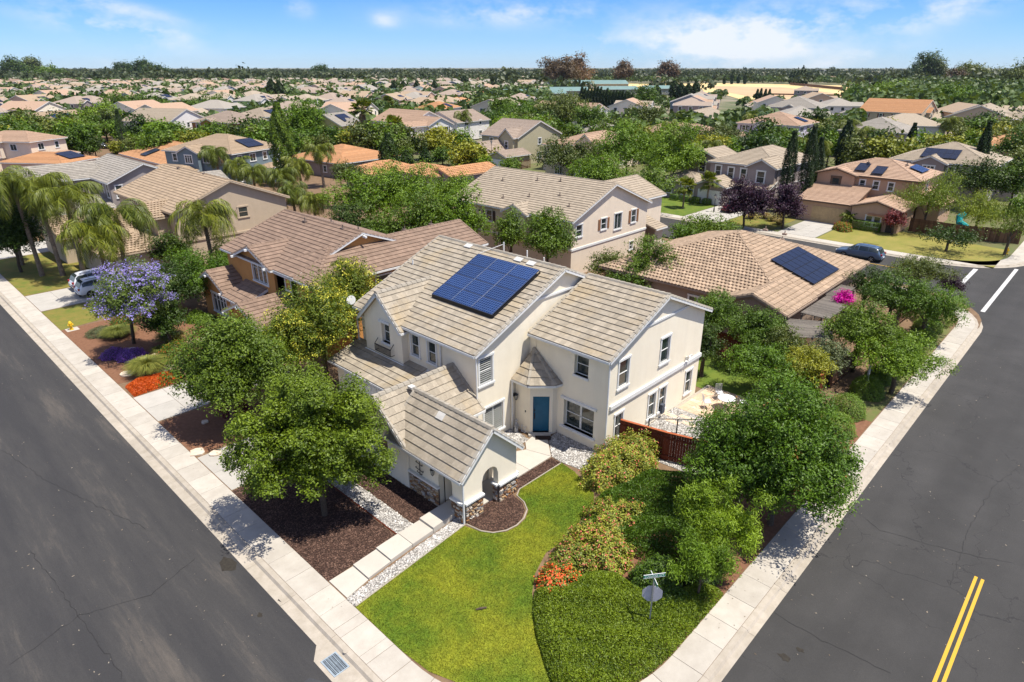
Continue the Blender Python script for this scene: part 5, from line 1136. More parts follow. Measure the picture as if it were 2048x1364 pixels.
a = MB(); a.obox((24.18, 21.2, .053), (.62, -.66, 0), (.3, .28, 0), (0, 0, .02)); tag(a.build('doormat', mat('doormat_brown', (.03, .018, .014))), 'dark doormat in front of the blue front door', 'doormat')
# ---------------------------------------------------------------- neighbouring houses
def house(label, base, blocks, wallm, roofm, rz=0.0, style='course', npieces=0, seed=1, trimm=None, extra=None, winm=None, capm=None, name='house', group=None, cut=False):
    T = thing(name, label, 'house', (base[0], base[1], 0), math.radians(rz), group, world=(rz == 0))
    pieces = [] if npieces else None; H = newH(style, pieces, npieces, seed)
    if style == 'plain': H['trimfar'] = 1
    for b in blocks:
        kw = dict(b[7]) if len(b) > 7 else {}; kw.setdefault('cut', cut); block(H, *b[:7], **kw)
    if extra: extra(H, T)
    finish(H, T, wallm, roofm, trimm, winm, capm)
    return T
wn = lambda f, c, z, w=.9, h=1.2, st='sh', **o: (f, c, z, w, h, st, o)
def garage(T, x0, y0, x1, y1, h=2.2, m=None, off=None):
    """panelled door between two ground points, standing just proud of the wall"""
    g = MB(); A, B = np.array([x0, y0, 0.]), np.array([x1, y1, 0.]); u = vn(B - A); L_ = np.linalg.norm(B - A); n_ = np.array([u[1], -u[0], 0]); n_ = n_ if (n_[0] < -.1 or n_[1] < -.1) else -n_
    g.obox(A - n_ * .02, u * L_, n_ * .05, (0, 0, h)); k = max(2, int(L_ / .6))
    for i in range(k):
        for j in range(4): g.obox(A + u * (L_ * i / k + .06) + n_ * .03 + np.array([0, 0, .08 + j * h / 4]), u * (L_ / k - .12), n_ * .02, (0, 0, h / 4 - .14))
    g.build('garage_door', m or white, T)
def vents(pts, m=None, h=.3):
    def f(H, T):
        v = MB()
        for p in pts: v.tube([(p[0], p[1], p[2] - .1), (p[0], p[1], p[2] + h)], [.05, .05], 6); v.box(p[0] - .16, p[1] - .2, p[2] - .12, p[0] + .12, p[1] + .2, p[2] + .04)
        v.build('roof_vent', m or roofmat('vent_dark', (.16, .12, .1)), T)
    return f
# ochre house next door
def ex1(H, T):
    vents([(27.9, 43.4, 8.15), (27.5, 45, 8.1), (28, 47.5, 8.15), (27, 50, 8.0), (35.6, 43.8, 7.3), (33, 44.2, 7.2)])(H, T)
    b = MB()   # white rafter outlookers under the gables
    for (x, y, z, dx, dy) in ((21.3, 48.9, 6.95, -.3, 0), (21.3, 46.2, 5.95, -.3, 0), (21.3, 51.6, 5.95, -.3, 0), (27.75, 42.55, 7.95, 0, -.3), (24.6, 42.55, 6.75, 0, -.3), (31, 42.55, 6.75, 0, -.3), (19.75, 53.85, 4.15, -.3, 0), (19.75, 51.5, 3.1, -.3, 0), (19.75, 56.2, 3.1, -.3, 0), (18.3, 45, 3.95, -.3, 0), (18.3, 42.4, 2.9, -.3, 0), (18.3, 47.6, 2.9, -.3, 0)):
        b.obox((x - .08 + dx, y - .08 + dy, z - .22), (.16 - dx if dx else .16, 0, 0), (0, .16 - dy if dy else .16, 0), (0, 0, .15))
    b.build('rafter_tail', white, T)
    d = MB(); d.obox((27.25, 43.0, 7.0), (.5, 0, 0), (0, .03, 0), (0, 0, .35)); d.build('gable_vent', S_brown, T)
    p = MB(); p.obox((18.5, 43.0, .0), (.1, 0, 0), (0, 3.6, 0), (0, 0, 2.2)); p.build('garage_door', S_ochre, T)
house('ochre two-storey house with brown tile roofs and white-trimmed windows, next to the cream corner house', (21.85, 40.2), [
    (21.5, 42.6, 34.0, 54.8, 5.85, 'y', .37, dict(rk=.3, wins=[wn('W', 44.2, 4.45, .75, 1.25)], cut=True)),
    (21.5, 39.8, 38.6, 47.0, 5.75, 'xhw', .42, dict(walls='SWE', wins=[wn('S', 27.6, 3.9, 1.3, 1.3), wn('S', 32.6, 3.9, 1.3, 1.3)], cut=True)),
    (21.2, 45.6, 26.2, 52.2, 5.82, 'x', .39, dict(z0=3, walls='WSN', rk=.45, wins=[wn('W', 48.3, 4.2, 2.3, 1.5, 'triple', trim=.14)], cut=True)),
    (19.6, 51.0, 23.0, 56.7, 3.05, 'x', .48, dict(walls='WSN', rk=.45, wins=[wn('W', 53.3, .7, 2.6, 1.6, 'quad', trim=.14)], cut=True)),
    (19.5, 47.4, 21.9, 51.1, 2.95, 'shedW', .42, dict(walls='W', wins=[wn('W', 49.3, .9, 2.2, 1.4, 'triple')], cut=True)),
    (18.1, 42.1, 23.2, 48.0, 2.85, 'x', .43, dict(walls='WSN', rk=.45))], S_ochre, R_brown, style='flat', npieces=260, seed=5, extra=ex1)
# tan house
def ex2(H, T):
    vents([(30.3, 78, 8.7), (30.1, 85, 8.7)], h=.12)(H, T)
    b = MB(); b.bar((24.0, 71.8, 2.8), (36.8, 71.8, 2.8), .1, .22); b.bar((22.75, 73.4, 2.8), (22.75, 79.3, 2.8), .1, .2); b.build('belt_course', S_tan, T)
house('tan two-storey house with long tan roof and barrel-tiled front gable behind queen palms', (24.0, 71.8), [
    (23.7, 71.5, 37.0, 89.6, 6.0, 'y', .4, dict(rk=.35, wins=[wn('S', 31.4, 4.45, 1.05, 1.1, mat=S_tan, trim=.13), wn('S', 28.9, 4.45, 1.1, 1.1, mat=S_tan), wn('W', 82.5, 4.3, 1.3, 1.3)])),
    (22.4, 73.1, 28.5, 79.6, 5.45, 'x', .37, dict(walls='WSN', style='barrel', z0=2.0, wins=[wn('W', 76.2, 3.7, .8, 1.4)])),
    (16.5, 70.8, 23.8, 80.5, 2.9, 'hip', .35, dict(style='barrel', walls='WS')), (15.5, 82.5, 23.8, 91.5, 2.9, 'x', .35, dict(style='barrel', walls='WS'))], S_tan, R_tan, style='flat', seed=6, trimm=S_tan, extra=ex2, capm=R_tan)
# grey house beyond
house('warm grey two-storey house with striped grey tile roof left of the tan house', (25.7, 97.8), [
    (25.2, 97.5, 35.0, 112, 6.0, 'y', .43, dict(rk=.35, wins=[wn('W', 99.0, 3.9, .9, 1.7), wn('W', 101.2, 3.9, .9, 1.7), wn('S', 26.6, 3.9, .8, 1.6)])),
    (14.5, 104.2, 27, 112, 6.0, 'xhw', .43, dict(wins=[])), (28.4, 92.3, 39.5, 99.0, 5.0, 'xhw', .4, dict()),
    (19.0, 97.0, 25.6, 104.3, 2.9, 'x', .35, dict())], S_grey, R_grey, style='flat', seed=7)
# pinkish beige house behind
brownshut = mat('brown_shutter', (.30, .15, .075)); darkshut = mat('dark_shutter', (.09, .06, .045)); redshut = mat('maroon_shutter', (.14, .02, .02)); blackshut = mat('black_shutter', (.02, .022, .028))
house('pinkish beige two-storey house with long beige roof and brown shutters', (50.2, 39.5), [
    (49.8, 39.2, 64.2, 57.4, 5.9, 'y', .4, dict(rk=.35, belt=(2.75, 2.98), wins=[wn('S', 51.3, 4.1, .95, 1.2), wn('S', 55.5, 4.15, .9, 1.15, shut=brownshut), wn('S', 58.1, 3.75, 1.3, 1.7, 'slider'), wn('S', 61.1, 4.0, .85, 1.4, shut=brownshut), wn('S', 61.0, .9, .6, .9),
        wn('W', 51.4, 4.1, .9, 1.2, shut=darkshut), wn('W', 55.3, 4.1, 1.2, 1.2, 'slider'), wn('W', 41.2, 4.1, .8, 1.1)], cut=True)),
    (49.3, 45.0, 55.0, 48.8, 5.75, 'x', .48, dict(walls='WSN', z0=3.2, wins=[wn('W', 46.9, 4.05, 1.2, 1.35, 'slider')], cut=True)),
    (58, 40.6, 69.5, 49.2, 5.9, 'x', .42, dict(walls='SE')), (63.9, 38.2, 66.3, 42.5, 2.9, 'shedS', .3, dict(walls='SE'))], S_pink, R_beige, style='flat', seed=8, trimm=white,
    extra=vents([(51.5, 50.5, 6.6), (52.5, 47.5, 7.0), (53.5, 44, 7.4), (55.5, 49, 8.2), (51, 43, 6.4), (56, 46, 8.4), (52, 41.5, 6.8), (54.5, 53.5, 7.8), (51.2, 54, 6.5)], h=.35))
# hip-roofed bungalow to the right, barrel tiles
def ex3(H, T):
    vents([(60.5, 24.3, 5.75), (62, 23.0, 5.3), (60.5, 22.6, 5.1), (49, 17.9, 3.4)], m=roofmat('vent_rose', (.35, .26, .2)), h=.3)(H, T)
house('taupe bungalow with rose-tan barrel-tile hip roof, right of the cream house', (47.8, 16.6), [
    (47.4, 16.2, 66.0, 34.0, 2.95, 'hip', .35, dict(style='barrel', wins=[wn('W', 24, .9, 1.6, 1.3, 'slider'), wn('S', 57, .9, 1.6, 1.3, 'slider')])),
    (46.6, 16.1, 52.5, 21.8, 2.9, 'x', .38, dict(style='barrel', walls='WSN', wins=[wn('W', 18.6, .9, 1.8, 1.3, 'slider', mat=S_hip)]))], S_hip, R_hip, style='barrel', npieces=300, seed=9, trimm=S_hip, extra=ex3, capm=R_hip)
SA = thing('solar_array', 'dark solar array with white stripes on the rose-tan bungalow roof', 'solar panels', (54, 17, 3.2))
solar(SA, (54.0, 17.0, 2.95 + .35 * .8 + .1), (1, 0, 0), (0, 1, .35), 6, 4, .98, 1.02, lift=.12)
# pergolas
def pergola(label, pts, z, n, m):
    T = thing('pergola', label, 'pergola', (pts[0][0], pts[0][1], 0)); A, B, C, E_ = [np.array(p) for p in pts]; L_ = np.linalg.norm(B - A)
    for i in range(n):
        t = i / (n - 1); s = A + (B - A) * t; e = E_ + (C - E_) * t; mb = MB(); mb.rv = random.random(); mb.bar((*s, z), (*e, z), .085, .05); mb.build('slat', m, T)
    for t in (.08, .5, .92):
        s = A + (E_ - A) * t; e = B + (C - B) * t; mb = MB(); mb.bar((*s, z - .12), (*e, z - .12), .09, .16); mb.build('beam', m, T)
    for p in pts: mb = MB(); q = np.mean(pts, axis=0) * .06 + np.array(p) * .94; mb.bar((*q, 0), (*q, z - .2), .12, .12); mb.build('post', m, T)
pergola('weathered grey pergola with dense slats attached to the bungalow beside the magenta flowers', [(48.8, 15.9), (54.2, 15.9), (54.2, 13.8), (48.8, 13.8)], 2.65, 34, woodgrey)
pergola('silvery slatted pergola standing free in the bungalow yard nearest the camera', [(43.9, 14.6), (47.0, 16.4), (48.5, 13.8), (45.6, 12.3)], 2.5, 22, woodgrey)
pergola('small grey pergola at the far end of the bungalow wall', [(54.6, 16.1), (58.2, 16.1), (58.2, 14.9), (54.6, 14.9)], 2.6, 22, woodgrey)
# mauve house with cypresses, across the back street
house('mauve-grey two-storey house with white trim behind the purple plum tree and three cypresses', (101, 40), [
    (100.2, 39.5, 116.4, 51.4, 5.9, 'hip', .36, dict(wins=[wn('W', 49.6, 3.7, .9, 1.6, trim=.16), wn('W', 47.4, 3.6, .9, 1.6, trim=.16), wn('W', 45.3, 3.6, .9, 1.6, trim=.16), wn('S', 114, 4.1, 1, 1.3), wn('S', 106, 4.1, 1, 1.3), wn('S', 112.8, .8, 1.1, 1.5)], belt=(2.8, 2.98))),
    (99.2, 39.6, 105, 44.6, 5.85, 'x', .5, dict(z0=2.6, walls='WSN', rk=.5, wins=[wn('W', 42.1, 3.5, 1.2, 1.7, trim=.16)])),
    (102.2, 50.2, 110, 57.2, 5.9, 'x', .42, dict(walls='WSN', rk=.5, wins=[wn('W', 53.6, 3.7, 1.1, 1.8, trim=.16)])),
    (95.2, 45.4, 102, 50.9, 2.85, 'x', .45, dict(walls='WSN')), (95.8, 50.4, 102.5, 58.0, 2.85, 'hip', .4, dict(walls='WS', wins=[wn('W', 52.3, .8, 2.0, 1.4, 'triple', trim=.16), wn('W', 55.8, .8, 1.2, 1.4)])),
    (98, 39.8, 100.8, 45.5, 2.85, 'shedW', .35, dict(walls='W'))], S_mauve, R_beige, style='course', seed=10, trimm=white,
    extra=lambda H, T: garage(T, 98.33, 45.0, 98.33, 41.0) or garage(T, 95.46, 46.1, 95.46, 50.1))
# tan garage house
def ex4(H, T):
    gd = mat('garage_tan', (.50, .36, .19)); garage(T, 94.63, 31.9, 94.63, 27.4, 2.15, gd)
    p = MB(); p.obox((93.7, 22.2, 1.95), (.75, 0, .25), (0, 2.3, 0), (0, 0, .1)); p.build('window_awning', R_terra, T)
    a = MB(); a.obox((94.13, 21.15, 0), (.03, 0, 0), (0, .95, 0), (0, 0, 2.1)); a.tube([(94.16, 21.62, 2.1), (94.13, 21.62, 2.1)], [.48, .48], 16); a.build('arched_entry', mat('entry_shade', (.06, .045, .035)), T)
    vents([(104, 28.5, 7.4), (106, 24, 7.3)])(H, T)
fr_ = mat('brown_window_surround', (.14, .09, .06))
house('rosy tan two-storey house with terracotta-striped roof and wide tan garage door on the back street', (101.4, 20.8), [
    (101.0, 20.6, 112.7, 34.2, 5.85, 'hip', .33, dict(wins=[wn('W', 28.0, 4.2, .7, 1.1, mat=white), wn('W', 26.2, 4.2, .7, 1.1), wn('W', 24.3, 4.2, .7, 1.1), wn('S', 106, 4.2, .8, 1.1)])),
    (100.4, 28.6, 106.8, 34.4, 5.85, 'x', .3, dict(z0=2.7, walls='WSN', wins=[wn('W', 31.4, 3.85, 1.0, 1.45, trim=.24, mat=fr_)])),
    (94.3, 26.5, 101.5, 34.2, 2.85, 'shedW', .24, dict(walls='WSN')), (93.9, 20.4, 101.5, 27.0, 2.9, 'x', .3, dict(walls='WSN', wins=[wn('W', 24.3, .5, .8, 1.35), wn('W', 23.3, .5, .8, 1.35)])),
    (101.4, 17.6, 109, 21, 2.9, 'shedS', .3, dict(walls='SWE'))], S_brown, R_rose, style='course', seed=11, trimm=fr_, extra=ex4)
SA = thing('solar_array', 'pair of black solar collectors on the front hip of the rosy tan house', 'solar panels', (103, 28, 6.3))
solar(SA, (102.0, 29.6, 5.85 + .33 * 1.0 + .1), (0, -1, 0), (1, 0, .33), 1, 1, 1.5, 2.4, lift=.2); solar(SA, (101.5, 27.2, 5.85 + .33 * .5 + .1), (0, -1, 0), (1, 0, .33), 1, 1, 1.5, 2.4, lift=.2)
SA = thing('solar_array', 'pale solar collectors on the right hip of the rosy tan house', 'solar panels', (108, 22, 6.3))
solar(SA, (105.5, 21.8, 5.85 + .33 * 1.2 + .12), (1, 0, 0), (0, 1, .33), 4, 1, .95, 1.9, dark=False, lift=.12)
MID = [
 ('brown-grey two-storey house with dark solar strips, behind the rosy tan house', 'hip', 124, 16, 14.5, 15, 0, 5.9, .36, 'S_mauve', 'R_beige', ['W4', 'S3'], ('W', 10)),
 ('terracotta bungalow with black solar panels left of the blue-grey house', 'hip', 45, 134.8, 17, 25, 0, 2.9, .3, 'S_peach', 'R_terra', ['S2'], ('W', 6)),
 ('blue-grey two-storey house with tan hip roof and three black solar blocks', 'hip', 50.4, 116.3, 14, 16.5, 22, 5.9, .36, 'S_blue', 'R_tan', ['W4', 'S4'], ('S', 8)),
 ('red-brown two-storey house with grey-brown gabled roof and white windows', 'hip', 81.5, 181.5, 14, 15.5, 27, 5.9, .38, 'S_brick', 'R_taupe', ['W4', 'S3'], None),
 ('cream two-storey house with beige roof and three gables left of the red-brown house', 'y', 69.7, 198, 15.5, 16.5, 27, 5.9, .4, 'S_white', 'R_beige', ['W3', 'S3'], None),
 ('navy gabled house with tan roof covered in blue solar panels at far left', 'x', 52, 247, 17, 15, 27, 3.2, .5, 'S_navy', 'R_tan', ['S3'], ('S', 22)),
 ('pale pink two-storey house with rosy hip roof at the left edge', 'hip', 30.8, 165.8, 10, 15, 35, 5.9, .33, 'S_pink', 'R_rose', ['W2', 'S2'], None),
 ('terracotta bungalow with blue solar panels behind the left palms', 'hip', 32, 150, 10, 14, 35, 2.9, .3, 'S_peach', 'R_terra', ['S2'], ('S', 8)),
 ('yellow two-storey gabled house with blue solar panels beside the big green tree', 'x', 96.5, 153.7, 12, 10, 28, 5.9, .55, 'S_yel', 'R_grey', ['W2', 'S1'], ('S', 10)),
 ('grey-green two-storey house with black solar panels behind the tall dark tree', 'hip', 97.9, 198, 14, 13, 25, 5.9, .35, 'S_khaki', 'R_beige', ['W2', 'S2'], ('S', 9)),
 ('orange terracotta bungalow left of the shaggy fan palm', 'hip', 68.7, 111.4, 16, 17, 6, 2.9, .3, 'S_mauve', 'R_terra', ['S3', 'W2'], None),
 ('white two-storey house with black shutters and beige roof in the middle distance', 'y', 112, 137, 9, 13, 0, 5.9, .42, 'S_white', 'R_rose', ['S2', 'W1'], None),
 ('grey stucco two-storey house joined behind the white shuttered house', 'y', 113, 146, 14, 18, 0, 5.9, .42, 'S_white', 'R_rose', [], None),
 ('olive-beige two-storey house with steep front gable and white garage door', 'y', 105.5, 99, 15, 11.8, 0, 5.9, .42, 'S_olive', 'R_taupe', ['S1', 'W2'], None),
 ('pale two-storey house with rosy hip roof and arched window right of the olive house', 'hip', 107, 78.5, 22, 13.5, 8, 5.2, .3, 'S_pink', 'R_rose', ['W3', 'S3'], None),
 ('white gabled house with terracotta roof and black solar panels', 'y', 191, 145, 12, 27, 0, 5.9, .38, 'S_white', 'R_rose', ['S1', 'W2'], ('W', 18)),
 ('beige two-storey house with small front gable behind the palms at centre', 'x', 186.6, 180.4, 24, 15, 28, 5.9, .36, 'S_pink', 'R_beige', ['S5', 'W2'], None),
 ('low white house with pale terracotta roof and small blue solar panels', 'hip', 178, 207, 17, 14, 24, 4.6, .33, 'S_white', 'R_terra', ['S4', 'W3'], ('S', 6)),
 ('beige-roofed house just behind the white shuttered house', 'x', 130, 146, 16, 14, 8, 5.2, .4, 'S_white', 'R_taupe', ['S2', 'W2'], None),
 ('grey house with balcony and grey hip roof at right', 'hip', 175, 41, 17, 15, 6, 5.9, .38, 'S_mauve', 'R_grey', ['W3', 'S3'], None),
 ('house with plain terracotta roof and maroon shutters at right', 'y', 255, 57, 22, 20, 0, 5.9, .35, 'S_tan', 'R_terra', ['W4', 'S2'], None),
 ('lilac-white two-storey house with terracotta hip roof and dark shutters', 'hip', 178.5, 67, 17, 17, 4, 5.9, .33, 'S_lilac', 'R_rose', ['W5', 'S3'], ('S', 5)),
 ('wide terracotta bungalow among feathery trees right of centre', 'hip', 163, 84, 17, 26, 0, 2.9, .3, 'S_peach', 'R_rose', ['W2'], None),
 ('beige bungalow behind the wide terracotta bungalow', 'x', 222, 113, 26, 16, 15, 2.9, .36, 'S_khaki', 'R_beige', ['S3'], None),
 ('grey low house with blue solar panels right of the white gabled house', 'hip', 150, 104, 18, 14, 20, 2.9, .36, 'S_grey', 'R_grey', ['S2'], ('S', 14)),
 ('orange bungalow roof at far left behind the long wall', 'hip', 76, 388, 26, 26, 28, 3.0, .36, 'S_tan', 'R_terra', ['S3'], ('S', 12)),
 ('beige two-storey house with pointed gable at right edge', 'x', 242, 30, 22, 18, 4, 5.9, .4, 'S_peach', 'R_beige', ['W3', 'S3'], None),
 ('terracotta-roofed house at the right edge below the beige house', 'hip', 170, 8, 22, 18, 6, 5.0, .33, 'S_brown', 'R_terra', ['W3'], None),
 ('grey house with pale hip roof and white windows beyond the cypress row at right', 'hip', 262, 92, 24, 20, 12, 5.9, .36, 'S_mauve', 'R_grey', ['W4', 'S3'], None),
]
G = globals()
for i, (lab, kind, x, y, w_, d_, rz, ze, pt, wmn, rmn, ws, sol) in enumerate(MID):
    wins = []
    for s in ws:
        f, n = s[0], int(s[1]); L_ = d_ if f in 'WE' else w_
        for k in range(n):
            c = L_ * (k + .7) / (n + .4); big = (k + i) % 3 == 0
            opt = {}
            if 'black shutters' in lab: opt['shut'] = blackshut
            if 'dark shutters' in lab: opt['shut'] = darkshut
            if 'maroon' in lab: opt['shut'] = redshut
            z = 4.1 if ze > 5 else .9
            wins.append(wn(f, c, z, 1.4 if big else .95, 1.25, 'slider' if big else 'sh', trim=.13, **opt))
            if ze > 5 and f == 'S': wins.append(wn(f, c, .9, 1.3, 1.4, 'slider', trim=.13))
    base = (x, y)
    bl = [(0, 0, w_, d_, ze, kind, pt, dict(wins=wins))]
    if ze > 5:   # lower wings and a front gable towards the camera
        if 'olive' in lab: bl += [(-1.0, .4, 5, 5.0, 5.85, 'x', .85, dict(z0=2.8, walls='WSN', wins=[wn('W', 2.7, 3.7, .9, 1.4)])), (-7.5, -3.6, .6, 1.6, 2.85, 'x', .4, dict()), (-7.6, 1.6, .6, 8.0, 2.9, 'x', .75, dict(wins=[wn('W', 4.6, .8, 1.6, 1.4, 'triple')]))]
        elif 'behind the white' in lab: pass
        elif 'white two-storey house with black' in lab: bl += [(-6.2, .6, 2.5, 5.6, 5.9, 'x', .42, dict(walls='WSN', wins=[wn('W', 3.0, 3.7, 1.2, 1.5, shut=blackshut), wn('S', -4.2, 3.9, .9, 1.5)])), (-7.6, -4.0, -1.5, .9, 2.8, 'shedW', .2, dict(walls=''))]
        elif kind == 'hip' or 'cream' in lab:
            bl += [(-1.0, d_ * .42, w_ * .5, d_ * .42 + 5.0, ze - .05, 'x', pt + .08, dict(z0=2.6, walls='WSN', wins=[wn('W', d_ * .42 + 2.5, 4.0, 1.6, 1.35, 'triple', trim=.14)])),
                   (-4.5, d_ * .45, .6, d_ + .5, 2.85, 'hip', .36, dict(wins=[wn('W', d_ * .8, .9, 1.5, 1.3, 'slider')])), (w_ * .45, -2.6, w_ - .4, .8, 2.85, 'hip', .36, dict(wins=[wn('S', w_ * .7, .9, 1.8, 1.3, 'slider')]))]
        else:
            bl += [(w_ * .3, -1.2, w_ * .3 + 5.5, d_ * .5, ze - .05, 'y', .55, dict(z0=0, walls='SWE', wins=[wn('S', w_ * .3 + 2.7, 4.0, 1.5, 1.3, 'slider')]))]
    elif 'navy' in lab:
        bl += [(w_ * .42, .6, w_ * .42 + 4, 6.5, 4.3, 'y', .35, dict(z0=3, walls='SWE', wins=[wn('S', w_ * .42 + 2, 4.35, 2.2, .8, 'triple')])), (w_ * .6, -3.2, w_ + .3, 1.5, 2.9, 'hip', .35, dict())]
    T = house(lab, base, bl, G[wmn], G[rmn], rz=rz if rz else .01, style='course', seed=20 + i, trimm=white if wmn not in ('S_tan', 'S_peach', 'S_khaki') else None)
    if 'olive' in lab: garage(T, -7.35, -3.0, -7.35, 1.1)
    if sol:
        f, n = sol; cols = int(math.ceil(n / 2)) if n > 3 else n; rows = 2 if n > 3 else 1
        if n >= 18: cols, rows = n // 3, 3
        k = pt
        SA = thing('solar_array', 'solar panels on the ' + lab, 'solar panels', T.location, 0, None, world=False); SA.rotation_euler = T.rotation_euler
        SA['label'] = ('solar panels on the roof of the ' + ' '.join(lab.replace('black ', '').split()[:9]))
        dark = 'navy' not in lab
        if f == 'S': solar(SA, (w_ * .5 - cols * .5 + .5, 1.1, ze + k * 1.1 + .08), (1, 0, 0), (0, 1, k), cols, rows, 1.02, 1.65, dark=dark)
        else: solar(SA, (1.1, d_ * .55 + cols * .5, ze + k * 1.1 + .08), (0, -1, 0), (1, 0, k), cols, rows, 1.02, 1.65, dark=dark)
# orange bungalow with two ridges in front of the fan palm
house('orange terracotta bungalow with two barrel-tile ridges in front of the shaggy fan palm', (65.2, 95.8), [
    (64.9, 95.4, 76.5, 104.2, 2.95, 'hip', .33, dict(style='barrel', w=.5, e=.5, wins=[wn('S', 68, .9, 1.2, 1.3)])),
    (72.6, 83.4, 84.6, 89.9, 2.95, 'x', .34, dict(style='barrel', w=.5, e=.5, wins=[wn('S', 79.5, .9, 1.1, 1.2, shut=redshut)])), (70.5, 86, 79, 98, 2.95, 'hip', .3, dict(style='barrel', w=.5, e=.5, walls='WS'))], S_mauve, R_terra, style='barrel', seed=77, trimm=S_brown, capm=R_terra)
# ---------------------------------------------------------------- vegetation near the camera
tree('broad leafy maple-green street tree in front of the cream corner house', at(620, 880, 4.0), 3.1, 3.45, 4.0, 'maple', seed=12, nleaf=90000, nclump=190, leaf=.118, base=at(650, 1030), trunk=.13, cr=.52, nl=34, tip=.1, flat=.45, shell=.3, lump=.3)
treepx('dense dark green tree between the driveways, left of the yellow-green shrub trees', 478, 735, 3.6, 108, 98, 'dark', nleaf=52000, nclump=120, leaf=.135, name='tree', mname='ligustrum', base=at(465, 862), lm=leafmat('foliage_ligustrum', (.02, .05, .004), (.12, .19, .011)))
ym_ = leafmat('foliage_yellow_tips', (.03, .06, .005), (.17, .22, .012), (.52, .50, .05))
for i, (x, y, hc, rw, rh, lab) in enumerate(((640, 640, 4.8, 85, 85, 'tall yellow-tipped evergreen between the ochre house and the cream house'), (700, 590, 5.0, 52, 72, 'narrow yellow-tipped evergreen against the cream house wall'), (590, 690, 3.6, 60, 70, 'yellow-tipped evergreen lowest of the three, beside the dark green tree'))):
    treepx(lab, x, y, hc, rw, rh, 'yellow', nleaf=21000, nclump=110, leaf=.12, lm=ym_, fl=.26, group='yellow-tipped evergreens')
jm = leafmat('foliage_jacaranda', (.05, .09, .015), (.14, .20, .03), (.30, .24, .60))
treepx('jacaranda tree covered in violet blossom', 270, 600, 4.4, 74, 70, 'mid', nleaf=24000, nclump=70, leaf=.13, lm=jm, fl=.78, base=at(268, 687), trunk=.12, name='jacaranda_tree', cat='tree', shell=.55, cr=.75, asp=.45)
for i, (x, y, hc, rw, rh, n, k, lab) in enumerate((
    (405, 545, 3.0, 72, 52, 16000, 'bright', 'big bushy green shrub between the ochre house and the tan house'), (345, 570, 3.0, 50, 60, 10000, 'dark', 'dark green shrub behind the jacaranda'), (330, 640, 2.2, 38, 42, 6000, 'dark', 'dark shrub at the right foot of the jacaranda'),
    (455, 520, 2.6, 40, 36, 7000, 'mid', 'green shrub in the gap beside the ochre house eave'), (340, 500, 2.6, 34, 30, 5000, 'dark', 'dark bush under the tan house gable'),
    (20, 470, 4.0, 60, 70, 14000, 'dark', 'dark green tree mass at the left edge'), (50, 405, 4, 60, 45, 9000, 'mid', 'green tree at the left edge above the dark mass'))):
    treepx(lab, x, y, hc, rw, rh, k, nleaf=n, nclump=50, leaf=.14 if y > 500 else .2)
# right foreground
treepx('large spreading pistache tree beside the right-hand street', 1550, 915, 3.3, 172, 160, 'pistache', fit=.82, nleaf=95000, nclump=240, leaf=.135, base=at(1540, 1048), cr=.7, lm=leafmat('foliage_pistache2', *LF['pistache'], (.34, .13, .03)), fl=.012, asp=.42, flat=.4, shell=.5, nl=20, tip=.05, droop=.35, lump=.32)
for x, y, hc, rw, rh, lab in ((1460, 1050, 2.6, 62, 66, 'feathery light green sapling nearest the big pistache'), (1405, 1130, 2.0, 58, 62, 'feathery light green sapling behind the stop sign'), (1400, 1020, 2.8, 40, 38, 'thin top of the feathery sapling by the juniper')):
    treepx(lab, x, y, hc, rw, rh, 'bright', nleaf=12000, nclump=46, leaf=.13, asp=.24, droop=.6, group='feathery saplings', cr=.26, lump=.75, shell=.2, nl=14, trunk=.05, lm=leafmat('foliage_feathery', (.055, .11, .006), (.26, .38, .016)))
photm = leafmat('foliage_photinia', (.06, .10, .010), (.34, .36, .04), (.55, .16, .10))
for lab, x, y, rx, ry, h, n, f in (('photinia bush with red tips against the red fence', 24.7, 15.9, 2.0, 1.5, 1.5, 14000, .12), ('photinia bush with red tips nearest the cream house corner', 26.4, 15.8, 1.5, 1.2, 1.5, 9000, .16),
        ('pink-tinged photinia hedge bush at the lawn edge, uppermost of the strip', 20.9, 13.4, 1.6, 1.25, 1.15, 12000, .16), ('pink-tinged photinia bush in the middle of the strip', 19.3, 13.2, 1.3, 1.2, 1.1, 9000, .2), ('pink-tinged photinia bush right of the middle one', 18.9, 12.3, 1.0, 1.1, 1.0, 6000, .2), ('pinkish photinia bush lower in the strip', 17.6, 13.25, 1.1, .95, 1.0, 7000, .24),
        ('photinia with the reddest flowers at the lower end of the strip', 16.25, 12.9, .95, .75, .85, 6500, .42)):
    shrub(lab, x, y, rx, h, 'mid', lump=.24, nleaf=n, leaf=.11, ry=ry, lm=photm if f < .4 else leafmat('foliage_photinia_red', (.05, .09, .008), (.26, .28, .03), (.80, .13, .035)), fl=f * (.6 if f < .4 else 1), group='photinia shrubs', seed=int(x * 10))
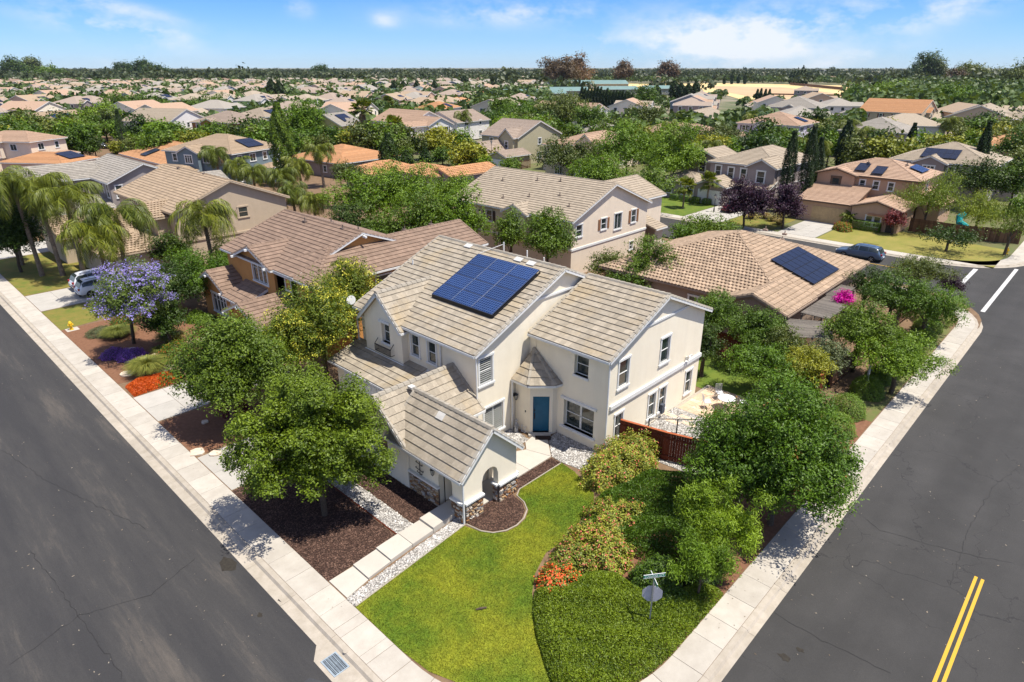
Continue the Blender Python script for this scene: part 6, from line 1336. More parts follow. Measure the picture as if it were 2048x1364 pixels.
def mound(label, name, poly, h, n, leaf, m, seed, cat='ground cover', bumps=((0, 0, 0),), up=.5, asp=.35, spike=0.3, edge=.5):
    rs = np.random.default_rng(seed); P = scatter(rs, poly, n); n = len(P); a = np.array(poly); d = np.full(n, 9.0)
    for i in range(len(a)):
        p, q = a[i], a[(i + 1) % len(a)]; e = q - p; t = np.clip(((P - p) @ e) / (e @ e), 0, 1); d = np.minimum(d, np.linalg.norm(P - (p + t[:, None] * e), axis=1))
    hh = h * np.minimum(1, d / edge) ** .5; wv = (np.sin(P[:, 0] * 2.1 + seed) * np.cos(P[:, 1] * 1.7) * .5 + np.sin(P[:, 0] * 5.3 + P[:, 1] * 4.1) * .3)
    hh = hh * (1 + .22 * wv); z = hh * (1 - .4 * rs.random(n) ** 2.5); C = np.stack([P[:, 0], P[:, 1], z], 1)
    Nm = norm(rs.normal(size=(n, 3)) * .7 + np.array([0, 0, up])); rnd = np.clip(.12 + .5 * rs.random(n) + .16 * wv, 0, .8)
    V, F, R = leaves(rs, C, Nm, leaf * (.7 + .6 * rs.random(n)), leaf * asp * (.7 + .6 * rs.random(n)), rnd, droop=-spike)
    o = D.objects.new(name, npmesh(name, V, F, R, m)); COL.objects.link(o); o['kind'] = 'stuff'; return tag(o, label, cat)
jun = leafmat('foliage_juniper', *LF['juniper'])
mound('dense clipped green ground cover filling the street corner round the stop sign', 'ground_cover', [(15.4, 13.4), (14.5, 12.7), (13.75, 11.85), (13.0, 10.75), (12.2, 9.45), (12.6, 9.0), (13.3, 8.52), (14.1, 8.12), (15.2, 7.8), (16.6, 7.66), (20.6, 7.66), (20.4, 8.8), (18.6, 9.3), (18.4, 10.6), (18.6, 11.6), (17.6, 12.5), (16.4, 12.6)], .62, 70000, .108, jun, 3)
mound('loose green juniper spreading behind the photinia strip', 'ground_cover', [(19.2, 14.3), (22.2, 15.2), (25.8, 14.6), (27.2, 12.4), (25.0, 9.8), (22.6, 8.6), (20.8, 9.0), (20.6, 10.6), (20.0, 11.2), (19.9, 12.4)], .75, 42000, .13, leafmat('foliage_juniper_dark', (.022, .06, .005), (.11, .20, .012)), 5, spike=.8)
shrub('round glossy shrub just behind the stop sign', 19.2, 10.0, 1.15, 1.15, 'mid', nleaf=9000, leaf=.09, ry=1.0); shrub('lower glossy shrub at the right foot of the stop sign', 18.7, 9.0, .85, .8, 'mid', nleaf=5500, leaf=.09)
shrub('small dark shrub at the kerb beneath the feathery saplings', 20.6, 8.9, .8, .6, 'dark', nleaf=4000, leaf=.09)
bally = LM('bright')
for i, (x, y, r, h, lab) in enumerate(((37.2, 9.0, 1.15, 1.35, 'clipped round shrub touching the big pistache crown'), (40.0, 9.2, 1.1, 1.4, 'clipped round shrub second from the pistache along the brown fence'), (43.6, 9.1, 1.05, 1.45, 'clipped round shrub where the brown fence begins'), (46.2, 9.2, .85, 1.2, 'clipped round shrub with the white post beside it'), (47.7, 9.0, .85, 1.15, 'clipped round shrub just beyond the white post'), (50.2, 8.8, .8, 1.1, 'clipped round shrub under the leaning tree'), (52.6, 8.8, .8, 1.1, 'clipped round shrub beyond the leaning tree'), (61.5, 9.3, 1.5, 1.9, 'big clipped round shrub at the far street corner'), (59.4, 9.2, 1.1, 1.2, 'clipped round shrub left of the far corner one'), (57.2, 9.0, 1.0, .9, 'low clipped shrub before the far corner'))):
    shrub(lab, x, y, r, h * .95, 'bright', nleaf=7000, leaf=.075, lump=.05, group='clipped shrubs along the fence', lm=leafmat('foliage_ball', (.05, .11, .008), (.20, .29, .02)))
for x, y, hc, rw, rh, n, k, lab in ((1440, 630, 3.0, 52, 45, 11000, 'mid', 'leafy tree just behind the cream house gable'), (1410, 690, 2.4, 30, 55, 6000, 'dark', 'dark shrub against the back corner of the cream house'), (1515, 660, 2.8, 55, 40, 10000, 'mid', 'leafy tree over the red back fence'), (1570, 690, 2.4, 40, 38, 7000, 'olive', 'olive shrub beside the free-standing pergola'),
    (1525, 735, 2.0, 65, 42, 10000, 'bright', 'light green bush on the small back lawn'), (1608, 735, 1.9, 48, 38, 9000, 'yellow', 'yellow-leaved bush at the end of the back lawn'), (1660, 715, 1.9, 42, 36, 6000, 'grey', 'greyish shrub below the pergola'),
    (1725, 655, 3.4, 62, 55, 14000, 'mid', 'green tree right of the pergola'), (1800, 715, 2.6, 75, 42, 12000, 'bright', 'spreading tree leaning over the clipped shrubs'), (1790, 590, 3.0, 62, 52, 12000, 'mid', 'green tree beside the magenta flowers'), (1860, 610, 2.8, 60, 55, 12000, 'bright', 'green tree at the corner end of the brown fence'), (1840, 545, 2.8, 62, 28, 8000, 'olive', 'olive-green tree behind the corner trees'), (1735, 570, 2.6, 34, 36, 5000, 'dark', 'dark shrub left of the magenta flowers'),
    (1905, 570, 2.2, 20, 18, 2500, 'plum', 'small dark purple shrub at the street corner'), (1465, 710, 1.0, 22, 20, 2500, 'redleaf', 'reddish shrub in the back lawn border'), (1640, 665, 1.6, 0, 0, 0, 'mid', '')):
    if n: treepx(lab, x, y, hc, rw, rh, k, nleaf=n, nclump=50, leaf=.12)
bm_ = leafmat('bougainvillea', (.30, .0, .16), (.62, .0, .34))
treepx('magenta bougainvillea spilling over the bungalow pergola', 1690, 600, 2.8, 17, 15, 'mid', nleaf=3000, nclump=20, leaf=.12, lm=bm_, name='bougainvillea', cat='flowering vine')
# garden of the ochre house
flo = leafmat('orange_flowers', (.05, .10, .02), (.62, .10, .015)); 
mound('mat of bright orange flowers by the sidewalk', 'flower_bed', [(9.95, 43.9), (13.0, 44.1), (13.5, 44.8), (13.4, 45.7), (12.6, 46.2), (10.9, 46.4), (10.0, 45.8)], .35, 14000, .08, leafmat('orange_flowers2', (.45, .05, .008), (.80, .14, .015)), 8, cat='flower bed', asp=.8)
def grassclump(label, x, y, r, h, n, m, seed, cat='ornamental grass', fl=None):
    rs = np.random.default_rng(seed); V, F, R = [], [], []
    a = rs.random(n) * 6.283; q = rs.random(n) ** .6; L_ = (.7 + .5 * rs.random(n)) * h; b0 = np.stack([np.cos(a) * q * r * .25, np.sin(a) * q * r * .25, np.zeros(n)], 1); d = np.stack([np.cos(a) * q, np.sin(a) * q, np.zeros(n)], 1)
    mid = b0 + d * r * .45 + np.array([0, 0, 1]) * L_[:, None] * .75; end = b0 + d * r * 1.0 + np.array([0, 0, 1]) * (L_ * (1.0 - .45 * q))[:, None]; s = np.stack([-np.sin(a), np.cos(a), np.zeros(n)], 1) * .014
    Vv = np.stack([b0 - s, b0 + s, mid + s, mid - s, end], 1).reshape(-1, 3); i = np.arange(n)[:, None] * 5; Fv = np.concatenate([i + [0, 1, 2], i + [0, 2, 3], i + [3, 2, 4]], 1).reshape(-1, 3)
    T = thing('ornamental_grass', label, cat, (x, y, 0)); me = npmesh('blades', Vv, Fv, np.repeat(rs.random(n) * .8, 3), m); o = D.objects.new('blades', me); COL.objects.link(o); o.parent = T
gm = leafmat('grass_blades', (.08, .11, .02), (.27, .28, .06))
grassclump('big fountain grass clump behind the orange flowers', 12.0, 47.0, 1.5, 1.15, 2600, gm, 1); grassclump('fountain grass clump with white flowers beside the jacaranda', 12.7, 55.9, 1.3, .9, 2000, gm, 2); grassclump('grass clump right of the jacaranda trunk', 15.2, 51.7, 1.2, .9, 1600, gm, 3); grassclump('small yellowing grass clump near the stone edging', 13.9, 50.2, .8, .5, 800, gm, 4)
pf = leafmat('purple_flowers', (.04, .06, .03), (.09, .045, .12), (.24, .09, .42))
shrub('violet flowering shrub by the sidewalk, left of its twin', 11.2, 52.0, .9, .6, 'mid', nleaf=4500, leaf=.08, lm=pf, fl=.7, name='flowering_shrub', cat='flowers', group='violet flowering shrubs'); shrub('violet flowering shrub by the sidewalk, right of its twin', 12.0, 50.8, 1.0, .65, 'mid', nleaf=5000, leaf=.08, lm=pf, fl=.8, name='flowering_shrub', cat='flowers', group='violet flowering shrubs')
shrub('grey-green lavender mound near the hydrant', 11.9, 57.5, 1.1, .6, 'grey', nleaf=4500, leaf=.07); shrub('round green shrub at the ochre house wall, upper of two', 18.5, 55.0, .8, .9, 'bright', nleaf=3500); shrub('round green shrub at the ochre house wall, lower of two', 18.9, 53.7, .75, .8, 'bright', nleaf=3500)
shrub('maroon-leaved shrub in the ochre house garden', 18.0, 51.4, .7, .75, 'redleaf', nleaf=3000); shrub('rose bush with orange blooms beside the dark green tree', 14.3, 47.8, 1.3, 1.4, 'mid', nleaf=6000, flc=(.6, .12, .03), fl=.12, mname='rose'); shrub('dark maroon bush in the shade by the driveway', 13.6, 37.2, .9, 1.0, 'redleaf', nleaf=3000)
shrub('orange-flowered shrub behind the grass clump', 13.7, 58.4, .9, .7, 'mid', nleaf=3000, flc=(.55, .10, .02), fl=.2, mname='rose'); shrub('brownish shrub beside the dry lawn', 14.9, 61.5, 1.0, 1.2, 'brown', nleaf=3500)
for i, (px, py, r) in enumerate(((1006, 0, 0), (395, 905, .42), (430, 908, .3), (410, 845, .2), (300, 722, .35), (262, 700, .4), (255, 748, .5), (320, 745, .6), (340, 735, .5))):
    if not r: continue
    P = at(px, py); m = MB(); rs = random.Random(i); m.prism([(P[0] + math.cos(a) * r * rs.uniform(.8, 1.2), P[1] + math.sin(a) * r * rs.uniform(.8, 1.2)) for a in [k * .698 for k in range(9)]], -.02, .05 + .02 * i % .1); tag(m.build('stepping_stone', mat('sandstone_slab', (.50, .40, .30), (.58, .50, .40), scale=3)), ['', 'pale stepping stone in the mulch nearest the street', 'pale stepping stone farther from the street beside its larger neighbour', 'small pale stone under the dark green tree', 'flat stone left of the jacaranda shade', 'flat stone by the lavender mound', 'flat paver beside the orange flowers', 'flat paver behind the fountain grass', 'flat paver next to the rose bush'][i], 'stepping stone')
wl = thing('retaining_edge', 'low sandstone edging wall stepping through the ochre house garden', 'stone wall', (12.6, 49.6, 0)); rs = random.Random(3)
pts = [(12.2, 49.2), (14.7, 50.4), (17.2, 50.2)]
for a, b in zip(pts[:-1], pts[1:]):
    a, b = np.array(a), np.array(b); L_ = np.linalg.norm(b - a); n = int(L_ / .42)
    for i in range(n): p, q = a + (b - a) * i / n, a + (b - a) * (i + .94) / n; m = MB(); m.rv = rs.random(); m.bar((*p, .12), (*q, .12), .26, .2 + rs.uniform(0, .05)); m.build('stone', mat('edging_stone', (.46, .32, .21), (.52, .42, .30), scale=3, attr=.25), wl)
# palms on the left
PS = (('leaning queen palm nearest the sidewalk at left', 12.7, 79.7, 9.4, 1, 1.4), ('queen palm second from the sidewalk at left', 14.2, 78.2, 9.0, 2, 1.4), ('queen palm with a brown skirt of dead fronds at left', 15.3, 74.6, 8.2, 3, 1.35), ('queen palm at the left edge behind the others', 12.2, 86.0, 9.0, 1, 1.1), ('queen palm drooping over the tan house porch roof', 17.2, 67.6, 7.4, 2, 1.45), ('queen palm drooping over the white cars', 15.4, 66.0, 6.2, 3, 1.25), ('queen palm in front of the tan house wall', 23.6, 62.5, 7.4, 1, 1.25))
for i, (lab, x, y, H_, sd, s) in enumerate(PS): palm(lab, x, y, H_, 'queen', sd, s, rz=i * 1.3, group='queen palms by the left street')
k = 0
for px, py, hc, lab in ((600, 330, 6.0, 'feathery palm right of the tan house gable'), (640, 300, 6.5, 'feathery palm in front of the orange bungalow'), (560, 350, 5.5, 'feathery palm right of the blue-grey house'), (470, 330, 6.0, 'feathery palm against the blue-grey house, right'), (430, 305, 6.5, 'feathery palm against the blue-grey house, left'), (505, 345, 5.5, 'feathery palm below the blue-grey house windows'), (585, 380, 5.5, 'golden feathery palm behind the brown roof ridge'), (625, 400, 5.0, 'golden drooping palm beside the big green trees'), (540, 410, 4.5, 'feathery palm at the far corner of the ochre house'),
    (925, 230, 7, 'slender palm in front of the white shuttered house neighbour'), (1080, 205, 6, 'palm above the olive house roof'), (1250, 250, 6, 'palm right of the rosy hip roof'), (1500, 235, 6, 'palm left of the lilac-white house'), (1600, 285, 6, 'palm behind the mauve house, left'), (1640, 290, 6, 'palm behind the mauve house, right'), (1700, 250, 7, 'tall palm in front of the balcony house'), (1735, 265, 7, 'tall drooping palm beside the balcony house'), (1900, 245, 7, 'tall palm right of the balcony house'), (1340, 250, 6, 'palm above the round green trees'), (1420, 290, 6, 'palm over the wide terracotta bungalow'), (1385, 300, 6, 'palm left of the wide terracotta bungalow'), (860, 215, 6, 'palm left of the cream gabled house in the middle'), (620, 220, 6, 'palm behind the yellow house')):
    P = at(px, py, hc); T_ = palm(lab, P[0], P[1], 6.0, 'queen', 1 + k % 3, 1.1, rz=k * .9, group='feathery palms among the houses'); T_.scale = (hc / 6,) * 3; k += 1
palm('big shaggy fan palm with a thick skirt of dead fronds', 96.5, 143.5, 10.5, 'fanbig', 5, 1.5); palm('golden fan palm right of the shaggy one', 98.0, 133.0, 7.0, 'fanbig', 6, 1.45, rz=1)
P = at(775, 205, 6.0); palm('golden fan palm in the distance above the shaggy fan palm', P[0], P[1], 6.0, 'fanbig', 6, 1.6, rz=2)
palm('windmill palm on the lawn, left of two', 89.9, 49.4, 3.3, 'windmill', 7, 1.45, group='windmill palms'); palm('windmill palm in front of the mauve house window, right of two', 94.8, 48.0, 3.6, 'windmill', 8, 1.5, rz=1, group='windmill palms')
palm('small feathery palm beside the tan garage door', 94.2, 26.7, 1.3, 'pygmy', 9, .55)
# the green mass behind the brown roof, and other middle-distance trees, each its own crown
MT = ((735, 400, 5.0, 72, 60, 15000, 'bright', 'broad green tree, leftmost of the row behind the brown roofs'), (700, 455, 4.0, 55, 50, 9000, 'dark', 'dark green tree at the foot of the row behind the brown roofs'), (800, 385, 5.5, 75, 62, 17000, 'bright', 'broad green tree in the middle of the row behind the brown roofs'), (850, 440, 5.0, 65, 55, 14000, 'mid', 'green tree right of the middle of the row'), (920, 440, 5.0, 62, 65, 15000, 'bright', 'green tree overlapping the beige house wall'), (900, 385, 4.5, 50, 35, 9000, 'bright', 'green tree in front of the orange bungalow window'), (770, 465, 3.5, 60, 40, 8000, 'mid', 'lower green tree behind the brown ridge'),
 (1095, 480, 4.6, 52, 54, 20000, 'mid', 'round green tree in front of the beige house front'), (1022, 470, 4.2, 30, 42, 8000, 'mid', 'smaller green tree beside the beige house front window'), (1300, 530, 3.4, 50, 50, 12000, 'mid', 'green tree below the beige house gable'), (1225, 530, 2.6, 50, 25, 7000, 'olive', 'loose shrub at the foot of the beige house gable'), (1265, 560, 2.2, 60, 28, 7000, 'mid', 'green shrub between the cream house roof and the beige house'), (1420, 460, 3.6, 55, 26, 9000, 'mid', 'shrub tree at the corner of the bungalow roof'), (1370, 470, 3.2, 30, 22, 4000, 'bright', 'small green tree left of the bungalow roof'),
 (1255, 300, 6, 75, 45, 17000, 'bright', 'large round bright green tree, left of two behind the beige house'), (1350, 315, 6, 62, 60, 15000, 'bright', 'large round bright green tree, right of two behind the beige house'), (1140, 310, 5, 65, 38, 11000, 'olive', 'olive-green tree beside the olive house garage'), (1200, 345, 5, 60, 35, 10000, 'bright', 'green tree above the beige roof ridge'), (1290, 365, 4.5, 60, 32, 9000, 'mid', 'green tree behind the beige gable peak'),
 (610, 250, 6, 46, 42, 11000, 'bright', 'round bright green tree beside the yellow house'), (590, 290, 4, 42, 28, 6000, 'bright', 'bright green tree under the round one'), (700, 350, 5, 30, 28, 5000, 'olive', 'olive tree left of the dark pointed tree'),
 (1492, 408, 3.3, 46, 48, 13000, 'plum', 'large dark purple-leaved plum tree beside the red car'), (1572, 412, 3.0, 30, 42, 7000, 'plum', 'dark purple-leaved plum tree partly behind the cypresses'), (1790, 440, 1.9, 18, 16, 2500, 'redleaf', 'small red maple by the arched entry'),
 (1860, 395, 4.4, 62, 48, 10000, 'willow', 'weeping light green tree right of the rosy tan house'), (1960, 425, 3.4, 45, 42, 7000, 'willow', 'weeping light green tree second from the right edge'), (2025, 455, 3.2, 45, 40, 3000, 'willow', 'sparse weeping tree at the right edge'),
 (1960, 360, 4.5, 60, 45, 9000, 'dark', 'dark green tree behind the weeping trees'), (2035, 360, 5, 45, 60, 8000, 'mid', 'green tree at the right edge, middle height'), (2030, 290, 6, 40, 32, 6000, 'mid', 'green tree at the right edge beside the terracotta roof'), (2040, 420, 4, 25, 30, 3000, 'bright', 'bright green tree at the right edge'), (1900, 470, 2, 70, 12, 3000, 'dark', 'low dark hedge along the fence behind the dry lawn'),
 (1110, 400, 0, 0, 0, 0, '', ''), (1600, 330, 4, 50, 30, 7000, 'olive', 'green tree between the cypresses and the rosy tan roof'), (1490, 300, 4, 60, 22, 6000, 'bright', 'hedge-like tree behind the mauve roof'), (1330, 330, 0, 0, 0, 0, '', ''), (1440, 270, 5, 45, 20, 5000, 'olive', 'olive tree above the wide terracotta bungalow'), (1290, 235, 5, 40, 25, 5000, 'olive', 'olive tree left of the beige bungalow'),
 (195, 235, 5, 42, 28, 7000, 'bright', 'green tree right of the navy house'), (235, 215, 6, 30, 25, 5000, 'mid', 'rounded tree above the green tree at left'), (110, 260, 4, 24, 16, 3000, 'mid', 'dark green tree in front of the navy house porch'), (235, 265, 4, 18, 20, 3000, 'bright', 'small bright tree in front of the cream house garage'), (235, 295, 1.5, 15, 11, 2500, 'yellow', 'round yellow-green bush beside the grey van'), (342, 268, 4, 27, 20, 5000, 'mid', 'rounded tree between the cream house and the red-brown house'), (290, 210, 6, 40, 20, 5000, 'mid', 'green trees behind the cream gabled house'), (400, 210, 6, 60, 18, 6000, 'mid', 'green trees behind the red-brown house'), (830, 240, 4, 30, 25, 4000, 'bright', 'bright shrub left of the white shuttered house'), (990, 245, 3, 40, 30, 6000, 'mid', 'green garden trees right of the white shuttered house'), (885, 312, 2, 20, 16, 3000, 'mid', 'small round tree on the verge before the olive house'), (845, 297, 1.2, 10, 9, 1500, 'bright', 'clipped bush by the white shuttered house porch'), (930, 325, 1, 30, 8, 2500, 'mid', 'low hedge before the olive house'), (1745, 460, 1.0, 0, 0, 0, '', ''),
 (1060, 230, 6, 55, 25, 7000, 'bright', 'light green trees above the olive house'), (1130, 225, 7, 60, 32, 9000, 'olive', 'olive-green trees above the olive house gable'), (1000, 215, 6, 30, 20, 3500, 'mid', 'green tree beyond the olive house roof, left'), (1180, 240, 6, 40, 25, 5000, 'mid', 'green tree left of the solar-roofed low house'), (1900, 200, 8, 50, 26, 6000, 'bright', 'bright green tree beyond the balcony house'))
for i, (x, y, hc, rw, rh, n, kd, lab) in enumerate(MT):
    if n:
        d = depth(at(x, y, hc)); treepx(lab, x, y, hc, rw, rh, kd, nleaf=int(n * .62), nclump=60 if n > 6000 else 34, leaf=max(.14, d * .0026), shell=.5, nl=7, asp=.3 if kd == 'willow' else .55, droop=1.2 if kd == 'willow' else 0)
for x, y, h_, r, sd, lab in ((97.7, 37.2, 11.6, 1.0, 1, 'tall cypress, leftmost of the three beside the plum trees'), (98.8, 34.9, 12.4, 1.05, 2, 'tallest cypress, middle of the three'), (102.0, 34.8, 10.6, .95, 1, 'cypress rightmost of the three beside the rosy tan house')): cypress(lab, x, y, h_, r, sd, 14000, 'Italian cypresses by the plum tree', )
P = at(255, 318); cypress('dark columnar cypress standing alone at left', P[0], P[1], 11, 1.2, 1, 6000)
def conifer(label, px, py, hpx, rpx, group=None, kind='cypress', n=5000, base_h=0):
    P = at(px, py); d = depth(P); H_ = hpx * d / FPX / .93; cypress(label, P[0], P[1], H_, rpx * d / FPX, 3, n, group, leaf=max(.14, d * .0024), kind=kind, cat='tree', name='conifer_tree')
conifer('tall dark cypress right of the rosy tan house', 1940, 392, 132, 11, 'tall cypresses at right', n=9000); conifer('dark cypress behind the rosy tan roof', 1810, 335, 78, 9, 'tall cypresses at right', n=6000); conifer('broad dark cypress between the mauve and rosy tan houses', 1680, 345, 92, 15, 'tall cypresses at right', n=8000)
conifer('dark pointed evergreen beside the blue-grey house', 575, 372, 145, 22, n=11000, kind='mid'); conifer('dark evergreen in front of the orange bungalow', 782, 362, 85, 19, n=7000, kind='dark'); conifer('small dark evergreen right of the larger one', 815, 345, 40, 13, n=2500, kind='dark'); conifer('small dark evergreen before the barrel-tile gable', 852, 345, 45, 11, n=2500, kind='dark'); conifer('dark spruce left of two at left of centre', 548, 210, 45, 11, n=3000); conifer('dark spruce right of two at left of centre', 563, 210, 42, 10, n=3000)
hm = leafmat('foliage_hedge', (.04, .10, .01), (.13, .22, .02))
def hedge(label, x0, y0, x1, y1, h, n, seed):
    rs = np.random.default_rng(seed); d = norm(rs.normal(size=(n, 3))); m = np.max(np.abs(d), 1, keepdims=True); q = d / m * (1 - .05 * rs.random((n, 1))); C = np.stack([(x0 + x1) / 2 + q[:, 0] * (x1 - x0) / 2, (y0 + y1) / 2 + q[:, 1] * (y1 - y0) / 2, h / 2 + q[:, 2] * h / 2], 1)
    Nm = norm(d + rs.normal(size=(n, 3)) * .4); V, F, R = leaves(rs, C - np.array([x0, y0, 0]), Nm, .1, .06, rs.random(n) * .8); T = thing('hedge', label, 'hedge', (x0, y0, 0)); o = D.objects.new('foliage', npmesh('foliage', V, F, R, hm)); COL.objects.link(o); o.parent = T
hedge('box-clipped green hedge under the rosy tan house window', 93.0, 22.6, 94.2, 26.4, 1.2, 7000, 1)
for i in range(4): hedge(['small square clipped box shrub, first from the lamp post', 'small square clipped box shrub, second from the lamp post', 'small square clipped box shrub, third from the lamp post', 'small square clipped box shrub, farthest from the lamp post'][i], 94.2, 47.4 + i * 1.9, 95.3, 48.7 + i * 1.9, .95, 2200, i + 5)
shrub('rose bush with red blooms beside the box hedge', 91.2, 26.2, .9, 1.1, 'bright', nleaf=2500, flc=(.5, .04, .02), fl=.2, mname='rose2', leaf=.12); shrub('rose bush with orange blooms nearest the wide driveway', 91.6, 27.0, .8, 1.0, 'bright', nleaf=2500, flc=(.5, .04, .02), fl=.2, mname='rose2', leaf=.12)
for i, (x, y) in enumerate(((89, 34), (90.5, 35.5), (91.5, 37), (90, 38.5), (93, 35.5))): grassclump(['tan grass clump nearest the wide driveway', 'tan grass clump second from the driveway', 'green grass clump under the first cypress', 'tan grass clump by the back street kerb', 'tan grass clump against the brown side fence'][i], x, y, 1.0, .9, 500, leafmat('dry_grass_blades', (.14, .13, .04), (.36, .28, .12)), i + 20)
# ---------------------------------------------------------------- fences, signs, lamps, cars
BOARD = {}
def fence(label, pts, h, m, bw=.14, gap=.006, cap=None, railside=0, z=0.0, group=None):
    T = thing('fence', label, 'fence', (pts[0][0], pts[0][1], z), 0, group); rs = random.Random(int(pts[0][0] * 7)); k = (round(h, 2), m.name)
    if k not in BOARD:
        BOARD[k] = []
        for q in range(5): b = MB(); b.rv = q / 4; b.box(0, -.011, .04, bw - gap, .011, h - .01 * q * .6); BOARD[k].append(b.mesh('board', m))
    o = np.array([pts[0][0], pts[0][1]])
    for a, b in zip(pts[:-1], pts[1:]):
        a, b = np.array(a, float), np.array(b, float); L_ = np.linalg.norm(b - a); u = (b - a) / L_; ang = math.atan2(u[1], u[0]); n = int(math.ceil(L_ / bw))
        for i in range(n):
            p = a + u * i * bw - o; place('board', rs.choice(BOARD[k]), T, Matrix.Translation((p[0], p[1], rs.uniform(-.01, .01))) @ Matrix.Rotation(ang, 4, 'Z') @ Matrix.Rotation(rs.uniform(-.02, .02), 4, 'Z'))
        for zz in (.3, h - .3): r_ = MB(); nn = np.array([-u[1], u[0]]) * (.045 if railside >= 0 else -.045); r_.bar((*(a + nn), zz + z), (*(b + nn), zz + z), .05, .09); r_.build('rail', m, T)
        if cap: r_ = MB(); r_.bar((*a, h + .03 + z), (*b, h + .03 + z), .16, .04); r_.build('fence_cap', cap, T)
        m_ = max(1, int(L_ / 2.4))
        for i in range(m_ + 1): p = a + (b - a) * i / m_; nn = np.array([-u[1], u[0]]) * .06; r_ = MB(); r_.bar((*(p + nn), z), (*(p + nn), h + z + .02), .09, .09); r_.build('post', m, T)
    return T
redcap = mat('red_fence_cap', (.36, .10, .035), (.30, .075, .025), rough=.6)
fence('dark red stained wooden fence running from the cream house corner to the pistache tree', [(27.0, 17.3), (27.6, 14.6), (28.4, 12.0)], 1.75, woodred, cap=redcap, railside=-1)
fence('red stained fence return with bright cap at the far end of the side yard', [(40.4, 11.2), (42.9, 11.6)], 1.75, woodred, cap=redcap)
fence('red-brown back fence between the small lawn and the bungalow', [(42.6, 21.0), (43.6, 17.2), (43.2, 12.0)], 1.75, woodred)
fence('weathered brown board fence beside the clipped round shrubs', [(43.0, 11.2), (50.6, 10.9), (58.4, 11.2)], 1.75, woodbrown, railside=-1)
fence('weathered brown board fence far section toward the street corner', [(58.6, 11.2), (63.4, 11.0)], 1.75, woodbrown, railside=-1)
fence('brown fence behind the dry lawn at the right', [(96.9, 20.0), (96.6, 14.0), (98.5, 8.4)], 1.8, woodbrown); fence('brown side fence between the rosy tan house and the cypresses', [(94.4, 34.6), (101, 35.2)], 1.8, woodbrown)
fence('black-brown fence between the white shuttered house and the olive house', [(107.8, 131), (112, 118), (118, 115)], 1.8, mat('black_brown_wood', (.03, .02, .02), attr=.2), bw=.3); fence('red-brown gate fence by the olive house', [(101.5, 95.6), (105.5, 95.2)], 1.8, woodbrown, bw=.3)
w = MB(); w.bar((76, 330, 1.2), (104, 372, 1.2), .3, 2.4); tag(w.build('block_wall', S_tan), 'long low tan masonry wall behind the navy house', 'wall')
# stop sign seen from behind with street-name blades
P = at(1299, 1243, .45); sx, sy = P[0], P[1]
T = thing('street_sign', 'steel post with the back of a stop sign and green street-name blades on top', 'sign', (sx, sy, 0)); 
p = MB(); lean = np.array([.03, .02]); top = np.array([sx, sy]) + lean; p.bar((sx, sy, 0), (*top, 2.42), .055, .055); p.build('post', steel, T)
o_ = MB(); c = np.array([top[0] - .005, top[1], 1.78]); u = vn((.55, -.83, 0)); nn = vn((-.83, -.55, 0)); R8 = .405
ring = lambda k: [tuple(c + nn * (-k) + u * R8 * math.cos(math.pi / 8 + i * math.pi / 4) + np.array([0, 0, 1]) * R8 * math.sin(math.pi / 8 + i * math.pi / 4)) for i in range(8)]
u = vn((.62, -.78, 0)); nn = vn((-.78, -.62, 0)); a, b = ring(-.032 * -1), ring(.04)
o_.idx(a + b, [tuple(range(8)), tuple(range(15, 7, -1))] + [(i, (i + 1) % 8, 8 + (i + 1) % 8, 8 + i) for i in range(8)]); o_.build('stop_sign_back', mat('bare_aluminium', (.42, .42, .46), (.36, .36, .4), rough=.5, scale=3), T)
gs = mat('street_sign_green', (.0, .20, .13), (.0, .17, .12), rough=.4); wt = mat('sign_white', (.75, .75, .75), rough=.5)
def blade(z, d, L_, h, txt):
    d = vn(d); m = MB(); c = np.array([top[0], top[1], z]); n_ = np.array([d[1], -d[0], 0]); m.obox(c - d * L_ / 2 - n_ * .006, d * L_, n_ * .012, (0, 0, h)); b_ = m.build('name_blade', gs, T)
    e = MB()
    for zz in (-.006, h): e.obox(c - d * (L_ / 2 + .006) - n_ * .01 + np.array([0, 0, zz]), d * (L_ + .012), n_ * .02, (0, 0, .008))
    e.build('blade_edge', wt, b_)
    for s in (1, -1):
        cu = D.curves.new('lettering', 'FONT'); cu.body = txt; cu.size = h * .82; cu.align_x = 'CENTER'; cu.extrude = .0012; cu.materials.append(wt); t0_ = D.objects.new('lettering_text', cu); COL.objects.link(t0_); bpy.context.view_layer.update(); tm_ = D.meshes.new_from_object(t0_.evaluated_get(bpy.context.evaluated_depsgraph_get())); D.objects.remove(t0_); t_ = D.objects.new('lettering', tm_); COL.objects.link(t_); t_.parent = b_
        X, Z = d * s, np.array([0, 0, 1.]); Yn = np.cross(X, Z); loc = c + Yn * .009 + np.array([0, 0, h * .2]) - np.array([sx, sy, 0]); nz = Yn
        t_.matrix_local = Matrix(((X[0], Z[0], nz[0], loc[0]), (X[1], Z[1], nz[1], loc[1]), (X[2], Z[2], nz[2], loc[2]), (0, 0, 0, 1)))
blade(2.60, (.80, -.60, 0), .84, .15, 'LUGANO WY'); blade(2.43, (.62, .78, 0), .72, .15, 'ST'); 
m = MB(); m.bar((*top, 2.40), (*top, 2.62), .05, .05); m.build('bracket', steel, T)
m = MB(); m.tube([(13.05, 14.45, .05), (13.2, 14.35, .07), (13.42, 14.22, .05)], [.03, .05, .035], 6); tag(m.build('fallen_stick', bark), 'short dark stick on the lawn, added to stand for a shadow', 'stick')  # made-up dark tube standing in for a shadow-like shape on the grass
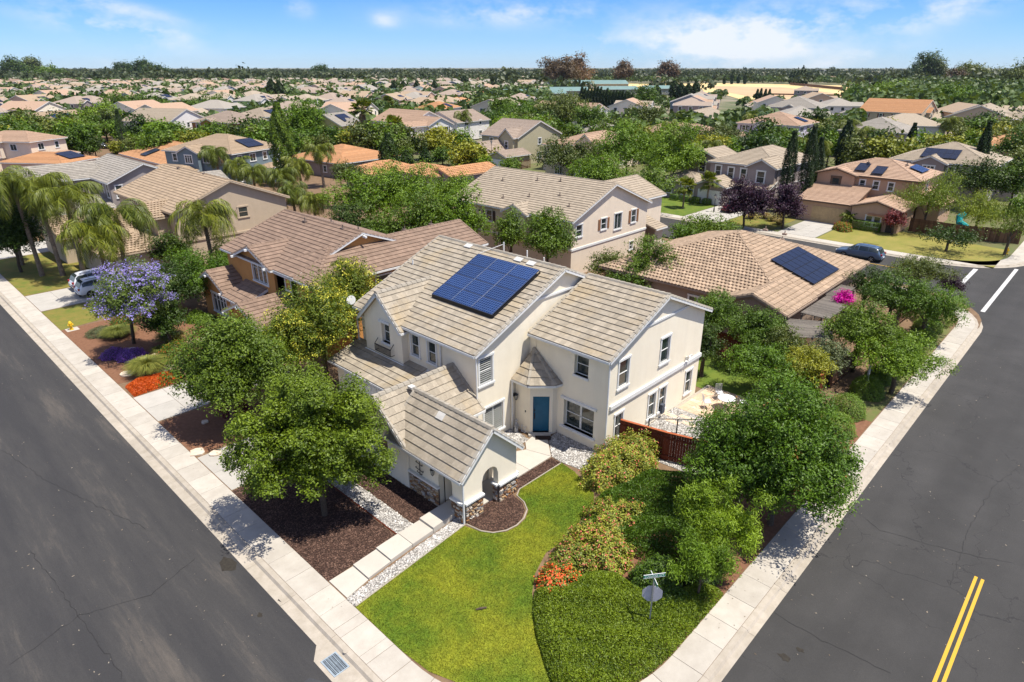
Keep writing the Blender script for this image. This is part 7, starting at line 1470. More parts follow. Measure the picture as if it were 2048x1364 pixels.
# hydrants
def hydrant(label, x, y):
    T = thing('fire_hydrant', label, 'hydrant', (x, y, 0)); m = MB(); ym2 = mat('hydrant_yellow', (.72, .46, .02), (.66, .40, .02), rough=.5)
    m.tube([(x, y, 0), (x, y, .06), (x, y, .07), (x, y, .5), (x, y, .55), (x, y, .62), (x, y, .72), (x, y, .76)], [.17, .17, .11, .11, .15, .13, .07, .03], 12); m.build('barrel', ym2, T)
    for d in ((1, 0), (-1, 0), (0, -1)): n_ = MB(); n_.tube([(x, y, .42), (x + d[0] * .2, y + d[1] * .2, .42)], [.065, .08], 8); n_.build('nozzle', ym2, T)
    return T
hydrant('yellow fire hydrant on the left street beside the dry lawn', 10.5, 60.4); hydrant('yellow fire hydrant at the far right corner lawn', 92.3, 8.6)
s = MB(); s.prism([(10.1, 60.0), (11.0, 60.0), (11.0, 60.85), (10.1, 60.85)], -.05, .012); tag(s.build('hydrant_pad', concrete), 'concrete pad under the hydrant by the dry lawn', 'concrete pad')
# street lamps
def streetlamp(label, x, y, H_=4.2, col=None):
    T = thing('street_lamp', label, 'street lamp', (x, y, 0)); m = MB(); m.tube([(x, y, 0), (x, y, .5), (x, y, .6), (x, y, H_)], [.12, .1, .06, .045], 8); m.build('post', metal, T)
    m = MB(); m.tube([(x, y, H_ + .05), (x, y, H_ + .5)], [.12, .2], 8); l = m.build('lamp_glass', mat('frosted_glass', (.5, .48, .42), rough=.3), T); m = MB(); m.tube([(x, y, H_), (x, y, H_ + .06)], [.1, .14], 8); m.tube([(x, y, H_ + .5), (x, y, H_ + .55), (x, y, H_ + .72), (x, y, H_ + .85)], [.26, .22, .08, .02], 8); m.build('lamp_hood', metal, T)
streetlamp('black lantern street lamp before the olive house garage', 99.5, 101.0, 5.0); streetlamp('black lantern street lamp in front of the cream gabled house', 72, 216, 5.5); streetlamp('short garden lamp on the lawn by the red car', 90.6, 44.6, 1.9)
p = MB(); p.tube([(45.2, 9.6, 0), (45.2, 9.6, 1.5)], [.08, .08], 8); tag(p.build('utility_post', white), 'short white post between the clipped round shrubs', 'post')
# cars
def car(label, x, y, rz, paint, L_=4.8, W_=1.9, H_=1.68, kind='suv', group=None, z=ZR):
    T = thing('parked_car', label, 'car', (x, y, z), rz, group, world=False); hw = W_ / 2; s = L_ / 4.8; q = H_ / 1.68
    if kind == 'suv': st = [(-2.4, .42, .62, .70, .74, .70), (-2.32, .30, .80, .88, .86, .80), (-2.2, .22, .98, 1.0, .93, .84), (-1.98, .2, 1.04, 1.42, .95, .72), (-1.75, .2, 1.06, 1.60, .95, .68), (-1.0, .2, 1.04, 1.68, .95, .67), (0, .2, 1.02, 1.68, .95, .67), (.45, .2, 1.0, 1.62, .95, .66), (.8, .2, .99, 1.38, .95, .70), (1.15, .2, .98, 1.08, .94, .78), (1.5, .2, .96, 1.0, .94, .76), (2.0, .22, .88, .93, .91, .70), (2.3, .28, .74, .80, .84, .62), (2.4, .40, .58, .64, .72, .55)]
    else: st = [(-2.4, .42, .62, .70, .72, .6), (-2.3, .28, .80, .88, .84, .7), (-2.0, .2, .88, .98, .9, .74), (-1.6, .2, .9, 1.06, .92, .72), (-1.0, .2, .9, 1.36, .92, .64), (-.4, .2, .9, 1.44, .92, .62), (.1, .2, .89, 1.40, .92, .62), (.55, .2, .88, 1.2, .92, .66), (1.0, .2, .86, .96, .92, .74), (1.5, .2, .84, .9, .91, .72), (2.0, .22, .76, .82, .88, .66), (2.3, .28, .66, .72, .82, .6), (2.4, .40, .54, .58, .7, .5)]
    b = MB(); rings = []
    for (X, zb, zl, zt, wb, wt_) in st:
        X *= s; k = hw / .95; rings.append([(X, -wb * k * .93, zb), (X, -wb * k, zb + (zl - zb) * .4), (X, -wb * k * .98, zl * q), (X, -wt_ * k, zt * q - .02), (X, -wt_ * k * .55, zt * q + .012), (X, wt_ * k * .55, zt * q + .012), (X, wt_ * k, zt * q - .02), (X, wb * k * .98, zl * q), (X, wb * k, zb + (zl - zb) * .4), (X, wb * k * .93, zb)])
    base = 0; n = 10
    for r_ in rings: b.v += r_
    for i in range(len(rings) - 1):
        for j in range(n): j2 = (j + 1) % n; b.f.append((i * n + j, i * n + j2, (i + 1) * n + j2, (i + 1) * n + j)); b.r.append(.5); b.m.append(0)
    for e in (0, len(rings) - 1): b.f.append(tuple(e * n + j for j in range(n))); b.r.append(.5); b.m.append(0)
    body = b.build('body', paint, T, off=(0, 0, 0), smooth=True); sub = body.modifiers.new('bevel', 'SUBSURF'); sub.levels = 1; sub.render_levels = 1
    g = MB(); k = hw / .95
    def lerp(a, c, t): return tuple(a[i] + (c[i] - a[i]) * t for i in range(3))
    idx0, idx1 = (3, 9) if kind == 'suv' else (3, 8)
    for side in (0, 1):
        lo, hi = (2, 3) if side == 0 else (7, 6); off_ = -.012 if side == 0 else .012
        prs = [(i, i + 1) for i in range(idx0, idx1)]
        for i, j in prs:
            if kind == 'suv' and i in (5,): pass
            A, B = rings[i], rings[j]; t0, t1 = .14, .86
            a0, a1, b0, b1 = lerp(A[lo], A[hi], t0), lerp(A[lo], A[hi], t1), lerp(B[lo], B[hi], t0), lerp(B[lo], B[hi], t1)
            fx = .05 if i in (5, 6) else 0; mv = lambda p, d: (p[0] + d, p[1] + off_, p[2]); g.face([mv(a0, fx), mv(b0, -fx), mv(b1, -fx), mv(a1, fx)])
    g.build('side_windows', glass, T, off=(0, 0, 0))
    ws = [(7, 9)] if kind == 'suv' else [(6, 8)]; g = MB()
    for i, j in ws:
        for a_, c_ in ((i, (i + j) // 2), ((i + j) // 2, j)):
            A, B = rings[a_], rings[c_]; up_ = lambda p, yy: (p[0] + .02, p[1] * .9, p[2] + .02); g.face([up_(A[3], 0), up_(B[3], 0), up_(B[6], 0), up_(A[6], 0)])
    g.build('windscreen', glass, T, off=(0, 0, 0)); g = MB()
    for a_, c_ in (((2, 3), (3, 4)) if kind == 'suv' else ((3, 4),)) : A, B = rings[a_], rings[c_]; bk = lambda p: (p[0] - .03, p[1] * .88, p[2] + .01); g.face([bk(A[3]), bk(B[3]), bk(B[6]), bk(A[6])])
    g.build('rear_window', glass, T, off=(0, 0, 0))
    for X in (-1.45 * s, 1.42 * s):
        for sy_ in (-1, 1):
            w_ = MB(); y_ = sy_ * (hw - .1); w_.tube([(X, y_ - .11, .35), (X, y_ - .09, .35), (X, y_ + .09, .35), (X, y_ + .11, .35)], [.28, .355, .355, .28], 20); wo = w_.build('wheel', blackm, T, off=(0, 0, 0)); OFF[wo.name] = (0, 0, 0)
            r_ = MB(); yo = y_ + sy_ * .115; r_.tube([(X, yo - sy_ * .012, .35), (X, yo, .35)], [.235, .22], 16); rm = r_.build('rim_disc', blackm, wo); r_ = MB()
            for a_ in range(5): an = a_ * 1.2566; r_.bar((X, yo + sy_ * .008, .35), (X + .22 * math.cos(an), yo + sy_ * .008, .35 + .22 * math.sin(an)), .055, .02, up=(0, 1, 0))
            r_.tube([(X, yo, .35), (X, yo + sy_ * .012, .35)], [.235, .235], 16, False); r_.build('rim', mat('alloy_rim', (.5, .5, .52), rough=.35, metal=.7), wo)
    for sy_ in (-1, 1):
        h = MB(); h.box(2.2 * s, sy_ * .62 - .16, .62 * q, 2.36 * s, sy_ * .62 + .16, .76 * q); h.build('headlight', mat('headlight_glass', (.55, .55, .55), rough=.15), T, off=(0, 0, 0)); h = MB(); h.box(-2.38 * s, sy_ * .70 - .15, .80 * q, -2.22 * s, sy_ * .70 + .13, .98 * q); h.build('tail_light', mat('tail_red', (.30, .008, .008), rough=.2), T, off=(0, 0, 0))
        h = MB(); h.box(.72 * s, sy_ * (hw + .02) - .1, 1.0 * q, .9 * s, sy_ * (hw + .02) + .1, 1.14 * q); h.build('wing_mirror', paint, T, off=(0, 0, 0))
        if kind == 'suv': h = MB(); h.bar((-1.6 * s, sy_ * .6, 1.70 * q), (.1 * s, sy_ * .6, 1.72 * q), .04, .03); h.build('roof_rail', blackm, T, off=(0, 0, 0))
    h = MB(); h.box(-2.42 * s, -.26, .5, -2.38 * s, .26, .62); h.build('number_plate', white, T, off=(0, 0, 0)); h = MB(); h.box(-2.36 * s, -hw * .8, .24, -2.2 * s, hw * .8, .42); h.box(2.2 * s, -hw * .8, .24, 2.34 * s, hw * .8, .45); h.build('bumper_trim', blackm, T, off=(0, 0, 0))
    return T
def paint(n, c): m = mat('car_paint_' + n, c, tuple(x * .95 for x in c), rough=.25, spec=.6); m.node_tree.nodes['Principled BSDF'].inputs['Coat Weight'].default_value = .5; return m
car('white SUV on the driveway with its tail toward the street, nearer one', 15.6, 69.2, 0, paint('white', (.72, .73, .75)), z=.006); car('white SUV behind the nearer white one on the same driveway', 15.8, 71.8, 0, paint('silver', (.60, .62, .65)), z=.006); car('white hatchback half hidden under the palm fronds at left', 19.5, 88.5, .3, paint('white', (.72, .73, .75)), kind='sedan', z=.02)
P = at(1718, 508, .4); car('slate-blue SUV parked on the back street', P[0] + .3, P[1], math.pi / 2, paint('blue', (.075, .12, .19)), L_=4.95)
car('dark red car on the shaded driveway by the plum tree', 93.2, 42.9, math.pi, paint('red', (.20, .012, .015)), kind='sedan', z=.006); P = at(143, 275, .5); car('white car on the driveway of the navy house', P[0], P[1], .3, paint('white', (.72, .73, .75)), kind='sedan', L_=5.2, W_=2.1, H_=1.7); P = at(197, 292, .6); car('grey van parked beyond the terracotta bungalow', P[0], P[1], -.9, paint('grey', (.12, .12, .11)), L_=5.4, W_=2.1, H_=2.0)
# patio table and chairs
wi = mat('white_iron', (.66, .66, .66), rough=.5)
T = thing('patio_table', 'round white iron patio table behind the cream house', 'table', (35.4, 15.0, .02)); m = MB(); m.tube([(35.4, 15.0, .70), (35.4, 15.0, .73)], [.55, .55], 20); m.build('tabletop', wi, T, off=(35.4, 15.0, 0))
for a_ in range(4): m = MB(); m.tube([(35.4 + .1 * math.cos(a_ * 1.57), 15 + .1 * math.sin(a_ * 1.57), .7), (35.4 + .4 * math.cos(a_ * 1.57), 15 + .4 * math.sin(a_ * 1.57), 0)], [.02, .02], 5); m.build('leg', wi, T, off=(35.4, 15.0, 0))
for i, (x, y, rz, lab) in enumerate(((34.6, 15.9, -.8, 'white iron patio chair nearest the cream house wall'), (36.3, 15.9, -2.3, 'white iron patio chair beyond the round table'), (36.2, 14.2, 2.3, 'white iron patio chair half hidden by the pistache crown'))):
    T = thing('patio_chair', lab, 'chair', (x, y, .02), rz, 'white patio chairs', world=False); m = MB(); m.box(-.22, -.22, .43, .22, .22, .46); m.build('seat', wi, T, off=(0, 0, 0)); m = MB(); m.tube([(-.22, -.2, .45), (-.3, -.2, .95), (-.3, .2, .95), (-.22, .2, .45)], [.015] * 4, 5)
    for k in range(5): m.bar((-.23, -.13 + k * .065, .46), (-.3, -.13 + k * .065, .93), .012, .012)
    m.build('backrest', wi, T, off=(0, 0, 0))
    for dx in (-.2, .2):
        for dy in (-.2, .2): m = MB(); m.tube([(dx, dy, .44), (dx * 1.15, dy * 1.15, 0)], [.014, .014], 5); m.build('leg', wi, T, off=(0, 0, 0))
T = thing('planter', 'dark tapered planter tub on the patio', 'planter', (33.9, 14.7, .02)); m = MB(); m.tube([(33.9, 14.7, 0), (33.9, 14.7, .42), (33.9, 14.7, .45)], [.25, .42, .44], 4); m.build('tub', mat('planter_dark', (.05, .035, .028)), T, off=(33.9, 14.7, 0)); m = MB(); m.tube([(33.9, 14.7, .40), (33.9, 14.7, .452)], [.40, .39], 4); m.build('soil', mulchm, T, off=(33.9, 14.7, 0))
T = thing('handrail', 'grey metal handrail in the side yard behind the red fence', 'handrail', (29.2, 16.8, 0)); m = MB(); m.bar((29.4, 16.9, 1.0), (31.6, 14.4, 1.0), .05, .05); m.build('rail', woodgrey, T)
for x, y in ((29.4, 16.9), (30.5, 15.65), (31.6, 14.4)): m = MB(); m.bar((x, y, 0), (x, y, 1.0), .06, .06); m.build('post', metal, T)
for i, (x, y) in enumerate(((32.0, 16.6), (31.4, 16.1), (32.4, 15.7), (31.8, 15.2))): m = MB(); m.box(x, y, 0, x + .38, y + .9, .035); tag(m.build('stepping_slab', pm), ['peach stepping slab nearest the patio', 'peach stepping slab second from the patio', 'peach stepping slab third in the gravel', 'peach stepping slab nearest the handrail'][i], 'stepping stone')
for i, (x, y, c) in enumerate(((101.8, 36.7, (.02, .12, .42)), (102.9, 36.5, (.02, .10, .38)))):
    T = thing('wheelie_bin', ['blue wheeled bin left of its twin behind the cypresses', 'blue wheeled bin right of its twin behind the cypresses'][i], 'bin', (x, y, 0)); m = MB(); m.idx([(x - .25, y - .3, 0), (x + .25, y - .3, 0), (x + .25, y + .3, 0), (x - .25, y + .3, 0), (x - .32, y - .38, 1.0), (x + .32, y - .38, 1.0), (x + .32, y + .38, 1.0), (x - .32, y + .38, 1.0)], [(0, 1, 5, 4), (1, 2, 6, 5), (2, 3, 7, 6), (3, 0, 4, 7), (3, 2, 1, 0), (4, 5, 6, 7)]); bmat_ = mat('bin_blue', (.015, .11, .40), rough=.4); m.build('bin_body', bmat_, T); m = MB(); m.box(x - .34, y - .4, 1.005, x + .34, y + .42, 1.07); m.build('lid', bmat_, T)
T = thing('play_slide', 'turquoise plastic playground slide over the brown fence at right', 'slide', (100.5, 14.8, 0)); m = MB(); P = (100.5, 14.8)
m.tube([(P[0], P[1], 2.4), (P[0] - .4, P[1] + .5, 2.1), (P[0] - .8, P[1] + .3, 1.5), (P[0] - .7, P[1] - .5, 1.0), (P[0] - 1.5, P[1] - .8, .5)], [.42] * 5, 10); m.build('chute', mat('turquoise_plastic', (.02, .38, .40), rough=.3), T)
for dx in (-.5, .5): m = MB(); m.bar((P[0] + dx, P[1] + .4, 0), (P[0] + dx, P[1] + .4, 2.5), .1, .1); m.build('post', woodbrown, T)
# ---------------------------------------------------------------- the town beyond
ORD = ['first', 'second', 'third', 'fourth', 'fifth', 'sixth', 'seventh', 'eighth', 'ninth', 'tenth', 'eleventh', 'twelfth', 'thirteenth', 'fourteenth', 'fifteenth', 'sixteenth', 'seventeenth', 'eighteenth', 'nineteenth']
TENS = {2: 'twenty', 3: 'thirty', 4: 'forty', 5: 'fifty', 6: 'sixty', 7: 'seventy', 8: 'eighty', 9: 'ninety'}
def ordinal(i):
    if i < 19: return ORD[i]
    t, u = divmod(i + 1, 10)
    return TENS[t][:-1] + 'ieth' if u == 0 else TENS[t] + '-' + ORD[u - 1]
occupied = [(o.location.x, o.location.y, 17 if o.get('category') == 'house' else 5) for o in COL.objects if o.parent is None and o.get('category') in ('house', 'tree', 'palm') and math.hypot(o.location.x, o.location.y) > 90]
def visible(x, y, z=4, m=60):
    P = (x, y, z)
    if depth(P) < 20: return False
    a, b = px_of(P); return -m < a < 2048 + m
FIELD = [tuple(at(x, y)[:2]) for x, y in ((1128, 163), (1300, 168), (1440, 166), (1700, 171), (1722, 186), (1660, 200), (1480, 198), (1440, 186), (1190, 186), (1120, 176))]
def infield(x, y): return bool(inpoly(np.array([x]), np.array([y]), FIELD)[0])
f = MB(); f.face([(x, y, -.12) for x, y in FIELD]); o = struct('dry_field', f, mat('dry_grass_field', (.62, .47, .22), (.52, .38, .17), scale=.02, detail=8))
f = MB(); f.face([(*at(x, y)[:2], -.08) for x, y in ((1420, 172), (1560, 174), (1690, 188), (1650, 198), (1520, 196), (1450, 184))]); struct('bare_earth', f, mat('graded_earth', (.42, .27, .15), (.50, .34, .19), scale=.03, detail=8))
f = MB(); f.bar((*at(1540, 189)[:2], 0.4), (*at(1700, 192)[:2], 0.4), 1.5, 1.0); f.bar((*at(1580, 170)[:2], 1.5), (*at(1690, 181)[:2], 1.5), .8, 2.5); tag(f.build('block_wall', mat('brown_wall', (.16, .085, .055))), 'long brown construction site wall beside the bare earth field', 'wall')
# teal roofed school blocks
teal = mat('teal_metal_roof', (.12, .20, .19), (.15, .23, .215), rough=.6, scale=.2)
for i, (px, py, w_, d_, lab) in enumerate(((1085, 196, 34, 16, 'school building with teal roof, nearest the terracotta roofs'), (1010, 203, 40, 16, 'long school building with teal roof at left of the group'), (1140, 178, 60, 22, 'largest teal-roofed school building with solar panels'), (1200, 192, 30, 14, 'small teal-roofed school building right of the group'), (1290, 190, 30, 14, 'teal-roofed school building at the edge of the dry field'), (755, 200, 30, 14, 'teal-roofed building among the houses left of centre'))):
    P = at(px, py); house(lab, (P[0], P[1]), [(0, 0, w_, d_, 4.6, 'x', .3, dict(wins=[wn('S', 3 + k * 5, 1.2, 2.4, 1.4, 'triple') for k in range(int(w_ / 6))]))], S_khaki, teal, rz=-38, style='plain', seed=90 + i)
for i, (px, py, w_, d_, h_, lab) in enumerate(((660, 149, 60, 24, 7, 'long white commercial building on the far left-centre skyline'), (1640, 146, 160, 40, 9, 'very long pale warehouse on the right skyline'), (1890, 147, 120, 30, 9, 'long pale warehouse at the far right skyline'), (1055, 150, 40, 22, 8, 'white flat-roofed hall beyond the school'))):
    P = at(px, py); m = MB(); m.box(0, 0, 0, w_, d_, h_); m.box(-.5, -.5, h_, w_ + .5, d_ + .5, h_ + .5); T = thing('warehouse', lab, 'warehouse', (P[0], P[1], 0), math.radians(-45), None, world=False); m.build('wall', S_white, T)
    w2 = MB()
    for k in range(int(w_ / 8)): w2.box(2 + k * 8, -.08, 1, 6 + k * 8, -.02, 4)
    w2.build('loading_door', S_grey, T, kind='stuff')
# house kinds
rs = random.Random(21); PROTO = []
specs = [('beige-roofed cream', 'hip', 5.9, 'S_white', 'R_beige', 0), ('tan-roofed beige', 'x', 5.9, 'S_peach', 'R_tan', 8), ('grey-roofed white', 'hip', 5.9, 'S_white', 'R_grey', 10), ('terracotta-roofed tan', 'hip', 3.0, 'S_tan', 'R_terra', 0), ('beige-roofed single-storey', 'x', 3.0, 'S_white', 'R_beige', 0), ('brown-roofed taupe', 'hip', 5.9, 'S_mauve', 'R_taupe', 6), ('tan hip-roofed wide', 'hip', 5.0, 'S_pink', 'R_tan', 0), ('grey-roofed blue-grey', 'y', 5.9, 'S_blue', 'R_grey', 8), ('pale pinkish-roofed cream', 'x', 5.9, 'S_cream', 'R_rose', 0), ('beige-roofed house with solar,', 'y', 3.2, 'S_white', 'R_beige', 12)]
for i, (nm, kd, ze, wmn, rmn, sol) in enumerate(specs):
    w_, d_ = (17, 14) if ze > 4 else (19, 16); wins = []
    for k in range(3): wins += [wn('S', 3 + k * 5, z, 1.3, 1.3, 'fixed', trim=.15) for z in ((.9, 4.1) if ze > 4 else (.9,))] + [wn('W', 3 + k * 4, z, 1.2, 1.3, 'fixed', trim=.15) for z in ((4.1,) if ze > 4 else (.9,))]
    bl = [(0, 0, w_, d_, ze, kd, .38, dict(wins=wins)), (w_ * .5, -2.5, w_ - 1, 3, 2.9, 'y', .4, dict(walls='SWE')), (-2.5, 3, 4, 9, ze if ze < 4 else 3.0, 'x', .42, dict(walls='WSN'))]
    if ze > 4: bl.append((w_ * .1, -1.2, w_ * .42, 5, ze - .05, 'y', .5, dict(walls='SWE')))
    T = house('proto', (0, 0), bl, G[wmn], G[rmn], rz=.01, style='plain', seed=60 + i)
    if sol: solar_T = T; solar(T, (w_ * .45, 1.2, ze + .38 * 1.2 + .05), (1, 0, 0), (0, 1, .38), max(2, sol // 2), 2, 1.02, 1.65, dark=i % 4 != 0, name='solar_panel')
    PROTO.append([T, nm])
KD = kidmap(); PK = [kids_of(p[0], KD) for p in PROTO]
spots = []
A0 = math.radians(28); ca, sa = math.cos(A0), math.sin(A0); v = -600.0; row = 0
while v < 1500:
    u = -900 + rs.uniform(0, 18)
    while u < 1600:
        bend = 18 * math.sin(u * .006 + v * .003)
        x, y = u * ca - (v + bend) * sa, u * sa + (v + bend) * ca; u += rs.uniform(19, 23)
        if not visible(x, y): continue
        dp = depth((x, y, 3)); 
        if dp < 165 or dp > 1050 or infield(x, y): continue
        if any((x - a) ** 2 + (y - b) ** 2 < (r_ + 10) ** 2 for a, b, r_ in occupied): continue
        px, py = px_of((x, y, 0))
        pr = .93
        if px > 1090 and dp > 335: pr = .06
        elif px > 1600 and dp > 270: pr = .2
        elif px > 950 and dp > 500: pr = .5
        if px > 1640 and 250 < dp <= 330: pr = .35
        if px < 560 and dp > 780: pr = .1
        if dp > 880: pr *= .5
        if 980 < px < 1330 and 280 < dp < 430: pr = .15
        if rs.random() > pr: continue
        spots.append((dp, x, y, row, px))
    v += 34 if row % 2 else 24; row += 1
spots.sort(); near = spots[:292]; far = spots[292:]; first = {}
items = {}
for dp, x, y, row, px in near:
    k = rs.randrange(10) if px > 700 else rs.choice((0, 2, 1, 4, 6, 8, 2, 9, 5, 5)); c = copy_tree(PROTO[k][0], PK[k]) if k in first else PROTO[k][0]; first[k] = 1
    c.location = (x, y, 0); c.rotation_euler = (0, 0, A0 + (math.pi if row % 2 == 9 else 0) + rs.uniform(-.12, .12) + rs.choice((0, 0, 0, math.pi / 2))); items.setdefault(k, []).append((px, c, dp))
    c['group'] = 'houses in the distant neighbourhood'; occupied.append((x, y, 9))
for k, L in items.items():
    L.sort(key=lambda q: q[0])
    for i, (px, c, dp) in enumerate(L): c['label'] = '%s house in the distant neighbourhood, %s from the left of its kind' % (PROTO[k][1].rstrip(','), ordinal(i))
for k in range(10):
    if k not in first: D.objects.remove(PROTO[k][0])
# beyond about 300 houses: one object
m = MB(); mroofs = [R_beige, R_brown, R_grey, R_taupe, S_tan]
for dp, x, y, row, px in far[:900]:
    w_, d_ = rs.uniform(13, 18), rs.uniform(11, 15); ze = rs.choice((3, 5.8, 5.8)); a = A0 + rs.uniform(-.2, .2) + rs.choice((0, math.pi / 2)); c, s = math.cos(a), math.sin(a); q = lambda u_, v_, z: (x + u_ * c - v_ * s, y + u_ * s + v_ * c, z)
    m.mi = 4; P = [(0, 0), (w_, 0), (w_, d_), (0, d_)]
    for i in range(4): A_, B_ = P[i], P[(i + 1) % 4]; m.face([q(*A_, 0), q(*B_, 0), q(*B_, ze), q(*A_, ze)])
    m.mi = rs.randrange(4); h = d_ / 2 * .4; m.face([q(-.4, -.4, ze), q(w_ + .4, -.4, ze), q(w_ - d_ * .4, d_ / 2, ze + h), q(d_ * .4, d_ / 2, ze + h)]); m.face([q(w_ + .4, d_ + .4, ze), q(-.4, d_ + .4, ze), q(d_ * .4, d_ / 2, ze + h), q(w_ - d_ * .4, d_ / 2, ze + h)]); m.face([q(-.4, d_ + .4, ze), q(-.4, -.4, ze), q(d_ * .4, d_ / 2, ze + h)]); m.face([q(w_ + .4, -.4, ze), q(w_ + .4, d_ + .4, ze), q(w_ - d_ * .4, d_ / 2, ze + h)])
if m.f: o = m.build('distant_houses', mroofs); o['kind'] = 'stuff'; tag(o, 'hundreds of tiny pale-roofed houses in the hazy far distance', 'distant houses')
# distant trees
TP = []
for i, (kd, nm, asp_, rz_) in enumerate((('mid', 'green', 1, .8), ('bright', 'bright green', 1, .85), ('dark', 'dark green', 1, .95), ('olive', 'olive', 1, .8), ('dark', 'tall dark', .75, 1.3), ('yellow', 'yellow-green', 1, .8), ('mid', 'rounded green', 1.1, .7))):
    me, cc = crown_mesh('crown', 300 + i, 1.0 * asp_, 1.0 * asp_, rz_, 26, 1500, .17, LM(kd), asp=.7, cr=.42, shell=.45, flat=.6, lump=.3); mb = MB(); mb.tube([(0, 0, -1.6), (0, 0, -.2)], [.08, .05], 6); TP.append((me, mb.mesh('trunk', bark), nm))
def disttree(x, y, r, k, label=None, hs=1.0, group='trees among the distant houses'):
    h = r * 1.5; T = thing('tree', label or '', 'tree', (x, y, 0), rs.uniform(0, 6.28), group); Mx = Matrix.Translation((0, 0, h * hs * .95)) @ Matrix.Diagonal((r, r, r * hs, 1)); place('crown', TP[k][0], T, Mx); place('trunk', TP[k][1], T, Mx); return T
cand = []
for i in range(90000):
    dp = 120 + (1 - math.sqrt(rs.random())) * 900 * rs.random() ** .3; px = rs.uniform(-60, 2100)
    # pick a point on the ground at that depth
    a = (px - CX) / FPX; h = dp / math.cos(PIT); P = EYE + FW * 0; fx = FW[:2] / np.linalg.norm(FW[:2]); XY = fx * (dp * math.cos(PIT) + 0) + RT[:2] * a * dp; XY = XY + fx * (dp - dp * math.cos(PIT)); x, y = XY
    if infield(x, y): continue
    if any((x - p) ** 2 + (y - q) ** 2 < (r_ - 1 + 3) ** 2 for p, q, r_ in occupied): continue
    if 70.5 < x < 84 and y < 130 or x < 9 or y < 8: continue
    bx_, by_ = px_of((x, y, 0)); dens = .9
    if px > 1100 and dp < 330: dens = .32
    if px < 700 and dp < 330: dens = .6
    if px > 1640 and dp > 250: dens = 1
    if 1100 < px < 1740 and 300 < dp < 600: dens = .12
    if rs.random() > dens: continue
    r_ = rs.uniform(1.9, 3.7) if dp < 400 else rs.uniform(2.2, 4.2)
    if 1100 < px < 1740 and 260 < dp < 600: r_ = min(r_, 1.9)
    cand.append((dp, x, y, r_, px)); occupied.append((x, y, r_ * .62 - 2))
    if px > 1640 and dp > 250: cand[-1] = (dp, x, y, rs.uniform(4, 6.5), px)
    if len(cand) > 3600: break
cand.sort(); ti = {}; occ2 = {}
for p, q, r_ in occupied + [(s_[1], s_[2], 9) for s_ in far]:
    for i_ in (-1, 0, 1):
        for j_ in (-1, 0, 1): occ2.setdefault((int(p // 40) + i_, int(q // 40) + j_), []).append((p, q, r_ * .7))
for dp, x, y, r_, px in cand[:285]:
    k = rs.choice((0, 0, 1, 1, 2, 3, 3, 4, 5, 6)); ti.setdefault(k, []).append((px, disttree(x, y, r_, k)))
for k, L in ti.items():
    L.sort(key=lambda q: q[0])
    for i, (px, c) in enumerate(L): c['label'] = '%s tree among the distant houses, %s from the left of its kind' % (TP[k][2], ordinal(i))
def canopy(name, label, pts, n_per, leaf, m, seed):
    """many crowns joined: the wooded distance"""
    g = np.random.default_rng(seed); C, Nn_, Rr = [], [], []
    for (x, y, r_, hz) in pts:
        n = n_per; d = norm(g.normal(size=(n, 3))); d[:, 2] = np.abs(d[:, 2]) * 1.0 - .15; q = d * (.75 + .3 * g.random((n, 1))) * np.array([r_, r_, hz * .55]); q += g.normal(size=(n, 3)) * r_ * .12; C.append(q + np.array([x, y, hz * .5])); Nn_.append(norm(d + g.normal(size=d.shape) * .4)); Rr.append(np.clip(g.random(n) * .45 + g.random() * .4, 0, .8))
    C, Nn_, Rr = np.concatenate(C), np.concatenate(Nn_), np.concatenate(Rr); sz = leaf * (.7 + .6 * g.random(len(C)))
    V, F, R = leaves(g, C, Nn_, sz, sz * .8, Rr); o = D.objects.new(name, npmesh(name, V, F, R, m)); COL.objects.link(o); o['kind'] = 'stuff'; return tag(o, label, 'woodland')
farm = leafmat('foliage_far', (.025, .055, .012), (.10, .15, .03)); farm2 = leafmat('foliage_far_dark', (.02, .035, .012), (.07, .09, .03))
for q_ in range(26000):
    px = rs.uniform(-80, 2130); dp = math.sqrt(300 ** 2 + (1080 ** 2 - 300 ** 2) * rs.random()); a = (px - CX) / FPX; fx = FW[:2] / np.linalg.norm(FW[:2]); x, y = fx * dp + RT[:2] * a * dp
    if infield(x, y) or (1090 < px < 1740 and dp < 620): continue
    if any(abs(x - p) < r_ + .3 and abs(y - q) < r_ + .3 for p, q, r_ in occ2.get((int(x // 40), int(y // 40)), ())): continue
    cand.append((dp, x, y, rs.uniform(2.3, 4.8), px)); occ2.setdefault((int(x // 40), int(y // 40)), []).append((x, y, .5))
    if len(cand) > 9500: break
canopy('distant_trees', 'countless garden trees between the farther rows of houses', [(x, y, r_, r_ * 2.0) for dp, x, y, r_, px in cand[285:] if not infield(x, y)], 28, 2.4, farm, 1)
pts = []
for i in range(3600):
    px = rs.uniform(-80, 2130); dp = (800 if px < 1000 else 560) + 3400 * rs.random() ** 1.4; a = (px - CX) / FPX; fx = FW[:2] / np.linalg.norm(FW[:2]); x, y = fx * dp + RT[:2] * a * dp
    if infield(x, y) or (dp < 800 and rs.random() < .5 and 560 < px < 1500): continue
    hz = rs.uniform(8, 13) * (1.25 if (px < 560 and dp < 900) or rs.random() < .14 else 1) * (1.5 if rs.random() < .06 else 1); pts.append((x, y, rs.uniform(6, 11), hz))
canopy('far_woods', 'belt of dark green woods along the horizon', pts, 32, 4.4, farm2, 2)
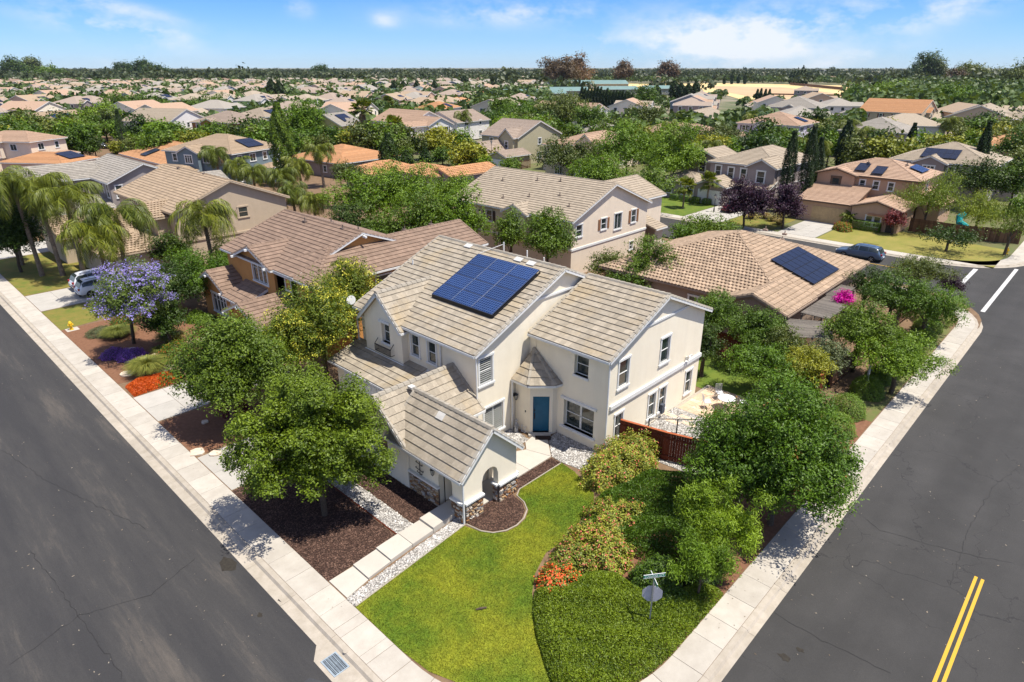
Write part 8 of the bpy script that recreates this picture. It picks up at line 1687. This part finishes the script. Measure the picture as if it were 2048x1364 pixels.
# named tall trees on the skyline
for i, (px, py, hpx, rpx, kd, lab) in enumerate(((1106, 174, 46, 24, 'brown', 'tall brownish eucalyptus, leftmost of the stand above the dry field'), (1130, 176, 52, 28, 'brown', 'tall brownish eucalyptus, second of the stand above the dry field'), (1154, 174, 50, 24, 'brown', 'tall brownish eucalyptus, rightmost of the stand above the dry field'), (1120, 176, 36, 18, 'brown', 'brownish eucalyptus in front of the stand'), (1243, 166, 34, 14, 'brown', 'solitary brownish eucalyptus right of the stand'), (1335, 165, 34, 14, 'brown', 'solitary brown eucalyptus above the middle of the dry field'), (1838, 166, 44, 22, 'dark', 'tallest dark tree on the right skyline'), (1862, 166, 36, 18, 'olive', 'rounded dark tree right of the tallest one on the right skyline'), (1935, 172, 38, 26, 'olive', 'broad brownish-green tree on the right skyline'), (1905, 176, 28, 24, 'brown', 'brownish tree left of the broad one on the right skyline'), (2030, 190, 52, 28, 'olive', 'big dark tree at the right edge of the skyline'), (35, 158, 34, 18, 'dark', 'dark tree on the skyline at far left'), (68, 156, 36, 14, 'olive', 'tallest tree on the skyline at far left'), (290, 158, 28, 14, 'dark', 'dark tree on the left skyline beside the tip of a taller one'), (255, 158, 24, 18, 'dark', 'broad dark tree on the left skyline'), (310, 160, 22, 22, 'dark', 'low broad dark tree on the left skyline'),
    (1715, 215, 34, 24, 'bright', 'bright green tree, leftmost of the bright row at right'), (1750, 216, 38, 24, 'bright', 'bright green tree, second of the bright row at right'), (1790, 212, 34, 26, 'bright', 'bright green tree, third of the bright row at right'), (1830, 212, 30, 30, 'mid', 'green tree at the right end of the bright row'), (1880, 208, 24, 30, 'mid', 'green tree beyond the bright row at right'), (1290, 228, 38, 30, 'mid', 'dense green tree right of the dark cypress hedge'), (640, 158, 18, 12, 'dark', 'dark tree on the skyline left of centre'), (95, 160, 18, 40, 'mid', 'wide green tree mass on the left skyline'))):
    P = at(px, py); d = depth(P); hm_ = hpx * d / FPX / .92; r_ = rpx * d / FPX; tree(lab, (P[0], P[1]), r_, hm_ * .46, hm_ * .56, kd, nleaf=3000, nclump=36, leaf=max(.3, d * .0026), name='tree', nl=5, trunk=.4, seed=400 + i, lump=.35)
for i in range(17):
    px = 1163 + i * 6.2; conifer('dark cypress in the tall clipped row, %s from the left' % ordinal(i), px, 217 + i * .8, 36 + 5 * rs.random(), 4.6, 'row of dark cypresses', 'cypress', 900)
for i, (px, py, h) in enumerate(((1512, 206, 24), (1519, 207, 26), (1528, 207, 25), (1536, 206, 24), (1580, 167, 20), (1586, 168, 22), (1593, 168, 22), (1600, 168, 24), (1606, 167, 24), (1612, 168, 20), (1463, 168, 22), (1489, 168, 20), (1448, 168, 14), (1476, 167, 16))): conifer('small pencil cypress by the bare field, %s of the scattered rows' % ordinal(i), px, py, h, 3.2, 'pencil cypresses by the field', 'cypress', 500)
for i, (px, py, h, r_) in enumerate(((1312, 200, 25, 9), (1346, 200, 33, 9), (1360, 201, 30, 9), (1374, 202, 30, 9), (1389, 202, 34, 9), (870, 196, 30, 7), (835, 196, 30, 7), (808, 195, 28, 8), (790, 196, 30, 7), (750, 197, 28, 7), (1018, 185, 20, 8), (930, 180, 24, 9), (720, 196, 20, 8))): conifer('dark conifer %s in the scattered line before the dry field' % ordinal(i), px, py, h, r_, 'dark conifers before the field', 'cypress', 1400)
# ---------------------------------------------------------------- air
HZ = 90.0
m = MB(); m.box(-9000, -9000, -1.3, 9000, 9000, HZ); hz = D.materials.new('haze_air'); hz.use_nodes = True; t = hz.node_tree; t.nodes.clear()
pv = N(t, 'ShaderNodeVolumePrincipled'); pv.inputs['Color'].default_value = (.72, .86, 1.0, 1); pv.inputs['Density'].default_value = .00003; pv.inputs['Anisotropy'].default_value = .2
oo = N(t, 'ShaderNodeOutputMaterial'); t.links.new(pv.outputs[0], oo.inputs['Volume']); o = m.build('haze', hz); o['kind'] = 'stuff'
